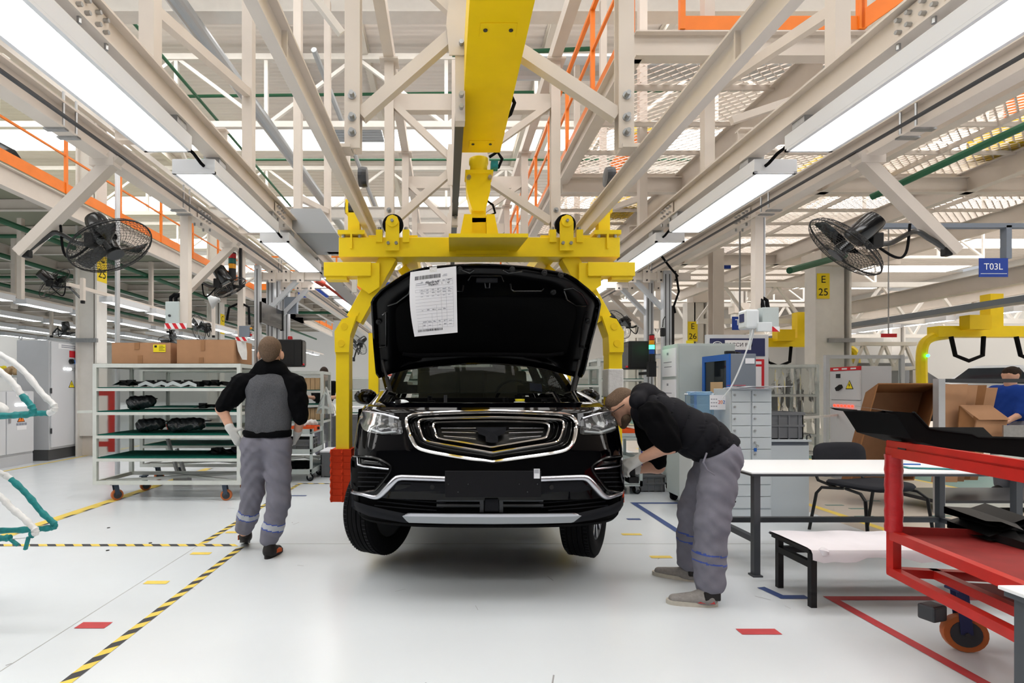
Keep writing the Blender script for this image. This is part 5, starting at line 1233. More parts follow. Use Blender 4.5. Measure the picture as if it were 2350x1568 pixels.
# ================================================================== floor markings
def hazard(label, p, q, wd, period=.15, m2='tape_black'):
    p, q = V(p), V(q); d = (q-p); L = d.length; d.normalize(); s = d.cross(V((0, 0, 1))); mb = MB(); z = V((0, 0, .002)); k = 0; a = 0
    sl = wd*.9
    while a < L:
        b = min(a+period/2, L); c = [p+d*(a-sl/2)-s*wd/2, p+d*(b-sl/2)-s*wd/2, p+d*(b+sl/2)+s*wd/2, p+d*(a+sl/2)+s*wd/2]
        mb.add([x+z for x in c], [(0, 1, 2, 3)], k % 2); a = b; k += 1
    return obj('hazard_tape', mb, ['tape_yellow', m2], None, label, 'tape')
def tape(label, pts, wd, m, grp=None, name='floor_tape'):
    mb = MB(); P = [V((a, b, .002)) for a, b in pts]
    for i, (a, b) in enumerate(zip(P, P[1:])):
        d = (b-a).normalized(); s = d.cross(V((0, 0, 1)))*wd/2; a2 = a-d*(wd/2 if i else 0); h = V((0, 0, .0004*i)); mb.add([a2-s+h, b-s+h, b+s+h, a2+s+h], [(0, 1, 2, 3)])
    return obj(name, mb, m, None, label, 'tape', grp)
hazard('yellow and black hazard tape running towards the viewer on the left floor', (-1.74, .9, 0), (-1.74, 4.52, 0), .056)
hazard('yellow and black hazard tape crossing the left floor in front of the rack', (-8, 4.59, 0), (-1.8, 4.59, 0), .062)
hazard('yellow and black hazard tape running back past the walking man', (-2.115, 4.63, 0), (-2.07, 7.5, 0), .056)
hazard('short hazard tape under the small white trolley', (-2.1, 7.55, 0), (-1.6, 7.55, 0), .05)
tape('wide yellow floor tape passing under the left rack', [(-4.06, 3.6), (-4.0, 9)], .11, 'tape_yellow')
hazard('thin dark edged tape beside the wide yellow tape at the left rack', (-3.985, 3.6, 0), (-3.93, 9, 0), .03, .3)
tape('yellow floor line in front of the grey electrical cabinets', [(-7.18, 5), (-7.18, 16)], .07, 'tape_yellow')
tape('yellow dash on the floor by the walking man, nearer one', [(-2.09, 3.71), (-1.93, 3.71)], .06, 'tape_yellow')
tape('yellow dash on the floor beside the hazard tape crossing', [(-2.08, 4.36), (-1.92, 4.36)], .06, 'tape_yellow')
tape('yellow dash on the floor behind the walking man\'s left foot', [(-2.06, 5.0), (-1.9, 5.0)], .06, 'tape_yellow')
tape('red dash on the left floor near the hazard tape', [(-2.09, 3.04), (-1.92, 3.04)], .08, 'tape_red')
tape('red dash on the right floor in front of the bending man', [(1.62, 2.96), (1.84, 2.96)], .07, 'tape_red')
tape('yellow dash on the floor by the bending man\'s far shoe', [(1.63, 4.27), (1.8, 4.27)], .06, 'tape_yellow')
tape('yellow dash on the floor right of the car\'s wheel', [(1.62, 4.93), (1.8, 4.93)], .06, 'tape_yellow')
tape('blue tape corner on the floor behind the bending man', [(2.95, 6.27), (2.2, 6.27), (2.18, 4.9)], .07, 'tape_blue')
tape('blue dash on the floor behind the car\'s right wheel', [(1.86, 5.5), (2.0, 5.5)], .06, 'tape_blue')
tape('small blue tape corner under the low bench leg', [(2.13, 3.62), (2.17, 3.45), (2.33, 3.45)], .06, 'tape_blue')
tape('long red tape outline around the red trolley', [(3.4, 3.43), (2.47, 3.43), (2.44, .9)], .065, 'tape_red')
tape('blue dash on the floor left of the hazard tape', [(-2.05, 6.7), (-1.75, 6.7)], .05, 'tape_blue')
obj('floor_far_area', MB().bb((3.95, 5.0, -.1), (9.0, 40, .001)), 'far_floor', kind='structure')
obj('floor_teal_lane', MB().bb((6.95, 5.0, -.1), (9.2, 30, .002)), 'teal_floor', kind='structure')
tape('yellow line along the teal floor lane', [(6.9, 5), (6.9, 30)], .08, 'tape_yellow')
tape('yellow line on the tan floor behind the chair', [(4.18, 5.0), (4.28, 12)], .09, 'tape_yellow')
for i, (u, v) in enumerate(((1915, 1160), (1970, 1168), (2000, 1150), (1985, 1186), (2080, 1195), (2160, 1185))):
    p = FL(u, v); obj('paint_mark', MB().bb((p.x-.1, p.y-.02, .001), (p.x+.1, p.y+.02, .003)), 'teal_floor', kind='structure')
obj('floor_joint', MB().bb((-2.128, .8, 0), (-2.122, 4.6, .0012)), 'floor_seam', kind='structure')
obj('floor_joint', MB().bb((-1.8, 4.63, 0), (8, 4.635, .0012)), 'floor_seam', kind='structure')
rs = random.Random(11); sc_ = MB()
for i in range(46):
    x, y = rs.uniform(-4.5, 3), rs.uniform(1.6, 6); a = rs.uniform(0, 3); l = rs.uniform(.01, .05); d = V((math.cos(a), math.sin(a), 0)); s = V((-d.y, d.x, 0))*rs.uniform(.001, .004); p = V((x, y, .0012))
    sc_.add([p-d*l-s, p+d*l-s, p+d*l+s, p-d*l+s], [(0, 1, 2, 3)])
obj('floor_scuffs', sc_, 'scuff', kind='structure')
for i, (u, v) in enumerate(((249, 1212), (247, 1264), (345, 1247))):
    p = FL(u, v); obj('floor_chip', MB().cyl(p, p+V((0, 0, .004)), .014, n=7), 'black_plastic', None, ['small black scrap on the left floor behind the hazard tape', 'small black scrap on the left floor in front of the hazard tape', 'small black scrap on the left floor touching the hazard tape'][i], 'scrap', 'black scraps on the left floor')
# ================================================================== castors, racks, carts
def castor(parent, x, y, z, r=.07, turn=.4, tyre='wheel_orange', fork='castor_blue', name='castor'):
    d = V((math.cos(turn), math.sin(turn), 0)); n = V((-d.y, d.x, 0)); c = V((x, y, r))-n*.0+d*.02
    t = obj(name, MB().bb((x-.04, y-.04, z-.012), (x+.04, y+.04, z)).bar(V((x, y, z-.01))+n*.03, c+n*.03, .05, .006, up=n).bar(V((x, y, z-.01))-n*.03, c-n*.03, .05, .006, up=n), fork, parent)
    obj('tyre', MB().lathe([(r*.72, -.022), (r*.97, -.022), (r, -.012), (r, .012), (r*.97, .022), (r*.72, .022)], c, n, 22), tyre, t, smooth=40)
    obj('wheel_hub', MB().cyl(c-n*.0245, c+n*.0245, r*.7, n=20).cyl(c-n*.04, c+n*.04, .012, n=8), 'dark_metal', t)
    return t
def rack(label, x0, x1, y0, y1, zb, shelves, zt, mat_='teal_mat', glass=True, frame='white_steel', b=.045, group=None):
    t = T('shelf_rack', label, 'rack', ((x0+x1)/2, (y0+y1)/2, 0), 0, group)
    for x in (x0+b/2, x1-b/2):
        for y in (y0+b/2, y1-b/2): obj('post', MB().bb((x-b/2, y-b/2, zb), (x+b/2, y+b/2, zt)), 'rack_paint', t)
    def ring(z, nm, hh=b):
        obj(nm, MB().bb((x0+b, y0, z-hh), (x1-b, y0+b*.8, z)), 'rack_paint', t); obj(nm, MB().bb((x0+b, y1-b*.8, z-hh), (x1-b, y1, z)), 'rack_paint', t)
        obj(nm, MB().bb((x0, y0+b, z-hh), (x0+b*.8, y1-b, z)), 'rack_paint', t); obj(nm, MB().bb((x1-b*.8, y0+b, z-hh), (x1, y1-b, z)), 'rack_paint', t)
    ring(zt, 'top_rail'); ring(zb+b, 'base_rail')
    obj('top_panel', MB().bb((x0+.01, y0+.01, zt-.004), (x1-.01, y1-.01, zt+.004)), 'shelf_glass' if glass else 'rack_paint', t)
    for z in shelves:
        ring(z, 'shelf_rail', .035); s = obj('shelf', MB().bb((x0+b*.8, y0+b*.8, z-.012), (x1-b*.8, y1-b*.8, z+.004)), 'dark_metal', t)
        if mat_: obj('shelf_mat', MB().bb((x0+b, y0+.02, z+.004), (x1-b, y1-.02, z+.012)), mat_, s)
    if glass:
        for x in (x0+.012, x1-.012): obj('side_pane', MB().bb((x-.003, y0+b, shelves[-1] if False else zb+.3), (x+.003, y1-b, zt-b)), 'shelf_glass', t)
        obj('back_pane', MB().bb((x0+b, y1-.02, zb+.3), (x1-b, y1-.014, zt-b)), 'shelf_glass', t)
    for x in (x0+.22, x1-.22):
        for y in (y0+.08, y1-.08): castor(t, x, y, zb, .066, .9 if x < (x0+x1)/2 else .1)
    obj('under_brace', MB().bar((x0+.1, y0+.1, zb+.03), (x1-.3, y1-.1, zb+.03), .04, .03).bar((x0+.5, y1-.1, zb+.03), (x1-.1, y0+.1, zb+.03), .04, .03), 'rack_paint', t)
    return t
mat('rack_paint', (206, 210, 206), .45, var=.06, scale=12)
SH = [1.35, 1.065, .786, .512]
r1 = rack('wide pale rack with green shelf mats and cartons on top', -4.2, -2.443, 6.35, 7.12, .2, SH, 1.64)
obj('push_bar', MB().bar((-4.35, 6.3, 1.07), (-4.2, 6.38, 1.07), .03, .03), 'rack_paint', r1)
r2 = dup(r1, (-3.58, 8.16, 0), 0, 'second pale rack standing behind the wide front rack')
tl = T('tow_lever', 'grey folding tow bar with ring standing behind the rack', 'lever', (-3.86, 7.6, 0)); obj('lever_foot', MB().bb((-3.8, 7.44, 0), (-3.6, 7.56, .12)), 'zinc', tl)
obj('lever_arm', MB().bar((-3.75, 7.5, .1), (-3.93, 7.5, .72), .03, .06, up=(0, 1, 0)).bar((-3.65, 7.5, .1), (-3.78, 7.5, .5), .03, .06, up=(0, 1, 0)), 'zinc', tl)
obj('ring', MB().tube([(-3.95+.05*math.cos(a), 7.5, .78+.06*math.sin(a)) for a in np.linspace(0, 2*pi, 16, endpoint=False)], .012, 6, closed=True), 'red_pad', tl)
def carton(label, x0, x1, y0, y1, z0, z1, seam=.5, side='cardboard_dark'):
    t = T('carton', label, 'box', ((x0+x1)/2, (y0+y1)/2, z0)); obj('box_body', MB().bb((x0, y0, z0), (x1, y1, z1-.004)), 'cardboard', t, bevel=.004)
    for a, b in ((y0, (y0+y1)/2-.002), ((y0+y1)/2+.002, y1)): obj('flap', MB().bb((x0, a, z1-.004), (x1, b, z1)), 'cardboard', t)
    return t
c1 = carton('brown carton with yellow label on top of the wide rack', -4.08, -3.36, 6.52, 7.05, 1.645, 1.905)
obj('yellow_label', MB().bb((-3.57, 6.514, 1.79), (-3.42, 6.5185, 1.88)), 'label_yellow', c1)
k = MB()
for i in range(4): k.bb((-3.50, 6.5125, 1.865-i*.017), (-3.45+.02*(i % 2), 6.514, 1.86-i*.017))
k.bb((-3.555, 6.5125, 1.845), (-3.525, 6.514, 1.87)); obj('label_print', k, 'ink', c1)
obj('tape_strip', MB().bb((-3.80, 6.514, 1.82), (-3.74, 6.5185, 1.905)).bb((-3.76, 6.514, 1.645), (-3.70, 6.5185, 1.75)), 'tape_brown', c1)
c2_ = carton('brown carton with taped seam beside the yellow labelled carton', -3.25, -2.56, 6.45, 7.05, 1.645, 1.935)
obj('tape_strip', MB().bb((-2.96, 6.444, 1.80), (-2.91, 6.4485, 1.925)).bb((-2.98, 6.444, 1.645), (-2.93, 6.4485, 1.72)), 'tape_brown', c2_)
obj('paper_sheet', MB().grid([[V((-2.555, 6.5, 1.93)), V((-2.50, 6.68, 1.92))], [V((-2.53, 6.5, 1.8)), V((-2.48, 6.66, 1.8))], [V((-2.50, 6.55, 1.70)), V((-2.47, 6.63, 1.70))]]), 'white_wrap', c2_)
# black trim pieces and bagged lamps on the shelves
def zig(label, x0, x1, y, z, n, m='black_plastic', grp=None, top=None):
    t = T('trim_part', label, 'car part', ((x0+x1)/2, y, z), 0, grp); P = []; k = 2*n
    if m == 'bottle_white': obj('white_liner', MB().grid([[V((x0+(x1-x0)*i/k, y-.135, z+(.03 if i % 2 else .0))) for i in range(k+1)], [V((x0+(x1-x0)*i/k, y-.13, z+(.075 if i % 2 else .035))) for i in range(k+1)]]), m, t); m = 'black_plastic'
    for i in range(k+1):
        x = x0+(x1-x0)*i/k; P.append([V((x, y-.12+.02*(i % 3), z+.012+(.06 if i % 2 else .01))), V((x+.03, y, z+.03+(.04 if i % 2 else .0))), V((x+.05, y+.15, z+.012+(.05 if i % 2 else .0)))])
    obj('moulding', MB().grid(P), m, t)
    obj('clip', MB().bb((x0+.05, y-.06, z+.02), (x0+.13, y, z+.085)).bb((x1-.2, y-.04, z+.02), (x1-.12, y+.02, z+.09)), 'black_plastic', t)
    return t
z = 1.362
zig('black trim piece at the left end of the top shelf', -4.05, -3.72, 6.6, z, 2)
zig('white backed trim piece on the left of the top shelf', -3.74, -3.36, 6.62, z, 2, 'bottle_white')
zig('white backed trim piece in the middle of the top shelf', -3.40, -3.02, 6.6, z, 2, 'bottle_white')
zig('black trim piece right of the middle on the top shelf', -3.05, -2.70, 6.63, z, 3)
for i, x in enumerate((-3.72, -3.45, -3.2, -3.02)): obj('trim_clip', MB().box((x, 6.55, 1.40), (.09, .07, .065), rotz(i*.4)), 'black_plastic', None, 'small black clip on the top shelf of the wide rack, %s from the left' % ['first', 'second', 'third', 'fourth'][i], 'car part', 'black clips on the top shelf', bevel=.01)
mnt = T('bracket_part', 'black bracket with raised plate at the right of the top shelf', 'car part', (-2.63, 6.75, 1.362)); obj('plate', MB().bb((-2.72, 6.76, 1.40), (-2.63, 6.78, 1.49)).bb((-2.6, 6.76, 1.40), (-2.54, 6.78, 1.49)), 'black_plastic', mnt); obj('foot', MB().bb((-2.75, 6.7, 1.362), (-2.5, 6.8, 1.40)), 'black_plastic', mnt)
def bagged(label, c, r, tilt=0):
    c = V(c); t = T('bagged_lamp', label, 'car part', (c.x, c.y, c.z-r[2]))
    P = [(c+V((-r[0]*.6, 0, -.01)), c+V((r[0]*.55, 0, .01)), r[2]*.95, r[2]*.8, (0, 1, 0), 1.2)]
    obj('lamp_unit', blob(P, .012, .05, lambda X, Y, Z: .008*np.sin(X*60+Y*40)*np.sin(Z*55+X*30), clip=lambda X, Y, Z: c.z-r[2]-Z), 'bag_dark', t, smooth=True)
    obj('mounting_tab', MB().bb((c.x+r[0]*.6, c.y-.02, c.z+r[2]*.4), (c.x+r[0]*1.1, c.y+.02, c.z+r[2]*.55)), 'black_plastic', t)
bagged('dark lamp unit in clear bag on the second shelf', (-3.76, 6.62, 1.175), (.16, .1, .095))
bagged('dark lamp unit in clear bag at the left of the third shelf', (-3.66, 6.65, .895), (.17, .1, .092))
bagged('long dark lamp unit in clear bag on the third shelf', (-3.2, 6.62, .90), (.26, .1, .095))
zig('folded black part on the right of the second shelf', -3.1, -2.55, 6.65, 1.08, 2)
zig('folded black part at the right of the lowest shelf', -2.95, -2.66, 6.65, .525, 2)
zig('folded dark blue part beside it on the lowest shelf', -2.72, -2.48, 6.7, .525, 2, 'navy')
# small rack, small trolley and crates behind the walking man
r3 = rack('small glass rack with brown board packs behind the walking man', -2.95, -1.98, 8.6, 9.2, .15, [1.31, 1.08, .82], 1.62)
for z, lb in ((1.325, 'brown board pack on the upper shelf of the small rack'), (.835, 'brown board pack on the lower shelf of the small rack')):
    t = T('board_pack', lb, 'box', (-2.22, 8.9, z))
    for i in range(5): obj('board', MB().bb((-2.42+i*.075, 8.65, z), (-2.352+i*.075, 9.05, z+.19)), 'wood', t)
bagp = T('plastic_bag', 'clear plastic bag hanging from the small glass rack', 'bag', (-1.9, 8.5, 1.0))
obj('bag_film', MB().lathe([(.01, .42), (.03, .38), (.07, .25), (.12, .12), (.16, .0)], (-1.9, 8.45, .95), (0, 0, 1), 18), 'polythene', bagp, smooth=True)
def crate(label, x0, x1, y0, y1, z0, z1, m='crate_grey', ribs=4, grp=None):
    t = T('crate', label, 'crate', ((x0+x1)/2, (y0+y1)/2, z0), 0, grp); w_ = .012
    obj('tub', MB().bb((x0, y0, z0), (x1, y1, z0+w_)).bb((x0, y0, z0), (x1, y0+w_, z1)).bb((x0, y1-w_, z0), (x1, y1, z1)).bb((x0, y0, z0), (x0+w_, y1, z1)).bb((x1-w_, y0, z0), (x1, y1, z1)), m, t)
    obj('rim', MB().bb((x0-.012, y0-.012, z1-.03), (x1+.012, y0, z1)).bb((x0-.012, y1, z1-.03), (x1+.012, y1+.012, z1)).bb((x0-.012, y0, z1-.03), (x0, y1, z1)).bb((x1, y0, z1-.03), (x1+.012, y1, z1)), m, t)
    for i in range(ribs):
        x = x0+(x1-x0)*(i+.5)/ribs; obj('rib', MB().bb((x-.006, y0-.01, z0), (x+.006, y0, z1-.03)), m, t)
        y = y0+(y1-y0)*(i+.5)/ribs; obj('rib', MB().bb((x0-.01, y-.006, z0), (x0, y+.006, z1-.03)), m, t); obj('rib', MB().bb((x1, y-.006, z0), (x1+.01, y+.006, z1-.03)), m, t)
    obj('band', MB().bb((x0-.009, y0-.009, (z0+z1)/2-.01), (x1+.009, y0, (z0+z1)/2+.01)).bb((x1, y0, (z0+z1)/2-.01), (x1+.009, y1, (z0+z1)/2+.01)).bb((x0-.009, y0, (z0+z1)/2-.01), (x0, y1, (z0+z1)/2+.01)), m, t)
    return t
crate('big grey crate at the bottom of the stack beside the yellow leg', -1.98, -1.2, 9.3, 9.9, 0, .42)
crate('big grey crate on top of the stack beside the yellow leg', -1.98, -1.2, 9.3, 9.9, .42, .86)
k1 = crate('small grey crate on the floor under a stack of white paper', -1.9, -1.56, 8.1, 8.6, 0, .37)
obj('paper_stack', MB().bb((-1.91, 8.08, .375), (-1.55, 8.6, .40)), 'paper', None, 'stack of white paper lying on the small grey crate', 'paper')
def cart(label, x0, x1, y0, y1, trays, h=.30, b=.035):
    t = T('tool_cart', label, 'trolley', ((x0+x1)/2, (y0+y1)/2, 0)); zt = trays[-1]
    for x in (x0, x1-b):
        for y in (y0, y1-b): obj('post', MB().bb((x, y, .11), (x+b, y+b, zt)), 'cab_green', t)
    for z in trays:
        obj('tray', MB().bb((x0, y0, z-.07), (x1, y0+.006, z)).bb((x0, y1-.006, z-.07), (x1, y1, z)).bb((x0, y0, z-.07), (x0+.006, y1, z)).bb((x1-.006, y0, z-.07), (x1, y1, z)).bb((x0, y0, z-.05), (x1, y1, z-.044)), 'cab_green', t)
    for x in (x0+.07, x1-.07):
        for y in (y0+.07, y1-.07): castor(t, x, y, .12, .05, .3, 'rubber', 'zinc')
    return t
cart('small pale trolley with an orange tray behind the walking man', -2.6, -1.93, 7.7, 8.4, [.18, .47, .76])
def bin_tray(label, c, sz, m, n=3):
    x, y, z = c; a, b, h = sz; t = T('parts_tray', label, 'tray', c)
    obj('bottom', MB().bb((x-a/2, y-b/2, z), (x+a/2, y+b/2, z+.01)), m, t)
    for s in (-1, 1): obj('wall', MB().bb((x-a/2, y+s*b/2-.005, z), (x+a/2, y+s*b/2+.005, z+h)), m, t)
    for i in range(n+1): xx = x-a/2+a*i/n; obj('divider', MB().bb((xx-.005, y-b/2, z), (xx+.005, y+b/2, z+h)), m, t)
    for i in range(n): obj('parts', MB().box((x-a/2+a*(i+.5)/n, y, z+h*.5), (a/n*.6, b*.6, h*.5), rotz(i)), 'black_plastic', t)
bin_tray('orange parts tray on the small pale trolley', (-2.1, 7.95, .72), (.36, .3, .07), 'orange_plastic')
obj('white_bag', blob([((-2.15, 8.15, .80), (-2.02, 8.2, .82), .06, .05)], .015, .04, wrinkle(.012, 1.2)), 'white_wrap', None, 'crumpled white bag behind the orange tray', 'bag', smooth=True)
crate('grey crate on the middle tray of the small pale trolley', -2.5, -2.0, 7.78, 8.3, .43, .6)
obj('black_parts', blob([((-2.4, 8.0, .19), (-2.1, 8.05, .2), .09, .08, (0, 0, 1), .7)], .015, .04, wrinkle(.012, .8), clip=lambda X, Y, Z: .136-Z), 'rubber', None, 'black rubber parts on the bottom tray of the small trolley', 'car part', smooth=True)
# ================================================================== wrapped hook rack at the left edge
hk = T('hook_rack', 'rack of padded hook arms wrapped in white and teal at left edge', 'rack', (-3.05, 3.0, 0))
Yh = 3.0
def hook(vs, dy, teal_from, nm):
    pts = [W(u, v, Yh+dy) for u, v in vs]; P = smooth_poly(pts, 6, False); k = int(len(P)*teal_from)
    rr = [.017+.002*math.sin(i*2.3)+.0015*math.sin(i*5.1) for i in range(len(P))]
    h = obj('arm', MB().tube(P[:k+1], rr[:k+1], 10), 'white_wrap', hk, smooth=True); obj('teal_binding', MB().tube(P[k:], rr[k:], 10), 'teal_wrap', h, smooth=True)
hook([(-60, 785), (0, 814), (52, 850), (98, 905), (122, 928), (125, 940), (112, 948), (75, 949), (30, 953)], .08, .74, 'a')
hook([(-60, 810), (0, 853), (30, 880), (50, 907), (70, 930), (76, 944), (60, 952), (0, 955), (-60, 956)], -.12, .38, 'b')
hook([(-60, 1062), (0, 1086), (25, 1100), (62, 1135), (95, 1175), (122, 1200), (124, 1209), (105, 1213), (40, 1217), (-60, 1220)], .08, .22, 'c')
hook([(-60, 1100), (0, 1140), (25, 1165), (55, 1190), (78, 1213), (82, 1222), (72, 1228)], -.12, .9, 'd')
hook([(-60, 1234), (0, 1236), (24, 1234)], -.12, .1, 'e')
for (a, b) in (((24, 1238), (42, 1252)), ((66, 1232), (58, 1262))):
    obj('loose_end', MB().bar(W(*a, 2.88), W(*b, 2.88), .014, .02, up=(0, 1, 0)), 'teal_wrap', hk, bevel=.003)
obj('wire', MB().tube([W(24, 1238, 2.88), W(66, 1234, 2.88)], .0025, 6), 'zinc', hk)
obj('padded_bundle', blob([(W(-40, 925, 2.95), W(8, 946, 2.95), .06, .03)], .012, .04, wrinkle(.008)), 'white_wrap', hk, smooth=True)
obj('upright', MB().bb((-3.0, 2.8, .1), (-2.94, 2.86, 1.7)), 'rack_paint', hk); obj('upright', MB().bb((-3.0, 3.1, .1), (-2.94, 3.16, 1.7)), 'rack_paint', hk)
for v in (785, 1062, 1100, 810): obj('cross_arm', MB().bb((-3.0, 2.82, H+(CY-v)*3/F-.02), (-2.62, 3.14, H+(CY-v)*3/F+.02)), 'rack_paint', hk)
for v in (955, 1220, 1236): obj('cross_arm', MB().bb((-2.97, 2.82, H+(CY-v)*3/F-.015), (-2.64, 3.12, H+(CY-v)*3/F+.015)), 'rack_paint', hk)
obj('base', MB().bb((-3.6, 2.6, .1), (-2.9, 3.4, .16)), 'rack_paint', hk)
for x in (-3.5, -3.0):
    for y in (2.68, 3.32): castor(hk, x, y, .12, .05, .5)
# ================================================================== electrical cabinets on the left
def warn(parent, c, ex, s, m='label_yellow'):
    c, ex = V(c), V(ex); n = ex.cross(V((0, 0, 1))); k = obj('warning_sign', MB().prism([(-s/2, -s*.43), (s/2, -s*.43), (0, s*.43)], c, ex, (0, 0, 1), n*.003), 'ink', parent)
    obj('sign_face', MB().prism([(-s*.40, -s*.37), (s*.40, -s*.37), (0, s*.33)], c+n*.003, ex, (0, 0, 1), n*.002), m, k)
    obj('bolt_mark', MB().prism([(.02*s, .2*s), (-.09*s, -.08*s), (-.0*s, -.06*s), (-.04*s, -.3*s), (.09*s, .0), (.01*s, -.0)], c+n*.005, ex, (0, 0, 1), n*.002), 'ink', k)
e1 = T('electrical_cabinet', 'tall grey electrical cabinet with lifting eyes beside the column', 'cabinet', (-7.67, 10.48, 0))
obj('body', MB().bb((-7.97, 9.92, .2), (-7.37, 11.04, 2.24)), 'cab_grey', e1, bevel=.006); obj('plinth', MB().bb((-7.96, 9.93, 0), (-7.39, 11.03, .2)), 'plinth', e1)
dr = obj('door', MB().bb((-7.37, 9.95, .24), (-7.345, 11.02, 2.22)), 'cab_light', e1, bevel=.004)
obj('hinge', MB().cyl((-7.35, 9.95, 1.25), (-7.35, 9.95, 1.35), .015), 'dark_metal', dr); obj('hinge', MB().cyl((-7.35, 9.95, .5), (-7.35, 9.95, .6), .015), 'dark_metal', dr)
obj('red_plate', MB().bb((-7.345, 10.42, 1.95), (-7.34, 10.58, 2.08)), 'red_print', dr)
obj('title_label', MB().bb((-7.345, 10.12, 2.1), (-7.34, 10.8, 2.2)), 'white_print', dr)
k = MB()
for z_ in (2.17, 2.135): k.bb((-7.34, 10.2, z_-.008), (-7.338, 10.72, z_+.008))
obj('title_print', k, 'ink_soft', dr)
obj('main_switch', MB().cyl((-7.345, 10.45, 1.87), (-7.30, 10.45, 1.87), .05).bar((-7.29, 10.42, 1.9), (-7.29, 10.48, 1.84), .02, .02), 'black_plastic', dr); obj('key_switch', MB().bb((-7.345, 10.55, 1.83), (-7.335, 10.64, 1.9)), 'screen_blue', dr)
for i in range(6): obj('indicator', MB().cyl((-7.345, 10.28+i*.075, 1.72), (-7.32, 10.28+i*.075, 1.72), .024, n=12), 'indicator_white' if i < 3 else 'zinc', dr)
warn(dr, (-7.344, 10.48, 1.43), (0, 1, 0), .17)
for x, y in ((-7.93, 9.96), (-7.42, 9.96), (-7.42, 11.0)): obj('lifting_eye', MB().tube([(x+.03*math.cos(a), y, 2.28+.03*math.sin(a)) for a in np.linspace(0, 2*pi, 14, endpoint=False)], .009, 6, closed=True), 'zinc', e1)
obj('conduit', MB().tube([(-7.3, 11.15, .5), (-7.28, 11.2, .25), (-7.3, 11.35, .1), (-7.3, 11.6, .05)], .05, 8), 'rubber', e1, smooth=True)
e2 = T('electrical_cabinet', 'low grey electrical cabinet with orange warning sign at left', 'cabinet', (-7.72, 9.36, 0))
obj('body', MB().bb((-8.05, 8.4, .18), (-7.47, 9.66, 1.3)), 'cab_grey', e2, bevel=.005); obj('plinth', MB().bb((-8.04, 8.41, 0), (-7.46, 9.65, .18)), 'cab_grey', e2)
dr = obj('door', MB().bb((-7.47, 9.06, .22), (-7.445, 9.65, 1.29)), 'cab_light', e2, bevel=.004); dr2 = obj('door', MB().bb((-7.47, 8.42, .22), (-7.445, 9.04, 1.29)), 'cab_light', e2, bevel=.004)
obj('handle', MB().bb((-7.445, 9.09, .75), (-7.42, 9.12, .92)), 'zinc', dr)
for i in range(4): obj('indicator', MB().cyl((-7.445, 9.25+i*.075, 1.06), (-7.42, 9.25+i*.075, 1.06), .026, n=12), 'indicator_white', dr)
warn(dr, (-7.444, 9.36, .83), (0, 1, 0), .17, 'orange')
obj('name_label', MB().bb((-7.445, 9.25, 1.2), (-7.44, 9.5, 1.26)).bb((-7.445, 9.27, .62), (-7.44, 9.48, .69)), 'white_print', dr)
for i in range(4): obj('caption', MB().bb((-7.445, 9.26+i*.06, .70), (-7.44, 9.305+i*.06, .74)), 'ink_soft', dr)
# crates and racks far left
sh = T('parts_shelf', 'shelf of yellowish plastic bags behind the tall cabinet', 'shelf', (-9.6, 12.2, 0))
for z_ in (.3, 1.0, 1.6): obj('shelf_board', MB().bb((-10.6, 12, z_), (-8.9, 12.5, z_+.04)), 'red_paint' if z_ == 1.0 else 'rack_paint', sh)
for x in (-10.6, -8.94): obj('upright', MB().bb((x, 12, 0), (x+.04, 12.5, 2.2)), 'rack_paint', sh)
for i in range(8): obj('parts_bag', blob([((-10.4+i*.2, 12.2, 1.72), (-10.35+i*.2, 12.25, 1.78), .09, .08)], .025, .04, wrinkle(.02, .8)), 'label_yellow' if i % 3 == 1 else 'wood', None, 'plastic bag of parts on the shelf behind the tall cabinet, %s from the left' % ['first', 'second', 'third', 'fourth', 'fifth', 'sixth', 'seventh', 'eighth'][i], 'bag', 'bags on the far left shelf', smooth=True)
bn = T('bin_row', 'blue plastic bin on the shelf behind the tall cabinet', 'bin', (-9.4, 12.1, 1.04)); obj('tub', MB().bb((-10.0, 12.02, 1.04), (-9.0, 12.3, 1.16)), 'cab_blue', bn); obj('rim', MB().bb((-10.02, 12.0, 1.16), (-8.98, 12.32, 1.19)), 'cab_blue', bn)
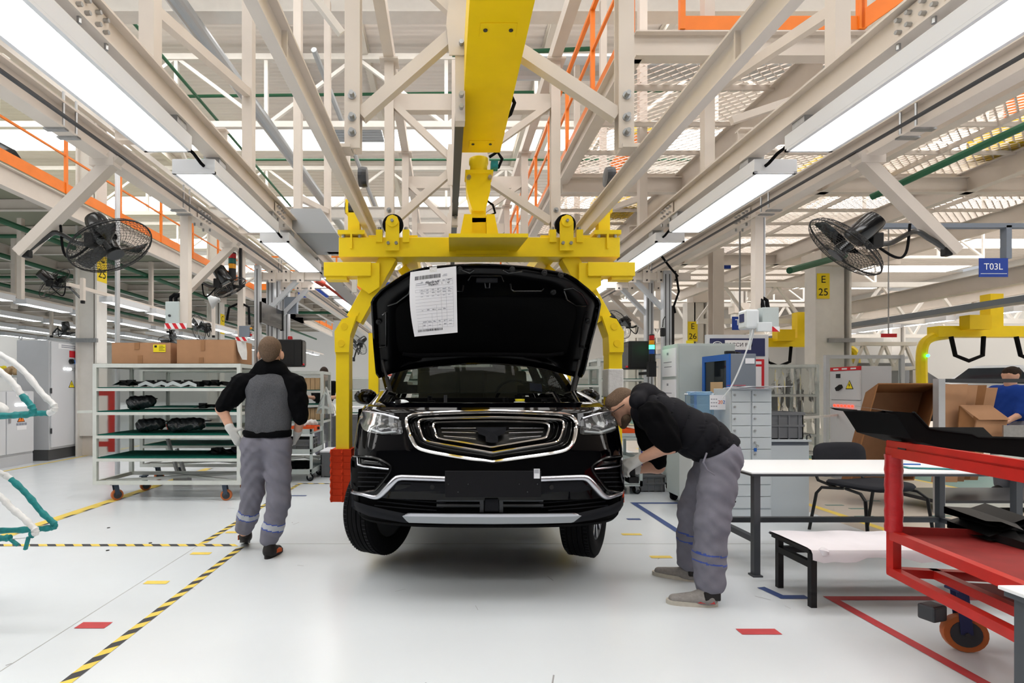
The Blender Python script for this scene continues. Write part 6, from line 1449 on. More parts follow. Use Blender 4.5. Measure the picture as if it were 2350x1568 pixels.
# ================================================================== fans
def fan(label, c, n, R, arm_end, group=None, scale=1.0, detail=True):
    c, n = V(c), V(n).normalized(); t = T('wall_fan', label, 'fan', c, 0, group)
    u = n.orthogonal().normalized(); w_ = n.cross(u); D = .075
    def P(r, a, h): return c+(u*math.cos(a)+w_*math.sin(a))*r+n*h
    g = MB(); rw = .0013*scale
    radii = [.2, .35, .48, .58, .67, .75, .82, .88, .94, .98] if detail else [.35, .6, .8, .95]
    for sgn in (-1, 1):
        for q_ in radii:
            h = sgn*D*math.sqrt(max(0, 1-q_**3)); g.tube([P(R*q_, a, h) for a in np.linspace(0, 2*pi, 40, endpoint=False)], rw, 4, closed=True)
        m_ = 60 if detail else 16
        for k in range(m_):
            a = 2*pi*k/m_; g.tube([P(R*q_, a+(q_*.25 if detail else 0), sgn*D*math.sqrt(max(0, 1-q_**3))) for q_ in (.2, .45, .7, .88, .96, 1.0)], rw*.8, 4)
    g.tube([P(R, a, 0) for a in np.linspace(0, 2*pi, 48, endpoint=False)], .006*scale, 6, closed=True)
    obj('guard', g, 'black_plastic', t, kind='stuff')
    obj('badge', MB().cyl(c+n*(D+.002), c+n*(D+.008), R*.2, n=24), 'dark_metal', t)
    for k in range(3):
        a0 = 2*pi*k/3+.5; G = []
        for q_ in np.linspace(.18, .9, 7):
            wd = .38*(1-.3*q_); G.append([P(R*q_, a0+s*wd+q_*.25, .03*s*(1.2-q_)) for s in np.linspace(-1, 1, 5)])
        obj('blade', MB().grid(G), 'black_gloss', t, smooth=True)
    obj('hub', MB().cyl(c-n*.03, c+n*.045, R*.17, n=20), 'black_gloss', t)
    obj('motor', MB().lathe([(.03, .07), (.075, .07), (.082, .09), (.08, .24), (.07, .27), (.03, .275)], c, -n, 22), 'black_gloss', t, smooth=40)
    m0 = c-n*.17; e = V(arm_end)
    obj('oscillator', MB().box(m0.lerp(e, .12)-V((0, 0, .07)), (.08, .08, .11)), 'black_plastic', t, bevel=.01)
    mid = m0.lerp(e, .5)+V((0, 0, .03)); b = smooth_poly([m0-V((0, 0, .1)), m0.lerp(e, .3)-V((0, 0, .06)), m0.lerp(e, .6)+V((0, 0, .07)), m0.lerp(e, .78)+V((0, 0, .05)), e], 6, False)
    obj('bracket_tube', MB().tube(b, .019, 8), 'black_gloss', t, smooth=True)
    obj('cable', MB().tube(smooth_poly([m0-V((0, 0, .06)), m0.lerp(e, .35)-V((0, 0, .15)), m0.lerp(e, .5)-V((0, 0, .1)), m0.lerp(e, .55)+V((0, 0, .12))], 6, False), .009, 6), 'rubber', t, smooth=True)
    obj('clamp', MB().box(e, (.055, .05, .10)), 'black_plastic', t, bevel=.008)
    return t
def fan_arm(x, Y, s, L=.95):
    a = V((x, Y, 3.03)); b = a+V((s*.67, 0, -.71))*L
    obj('fan_arm', MB().bar(a+V((-s*.1, 0, .06)), b, .075, .09, up=(0, 1, 0)).bb((x-.09, Y-.05, 3.0), (x+.09, Y+.05, 3.06)), 'cream', kind='structure'); return b
b = fan_arm(-2.55, 4.0, -1); fan('black caged fan facing down on the left arm above the racks', W(255, 566, 4.05), (.54, -.116, -.833), .295, b+V((.05, 0, .02)))
b = fan_arm(3.12, 3.95, 1); fan('black caged fan tilted down on the right arm by the blue sign', W(1938, 567, 3.97), (-.645, .311, -.698), .30, b+V((-.06, 0, .02)))
b = fan_arm(-2.55, 6.3, -1, .85); fan('smaller black fan on the arm behind the drop post left of the gantry', W(528, 660, 6.45), (.5, .15, -.85), .2, b+V((.04, 0, .0)))
b = fan_arm(3.12, 9.9, 1, .95); fan('distant black fan right of the yellow arm', W(1420, 745, 10.1), (-.8, -.2, -.5), .3, b, detail=False)
b = fan_arm(-1.95, 11.6, 1, .9); 
for i, (u, v, Y, n, e) in enumerate(((125, 650, 9.0, (.35, .75, -.5), (190, 690)), (155, 765, 12.5, (.1, .2, -1), (118, 770)), (455, 752, 12.0, (-.5, -.6, -.2), (490, 770)), (395, 783, 13.0, (.1, -.3, -.9), (385, 760)))):
    fan(['distant black fan facing away left of the first column', 'distant black fan pointing down behind the tall cabinet', 'distant black fan left of the second column', 'distant black fan just above the cartons'][i], W(u, v, Y), n, .31 if i < 1 else .3, W(*e, Y), detail=False)
    p = W(*e, Y); obj('fan_hanger', MB().bb((p.x-.03, p.y-.03, p.z), (p.x+.03, p.y+.03, 3.2)), 'cream', kind='structure')
fan('distant black fan behind the yellow left leg', W(820, 790, 13), (-.6, -.5, -.6), .3, W(812, 825, 13), detail=False)
# ================================================================== drop posts with pendant boxes
def stripes(parent, x0, x1, y, z0, z1, n):
    st = obj('hazard_strip', MB().bb((x0, y, z0), (x1, y+.006, z1)), 'white_print', parent); wd = (x1-x0)/n; h = z1-z0
    for i in range(n): obj('red_stripe', MB().prism([(i*wd, h), (i*wd+wd*.5, h), (i*wd+wd*.95, 0), (i*wd+wd*.45, 0)], (x0, y-.002, z0), (1, 0, 0), (0, 0, 1), (0, .002, 0)), 'red_print', st)
d1 = T('drop_post', 'cream drop post with grey box and red striped strip, nearer left one', 'post', (-2.59, 5.3, 1.93))
obj('post', MB().bb((-2.62, 5.26, 1.95), (-2.54, 5.34, 3.1)), 'cream', d1); bx = obj('control_box', MB().bb((-2.755, 5.24, 1.98), (-2.62, 5.36, 2.2)), 'cab_green', d1, bevel=.006)
obj('lock', MB().cyl((-2.71, 5.24, 2.06), (-2.71, 5.23, 2.06), .012), 'dark_metal', bx); stripes(d1, -2.755, -2.54, 5.23, 1.93, 1.985, 3)
for dx in (0, .05): obj('hose', MB().tube([(-2.73+dx, 5.3, 2.2), (-2.73+dx, 5.3, 2.25), (-2.69+dx, 5.3, 2.28), (-2.62, 5.3, 2.27)], .018, 8), 'rubber', d1, smooth=True)
d2 = T('drop_post', 'cream drop post with push button box, farther left one', 'post', (-2.57, 6.7, 1.95))
obj('post', MB().bb((-2.60, 6.66, 1.95), (-2.53, 6.74, 3.1)), 'cream', d2); bx = obj('control_box', MB().bb((-2.56, 6.6, 1.98), (-2.43, 6.66, 2.12)), 'cab_slate', d2, bevel=.006); stripes(d2, -2.60, -2.45, 6.59, 1.93, 1.98, 2)
for z_, m_ in ((2.09, 'amber_lamp'), (2.05, 'zinc'), (2.01, 'red_lamp')): obj('push_button', MB().cyl((-2.43, 6.63, z_), (-2.41, 6.63, z_), .014), m_, bx)
obj('hose', MB().tube([(-2.75, 6.7, 2.2), (-2.72, 6.7, 2.36), (-2.58, 6.7, 2.42), (-2.46, 6.66, 2.36), (-2.44, 6.63, 2.14)], .016, 8), 'rubber', d2, smooth=True)
d3 = T('drop_post', 'cream drop post with white boxes on the right of the car bay', 'post', (3.13, 5.35, 1.9))
obj('post', MB().bb((3.07, 5.31, 1.95), (3.15, 5.39, 3.1)), 'cream', d3); obj('conduit', MB().cyl((3.17, 5.33, 2.1), (3.17, 5.33, 3.1), .012, n=8), 'alu', d3)
obj('white_unit', MB().bb((2.92, 5.2, 1.93), (3.05, 5.36, 2.12)), 'bottle_white', d3, bevel=.02); obj('unit_screen', MB().bb((2.915, 5.24, 2.0), (2.92, 5.32, 2.08)), 'navy', d3)
obj('control_box', MB().bb((3.09, 5.22, 1.93), (3.25, 5.34, 2.14)), 'cab_green', d3, bevel=.005); stripes(d3, 3.12, 3.25, 5.21, 1.9, 1.95, 1)
obj('socket_block', MB().bb((3.02, 5.18, 1.9), (3.16, 5.22, 1.99)), 'bottle_white', d3, bevel=.006)
for dx in (.02, .07): obj('hose', MB().tube([(3.12+dx, 5.3, 2.14), (3.12+dx, 5.32, 2.22), (3.1+dx*.5, 5.34, 2.27), (3.09, 5.35, 2.3)], .018, 8), 'rubber', d3, smooth=True)
obj('power_cord', MB().tube(smooth_poly([(2.97, 5.22, 1.93), (2.98, 5.25, 1.8), (3.0, 5.28, 1.75), (3.03, 5.25, 1.95)], 5, False), .006, 6), 'bottle_white', d3)
obj('power_cord', MB().tube(smooth_poly([(2.98, 5.2, 1.92), (2.96, 5.22, 1.8), (2.88, 5.24, 1.55), (2.80, 5.26, 1.36), (2.74, 5.3, 1.25)], 5, False), .007, 6), 'bottle_white', d3)
# ================================================================== profile gantry either side
for s in (-1, 1):
    g = T('profile_gantry', None, None, (XC+s*2.82, 7.7, 0), kind='structure'); xg = XC+s*2.82
    ys = (7.2, 7.75, 8.05, 8.45) if s < 0 else (7.55, 8.2)
    for Y in ys:
        w_ = .075 if Y in (7.2, 8.05) else .11
        p = obj('profile_post', MB().bb((xg-w_/2, Y-w_/2, .0), (xg+w_/2, Y+w_/2, 3.0)), 'alu', g)
        for dx in ((-.25, .25) if w_ > .08 else (0,)): obj('slot', MB().bb((xg+dx*w_-.006, Y-w_/2-.001, 0), (xg+dx*w_+.006, Y-w_/2+.004, 2.95)), 'groove', p)
    for Y in (7.6, 8.2):
        obj('profile_beam', MB().bb((xg-.15, Y-.05, 2.88), (xg+.75, Y+.05, 2.98)) if s < 0 else MB().bb((xg-.65, Y-.05, 2.88), (xg+.35, Y+.05, 2.98)), 'cream', g)
        obj('profile_brace', MB().bar((xg, Y, 2.45), (xg-s*.42, Y, 2.88), .06, .06, up=(0, 1, 0)), 'alu', g)
        for k_ in range(4):
            x = xg-s*(k_*.2-.12); obj('clamp_plate', MB().bb((x-.05, Y-.07, 2.84), (x+.05, Y-.05, 3.02)), 'cream', g)
            for dz in (2.87, 2.99): obj('bolt', MB().cyl((x, Y-.07, dz), (x, Y-.085, dz), .012, n=6), 'groove', g)
    if s < 0:
        obj('junction_box', MB().bb((xg+.05, 8.2, 2.5), (xg+.24, 8.3, 2.75)), 'cab_slate', g)
    else:
        obj('cable', MB().tube([(xg+.12, 7.5, 2.95), (xg+.15, 7.48, 2.7), (xg+.08, 7.48, 2.5), (xg+.1, 7.48, 2.4)], .015, 8), 'rubber', g)
        obj('cable', MB().tube([(xg-.2, 7.3, 3.2), (xg-.05, 7.3, 3.0), (xg+.1, 7.4, 2.9)], .015, 8), 'rubber', g)
def monitor(label, c, sz, s):
    x, y, z_ = c; a, b, h = sz; t = T('terminal_screen', label, 'monitor', (x, y, z_-h/2))
    obj('casing', MB().bb((x-a/2, y-b/2, z_-h/2), (x+a/2, y+b/2, z_+h/2)), 'black_plastic', t, bevel=.01); obj('bezel', MB().bb((x+s*a/2-.004, y-b/2+.02, z_-h/2+.02), (x+s*a/2+.012, y+b/2-.02, z_+h/2-.02)), 'black_gloss', t)
    obj('emergency_knob', MB().cyl((x+s*a/2, y-b/2+.04, z_-h/2+.03), (x+s*(a/2+.03), y-b/2+.04, z_-h/2+.03), .014), 'red_print', t)
    obj('rear_panel', MB().bb((x-a/2+.03, y-b/2-.006, z_-h/2+.03), (x+a/2-.1, y-b/2, z_+h/2-.03)), 'black_plastic', t)
    obj('mount', MB().bar((x, y+b/2, z_), (x-s*.02+(XC+(2.82 if x > 0 else -2.82)-x), y+.35, z_), .05, .05), 'alu', t); return t
monitor('black terminal screen beside the walking man\'s head', (-2.14, 7.4, 1.83), (.33, .22, .37), 1)
obj('beacon', MB().lathe([(.035, 0), (.035, .03), (.03, .05), (.01, .055)], (-2.16, 7.4, 2.015), (0, 0, 1), 16), 'red_lamp', None, 'red beacon on top of the left terminal screen', 'beacon', smooth=40)
monitor('black terminal screen right of the yellow right arm', (2.66, 7.4, 1.8), (.36, .3, .38), -1)
blk = T('display_board', 'long black panel mounted between the left gantry posts', 'panel', (-2.47, 7.55, 2.22)); obj('panel_face', MB().bb((-2.48, 7.1, 2.22), (-2.45, 8.0, 2.5)), 'black_gloss', blk); obj('end_cap', MB().bb((-2.485, 8.0, 2.21), (-2.44, 8.04, 2.51)), 'black_plastic', blk); obj('mount', MB().bar((-2.48, 7.2, 2.4), (-2.53, 7.2, 2.4), .04, .04).bar((-2.48, 7.75, 2.4), (-2.53, 7.75, 2.4), .04, .04), 'alu', blk)
def stacklight(label, x, y, z0, cols, r=.035, up=True):
    t = T('stack_light', label, 'signal lamp', (x, y, z0)); obj('base', MB().cyl((x, y, z0-.12), (x, y, z0), r, n=16), 'black_plastic', t)
    for i, m_ in enumerate(cols):
        obj('lamp_segment', MB().cyl((x, y, z0+i*.062), (x, y, z0+i*.062+.056), r, n=18), m_, t); obj('spacer_ring', MB().cyl((x, y, z0+i*.062+.056), (x, y, z0+i*.062+.062), r*1.03, n=18), 'black_plastic', t)
    obj('cap', MB().lathe([(r, 0), (r*.9, .01), (.005, .016)], (x, y, z0+len(cols)*.062), (0, 0, 1), 18), 'black_plastic', t); return t
t = stacklight('unlit stack light of red green and yellow above the left rack', -2.60, 6.5, 2.80, ['amber_lamp', 'green_dark', 'red_lamp'], .045); obj('bracket', MB().tube([(-2.60, 6.5, 2.68), (-2.60, 6.5, 2.60), (-2.52, 6.5, 2.58), (-2.45, 6.5, 2.6)], .02, 8).bar((-2.5, 6.5, 2.6), (-2.5, 6.5, 3.05), .03, .03), 'black_plastic', t)
t = stacklight('stack light with lit green segment beside the right terminal screen', 2.71, 7.05, 1.80, ['blue_lamp', 'green_lamp', 'amber_lamp', 'red_lamp'], .035); obj('bracket', MB().bb((2.66, 7.02, 1.5), (2.76, 7.1, 1.70)).bar((2.7, 7.08, 1.55), (2.7, 7.45, 1.55), .04, .04), 'black_plastic', t)
rd = T('hand_terminal', 'black handset hanging on the right gantry post', 'handset', (3.0, 7.5, 2.05)); obj('grip', MB().box((3.02, 7.46, 2.13), (.06, .05, .12)), 'black_plastic', rd, bevel=.01); obj('cord', MB().tube([(3.02, 7.46, 2.2), (3.03, 7.47, 2.3), (3.06, 7.48, 2.35)], .006, 6), 'rubber', rd)
obj('yellow_tag', MB().bb((3.28, 7.3, 1.93), (3.38, 7.31, 2.0)), 'label_yellow', None, 'small yellow tag on top of the papered cabinet', 'label')
hs_ = T('horn_speaker', 'white horn loudspeaker hanging left of the gantry', 'speaker', (-3.3, 7.6, 2.5)); obj('horn', MB().lathe([(.03, 0), (.05, .06), (.11, .13), (.115, .135), (.03, .04)], (-3.22, 7.6, 2.62), (-.85, -.2, -.3), 18), 'bottle_white', hs_, smooth=True); obj('stem', MB().bar((-3.2, 7.6, 2.63), (-2.6, 7.6, 3.0), .02, .02), 'cream', hs_)
# ================================================================== right hand side
def table(label, x0, x1, y0, y1, zt, th=.03, leg=.045, brace=True, topm='table_white', legm='table_leg', name='work_table', foot=True):
    t = T(name, label, 'table', ((x0+x1)/2, (y0+y1)/2, 0))
    obj('table_top', MB().bb((x0, y0, zt-.012), (x1, y1, zt)), topm, t, bevel=.003); obj('apron', MB().bb((x0+.01, y0+.01, zt-th), (x1-.01, y1-.01, zt-.012)), legm, t)
    for x in (x0+.03, x1-.03-leg):
        for y in (y0+.02, y1-.02-leg):
            l = obj('leg', MB().bb((x, y, 0), (x+leg, y+leg, zt-th)), legm, t)
            if foot: obj('foot', MB().bb((x-.012, y-.012, 0), (x+leg+.012, y+leg+.012, .012)), legm, l)
        if brace: obj('stretcher', MB().bb((x, y0+.02+leg, .24), (x+leg, y1-.02-leg, .28)), legm, t)
    if brace: obj('long_stretcher', MB().bb((x0+.03, (y0+y1)/2 if False else y1-.02-leg, .24), (x1-.03, y1-.02, .28)), legm, t)
    return t
table('long white topped work table with grey legs at right', 2.17, 4.15, 3.80, 4.48, .75)
bn = table('low black framed bench draped with white foam sheet', 2.21, 3.85, 3.26, 3.66, .365, .03, .035, True, 'black_plastic', 'black_plastic', 'low_bench', False)
fo = MB(); G = []
for i, x in enumerate(np.linspace(2.215, 3.86, 26)):
    dz = .004*math.sin(i*1.1); drop = .055+.018*math.sin(i*.7)+.008*math.sin(i*2.1); cu = .03 if i == 0 else 0
    G.append([V((x, y, z)) for y, z in ((3.68, .352), (3.66, .372+dz), (3.55, .374+dz), (3.38, .373), (3.28, .372), (3.245, .366), (3.232, .345), (3.23, .365-drop), (3.238, .365-drop))])
fs_ = T('foam_sheet', 'white foam sheet draped over the low bench front', 'sheet', (3.0, 3.45, .36)); obj('sheet', fo.grid(G), 'foam_white', fs_, smooth=True)
obj('curl', MB().tube([(2.29, 3.24, .335), (2.29, 3.245, .36), (2.30, 3.25, .37)], [.02, .03, .02], 10), 'foam_white', fs_, smooth=True)
table('white topped table corner at the bottom right edge', 1.68, 2.7, 1.0, 1.63, .75, .03, .03, True, 'table_white', 'table_leg')
ch = T('office_chair', 'dark upholstered chair behind the long work table', 'chair', (3.86, 4.9, 0), 0)
Rc = rotz(.2); cpos = lambda x, y, z: V((3.86, 4.9, 0))+Rc @ V((x*1.3, y*1.1, z))
def pan(w_, h_, thick, ctr, ax_, up, bulge):
    G = []; n_ = 28
    for o, sc in ((0, .02), (0, .7), (.1, .95), (.5, 1), (.9, .95), (1, .7), (1, .02)):
        row = []
        for i in range(n_):
            a = 2*pi*i/n_; ca_, sa = math.cos(a), math.sin(a); x = w_/2*math.copysign(abs(ca_)**.45, ca_)*sc; y = h_/2*math.copysign(abs(sa)**.45, sa)*sc
            row.append(ctr(x, y, (o-.5)*thick+bulge*(x/(w_/2))**2))
        G.append(row)
    return MB().grid(G, closed=True)
obj('seat', pan(.47, .43, .055, lambda x, y, z: cpos(x, y-.02, .46+z), 0, 0, .02), 'chair_cloth', ch, smooth=60)
obj('backrest', pan(.46, .33, .05, lambda x, y, z: cpos(x, .27-z+.06*(y+.1), .66+y), 0, 0, .03), 'chair_cloth', ch, smooth=60)
for s in (-1, 1):
    obj('leg', MB().tube([cpos(s*.20, -.02, .44), cpos(s*.235, -.18, .43), cpos(s*.255, -.24, .38), cpos(s*.27, -.28, 0)], .014, 8), 'black_plastic', ch, smooth=True)
    obj('leg', MB().tube([cpos(s*.20, .0, .44), cpos(s*.24, .16, .42), cpos(s*.25, .2, .36), cpos(s*.26, .26, 0)], .014, 8), 'black_plastic', ch, smooth=True)
    obj('back_support', MB().tube([cpos(s*.20, .05, .43), cpos(s*.2, .24, .47), cpos(s*.2, .275, .55), cpos(s*.2, .29, .7)], .014, 8), 'black_plastic', ch, smooth=True)
cb = T('clipboard', 'teal edged clipboard of papers on the long white table', 'clipboard', (3.6, 4.05, .75)); Rb = rotz(-.2)
obj('board', MB().box((3.62, 4.05, .756), (.34, .24, .006), Rb), 'teal_wrap', cb); obj('papers', MB().box((3.62, 4.05, .762), (.31, .21, .006), Rb), 'paper', cb)
pn = T('pen', 'blue pen lying on the clipboard papers', 'pen', (3.5, 4.06, .765)); obj('barrel', MB().cyl((3.46, 4.08, .77), (3.60, 4.06, .77), .006, n=8), 'cab_blue', pn); obj('tip', MB().cyl((3.46, 4.08, .77), (3.43, 4.085, .77), .005, .001, 8), 'ink', pn)
# red trolley with black undertrays
rz_ = -.17; rc = T('red_trolley', 'red steel trolley with taped corner post on castors', 'trolley', (2.43, 2.95, 0), rz_)
RM = Matrix.Translation(V((2.43, 2.95, 0))) @ Matrix.Rotation(rz_, 4, 'Z'); rp = lambda x, y, z: RM @ V((x, y, z))
def rbar(n_, a, b, w_=.045, h_=.045, m='red_paint', par=None, **k): return obj(n_, MB().bar(rp(*a), rp(*b), w_, h_), m, par or rc, **k)
CW, CL = 1.05, 1.2
for x in (.022, CW):
    for y in (-.022, -CL):
        p = rbar('corner_post', (x, y, .33), (x, y, 1.06), .045, .045)
        if x < .1 and y > -.1:
            pts = [rp(x, y, z) for z in np.linspace(.565, .985, 16)]; obj('tape_wrap', MB().tube(pts, [.041+.002*math.sin(i*2.2) for i in range(16)], 12), 'red_wrap', p, smooth=True)
for z, nm, hh in ((1.035, 'top_rail', .045), (.345, 'bottom_rail', .045), (.545, 'shelf_rail', .05)):
    for x in (.022, CW): rbar(nm, (x, 0, z), (x, -CL-.02, z), .045, hh)
    for y in (-.022, -CL): rbar(nm, (.04, y, z), (CW-.02, y, z), .045, hh)
rbar('upper_lip', (.0, 0, 1.0), (.0, -CL, 1.0), .012, .05); rbar('upper_channel', (.0, -.02, 1.05), (.0, -CL, 1.05), .02, .03)
obj('shelf_tray', MB().box(rp(CW/2+.01, -CL/2, .555), (CW-.06, CL-.06, .008), rotz(rz_)), 'red_tray', rc)
rbar('tray_lip', (.045, -.05, .575), (CW-.05, -.05, .575), .012, .05, 'red_tray')
rbar('inner_rail', (.22, 0, .345), (.25, -CL, .345), .045, .045)
obj('base_plate', MB().box(rp(CW/2, -.25, .33), (.6, .28, .01), rotz(rz_)), 'red_tray', rc)
obj('warn_label', MB().box(rp(-.002, -.13, 1.035), (.006, .06, .028), rotz(rz_)), 'dark_metal', rc)
for x, y in ((.24, -.16), (CW-.12, -.2), (.24, -CL+.2), (CW-.12, -CL+.2)):
    q = rp(x, y, 0); castor(rc, q.x, q.y, .322, .095, -.35, 'wheel_orange', 'navy')
    obj('castor_brake', MB().box((q.x-.12, q.y+.02, .19), (.1, .08, .08), rotz(.3)), 'dark_metal', rc, bevel=.01)
def tray_part(label, prof, yy0, yy1, loc_scale, m='black_plastic', name='undertray'):
    pass
Yt = 2.7; up = [(2030, 943), (2060, 945), (2096, 948), (2106, 957), (2131, 985), (2160, 990), (2228, 998), (2242, 1005), (2430, 1010)]; dn = [(2034, 948), (2056, 952), (2067, 968), (2076, 982), (2092, 1007), (2127, 1018), (2164, 1029), (2232, 1036), (2430, 1060)]
ut = T('undertray', 'black plastic car undertray lying across the top of the red trolley', 'car part', (2.9, 2.7, 1.05))
Gt = []
for (a, b) in zip(up, dn):
    p, q = W(*a, Yt), W(*b, Yt); zf = max(p.z, H-90*3.12/F); zi = min(p.z-.02, H-112*3.0/F); Gt.append([p, q, q+V((.02, .2, .005)), V((q.x+.03, Yt+.4, max(q.z, zf-.12))), V((p.x+.03, Yt+.43, zf)), V((p.x+.03, Yt+.41, zf)), V((p.x+.02, Yt+.34, max(zi, q.z+.004))), V((p.x, Yt+.05, max(zi, q.z+.004))), p+V((0, .012, 0))])
obj('shell', MB().grid(Gt), 'tray_black', ut, smooth=30)
obj('flange', MB().grid([[W(2026, 942, Yt), W(2062, 946, Yt)], [W(2026, 942, Yt)+V((0, .35, .03)), W(2062, 946, Yt)+V((0, .4, .03))]]), 'black_plastic', ut)
obj('side_lip', MB().tube([W(u, v, Yt)+V((0, .002, .002)) for u, v in up[2:]], .008, 6), 'tray_black', ut, smooth=True)
u2 = T('undertray', 'folded black plastic part at the right of the red shelf', 'car part', (3.1, 2.6, .56))
for i, (a, b, c_) in enumerate((((2262, 1196), (2330, 1200), (2350, 1218)), ((2270, 1232), (2300, 1222), (2400, 1280)), ((2300, 1210), (2360, 1188), (2420, 1230)))):
    p0, p1, p2 = W(*a, 2.72), W(*b, 2.74), W(*c_, 2.6); obj('rib_panel', MB().grid([[p0, p1, p2], [p0+V((.02, .25, .02)), p1+V((.03, .25, .02)), p2+V((.04, .25, .02))], [p0+V((.02, .25, -.02)), p1+V((.03, .25, -.03)), p2+V((.04, .25, -.05))], [p0+V((0, 0, -.02)), p1+V((0, 0, -.04)), p2+V((0, 0, -.06))]]), 'black_plastic', u2)
obj('foot_rib', MB().bb((2.82, 2.45, .56), (3.2, 2.8, .60)), 'black_plastic', u2)
# ---- lockers, cabinets, board
lk = T('locker_cabinet', 'pale steel locker with two columns of small doors', 'locker', (3.06, 5.53, 0)); lx0, lx1, ly0, ly1, lz = 2.85, 3.27, 5.36, 5.70, 1.345
obj('carcass', MB().bb((lx0, ly0+.012, 0), (lx1, ly1, lz)), 'locker', lk, bevel=.003)
dw = (lx1-lx0-.045)/2; pitch = .1185
for c_ in range(2):
    x = lx0+.015+c_*(dw+.015)
    for r_ in range(10):
        z1 = lz-.02-r_*pitch; d = obj('door', MB().bb((x, ly0, z1-pitch+.006), (x+dw, ly0+.012, z1)), 'locker', lk, bevel=.002)
        obj('lock_knob', MB().cyl((x+.025, ly0, z1-.045), (x+.025, ly0-.014, z1-.045), .010, n=12), 'zinc' if r_ < 9 else 'groove', d)
        if c_ == 1 and r_ == 4:
            obj('key_bunch', MB().tube([(x+.025, ly0-.016, z1-.05), (x+.04, ly0-.018, z1-.075), (x+.03, ly0-.018, z1-.10)], .004, 6).tube([(x+.04+.012*math.cos(a), ly0-.02, z1-.08+.014*math.sin(a)) for a in np.linspace(0, 2*pi, 12, endpoint=False)], .003, 5, closed=True), 'zinc', d); obj('key_fob', MB().bb((x+.01, ly0-.02, z1-.135), (x+.035, ly0-.012, z1-.10)), 'cab_blue', d)
obj('base_panel', MB().bb((lx0+.015, ly0, .01), (lx1-.015, ly0+.012, .13)), 'locker', lk); obj('red_post', MB().bb((lx0-.07, ly0+.1, 0), (lx0-.02, ly0+.16, .62)), 'red_print', lk)
ps = T('paper_pile', 'loose white papers lying on top of the locker', 'paper', (3.08, 5.5, 1.345))
for i in range(5): obj('sheet', MB().box((3.02+i*.05, 5.42+.02*(i % 2), 1.349+i*.005), (.34+.03*i, .26, .003), rotz(.15*(i-2))), 'paper', ps)
obj('red_card', MB().box((2.93, 5.4, 1.378), (.14, .1, .004), rotz(.3)), 'red_print', ps)
lc = T('low_cabinet', 'low grey steel cabinet beside the locker', 'cabinet', (3.5, 5.75, 0)); obj('carcass', MB().bb((3.285, 5.5, .02), (3.73, 5.87, .80)), 'cab_slate', lc, bevel=.004)
obj('door', MB().bb((3.29, 5.488, .03), (3.725, 5.5, .76)), 'locker', lc, bevel=.003); obj('top_slab', MB().bb((3.28, 5.47, .80), (3.74, 5.88, .82)), 'locker', lc); obj('hook', MB().tube([(3.71, 5.5, .82), (3.71, 5.5, .86), (3.74, 5.5, .87), (3.75, 5.5, .84)], .006, 6), 'groove', lc)
k3 = crate('grey stacking crate marked 3 on the low cabinet', 3.29, 3.70, 5.54, 5.87, .82, 1.10); text('3', (3.33, 5.535, .97), (1, 0, 0), (0, 0, 1), .1, 'white_print', k3, 'number', .0)
ca_ = T('steel_cabinet', 'tall grey cabinet with taped papers and blue lower door', 'cabinet', (3.3, 6.95, 0)); obj('carcass', MB().bb((2.9, 6.7, .1), (3.62, 7.17, 1.91)), 'cab_green', ca_, bevel=.004)
obj('upper_door', MB().bb((2.92, 6.688, .78), (3.60, 6.70, 1.89)), 'cab_green', ca_, bevel=.003); obj('lower_door', MB().bb((2.92, 6.688, .12), (3.60, 6.70, .76)), 'cab_blue', ca_, bevel=.003)
obj('door_panel', MB().bb((3.02, 6.684, .25), (3.50, 6.688, .62)), 'cab_blue', ca_)
for z in (1.50, 1.10): obj('taped_paper', MB().bb((2.888, 6.74, z), (2.9, 7.15, z+.36)), 'paper', ca_); obj('paper_print', MB().bb((2.886, 6.95, z+.28), (2.888, 7.0, z+.31)).bb((2.886, 6.85, z+.18), (2.888, 7.1, z+.19)).bb((2.886, 6.85, z+.12), (2.888, 7.08, z+.13)), 'ink_soft', ca_)
for x, y in ((2.95, 6.75), (3.57, 6.75), (2.95, 7.1), (3.57, 7.1)): castor(ca_, x, y, .11, .045, .4, 'rubber', 'dark_metal')
tc = T('tool_cabinet', 'blue fronted wheeled cabinet behind the bending man', 'cabinet', (2.9, 6.1, 0)); obj('carcass', MB().bb((2.68, 6.0, .1), (3.1, 6.5, 1.02)), 'cab_green', tc, bevel=.004); obj('door', MB().bb((2.70, 5.985, .12), (3.08, 6.0, 1.0)), 'cab_blue', tc, bevel=.003); obj('handle', MB().bb((2.74, 5.97, .55), (2.76, 5.985, .7)), 'zinc', tc); obj('recess', MB().bb((2.80, 5.982, .5), (2.98, 5.985, .8)), 'cab_blue', tc)
for x, y in ((2.73, 6.05), (3.05, 6.05), (2.73, 6.45), (3.05, 6.45)): castor(tc, x, y, .11, .045, .4, 'rubber', 'dark_metal')
cbb = T('terminal_cabinet', 'slate grey cabinet with blue framed glass door behind the locker', 'cabinet', (3.25, 6.2, 0)); obj('carcass', MB().bb((3.14, 5.9, 0), (3.42, 6.52, 1.73)), 'cab_slate', cbb, bevel=.006)
gd = obj('glass_door', MB().bb((3.13, 5.96, 1.05), (3.14, 6.46, 1.66)), 'glass_dark', cbb); obj('door_frame', MB().bb((3.12, 5.9, .95), (3.14, 5.96, 1.73)).bb((3.12, 6.46, .95), (3.14, 6.52, 1.73)).bb((3.12, 5.96, 1.66), (3.14, 6.46, 1.73)).bb((3.12, 5.96, .95), (3.14, 6.46, 1.05)), 'cab_blue', gd); obj('screen_sheet', MB().bb((3.127, 6.05, 1.06), (3.13, 6.33, 1.42)), 'wood', gd)
obj('name_tag', MB().bb((3.30, 5.895, 1.62), (3.40, 5.9, 1.68)), 'paper', cbb)
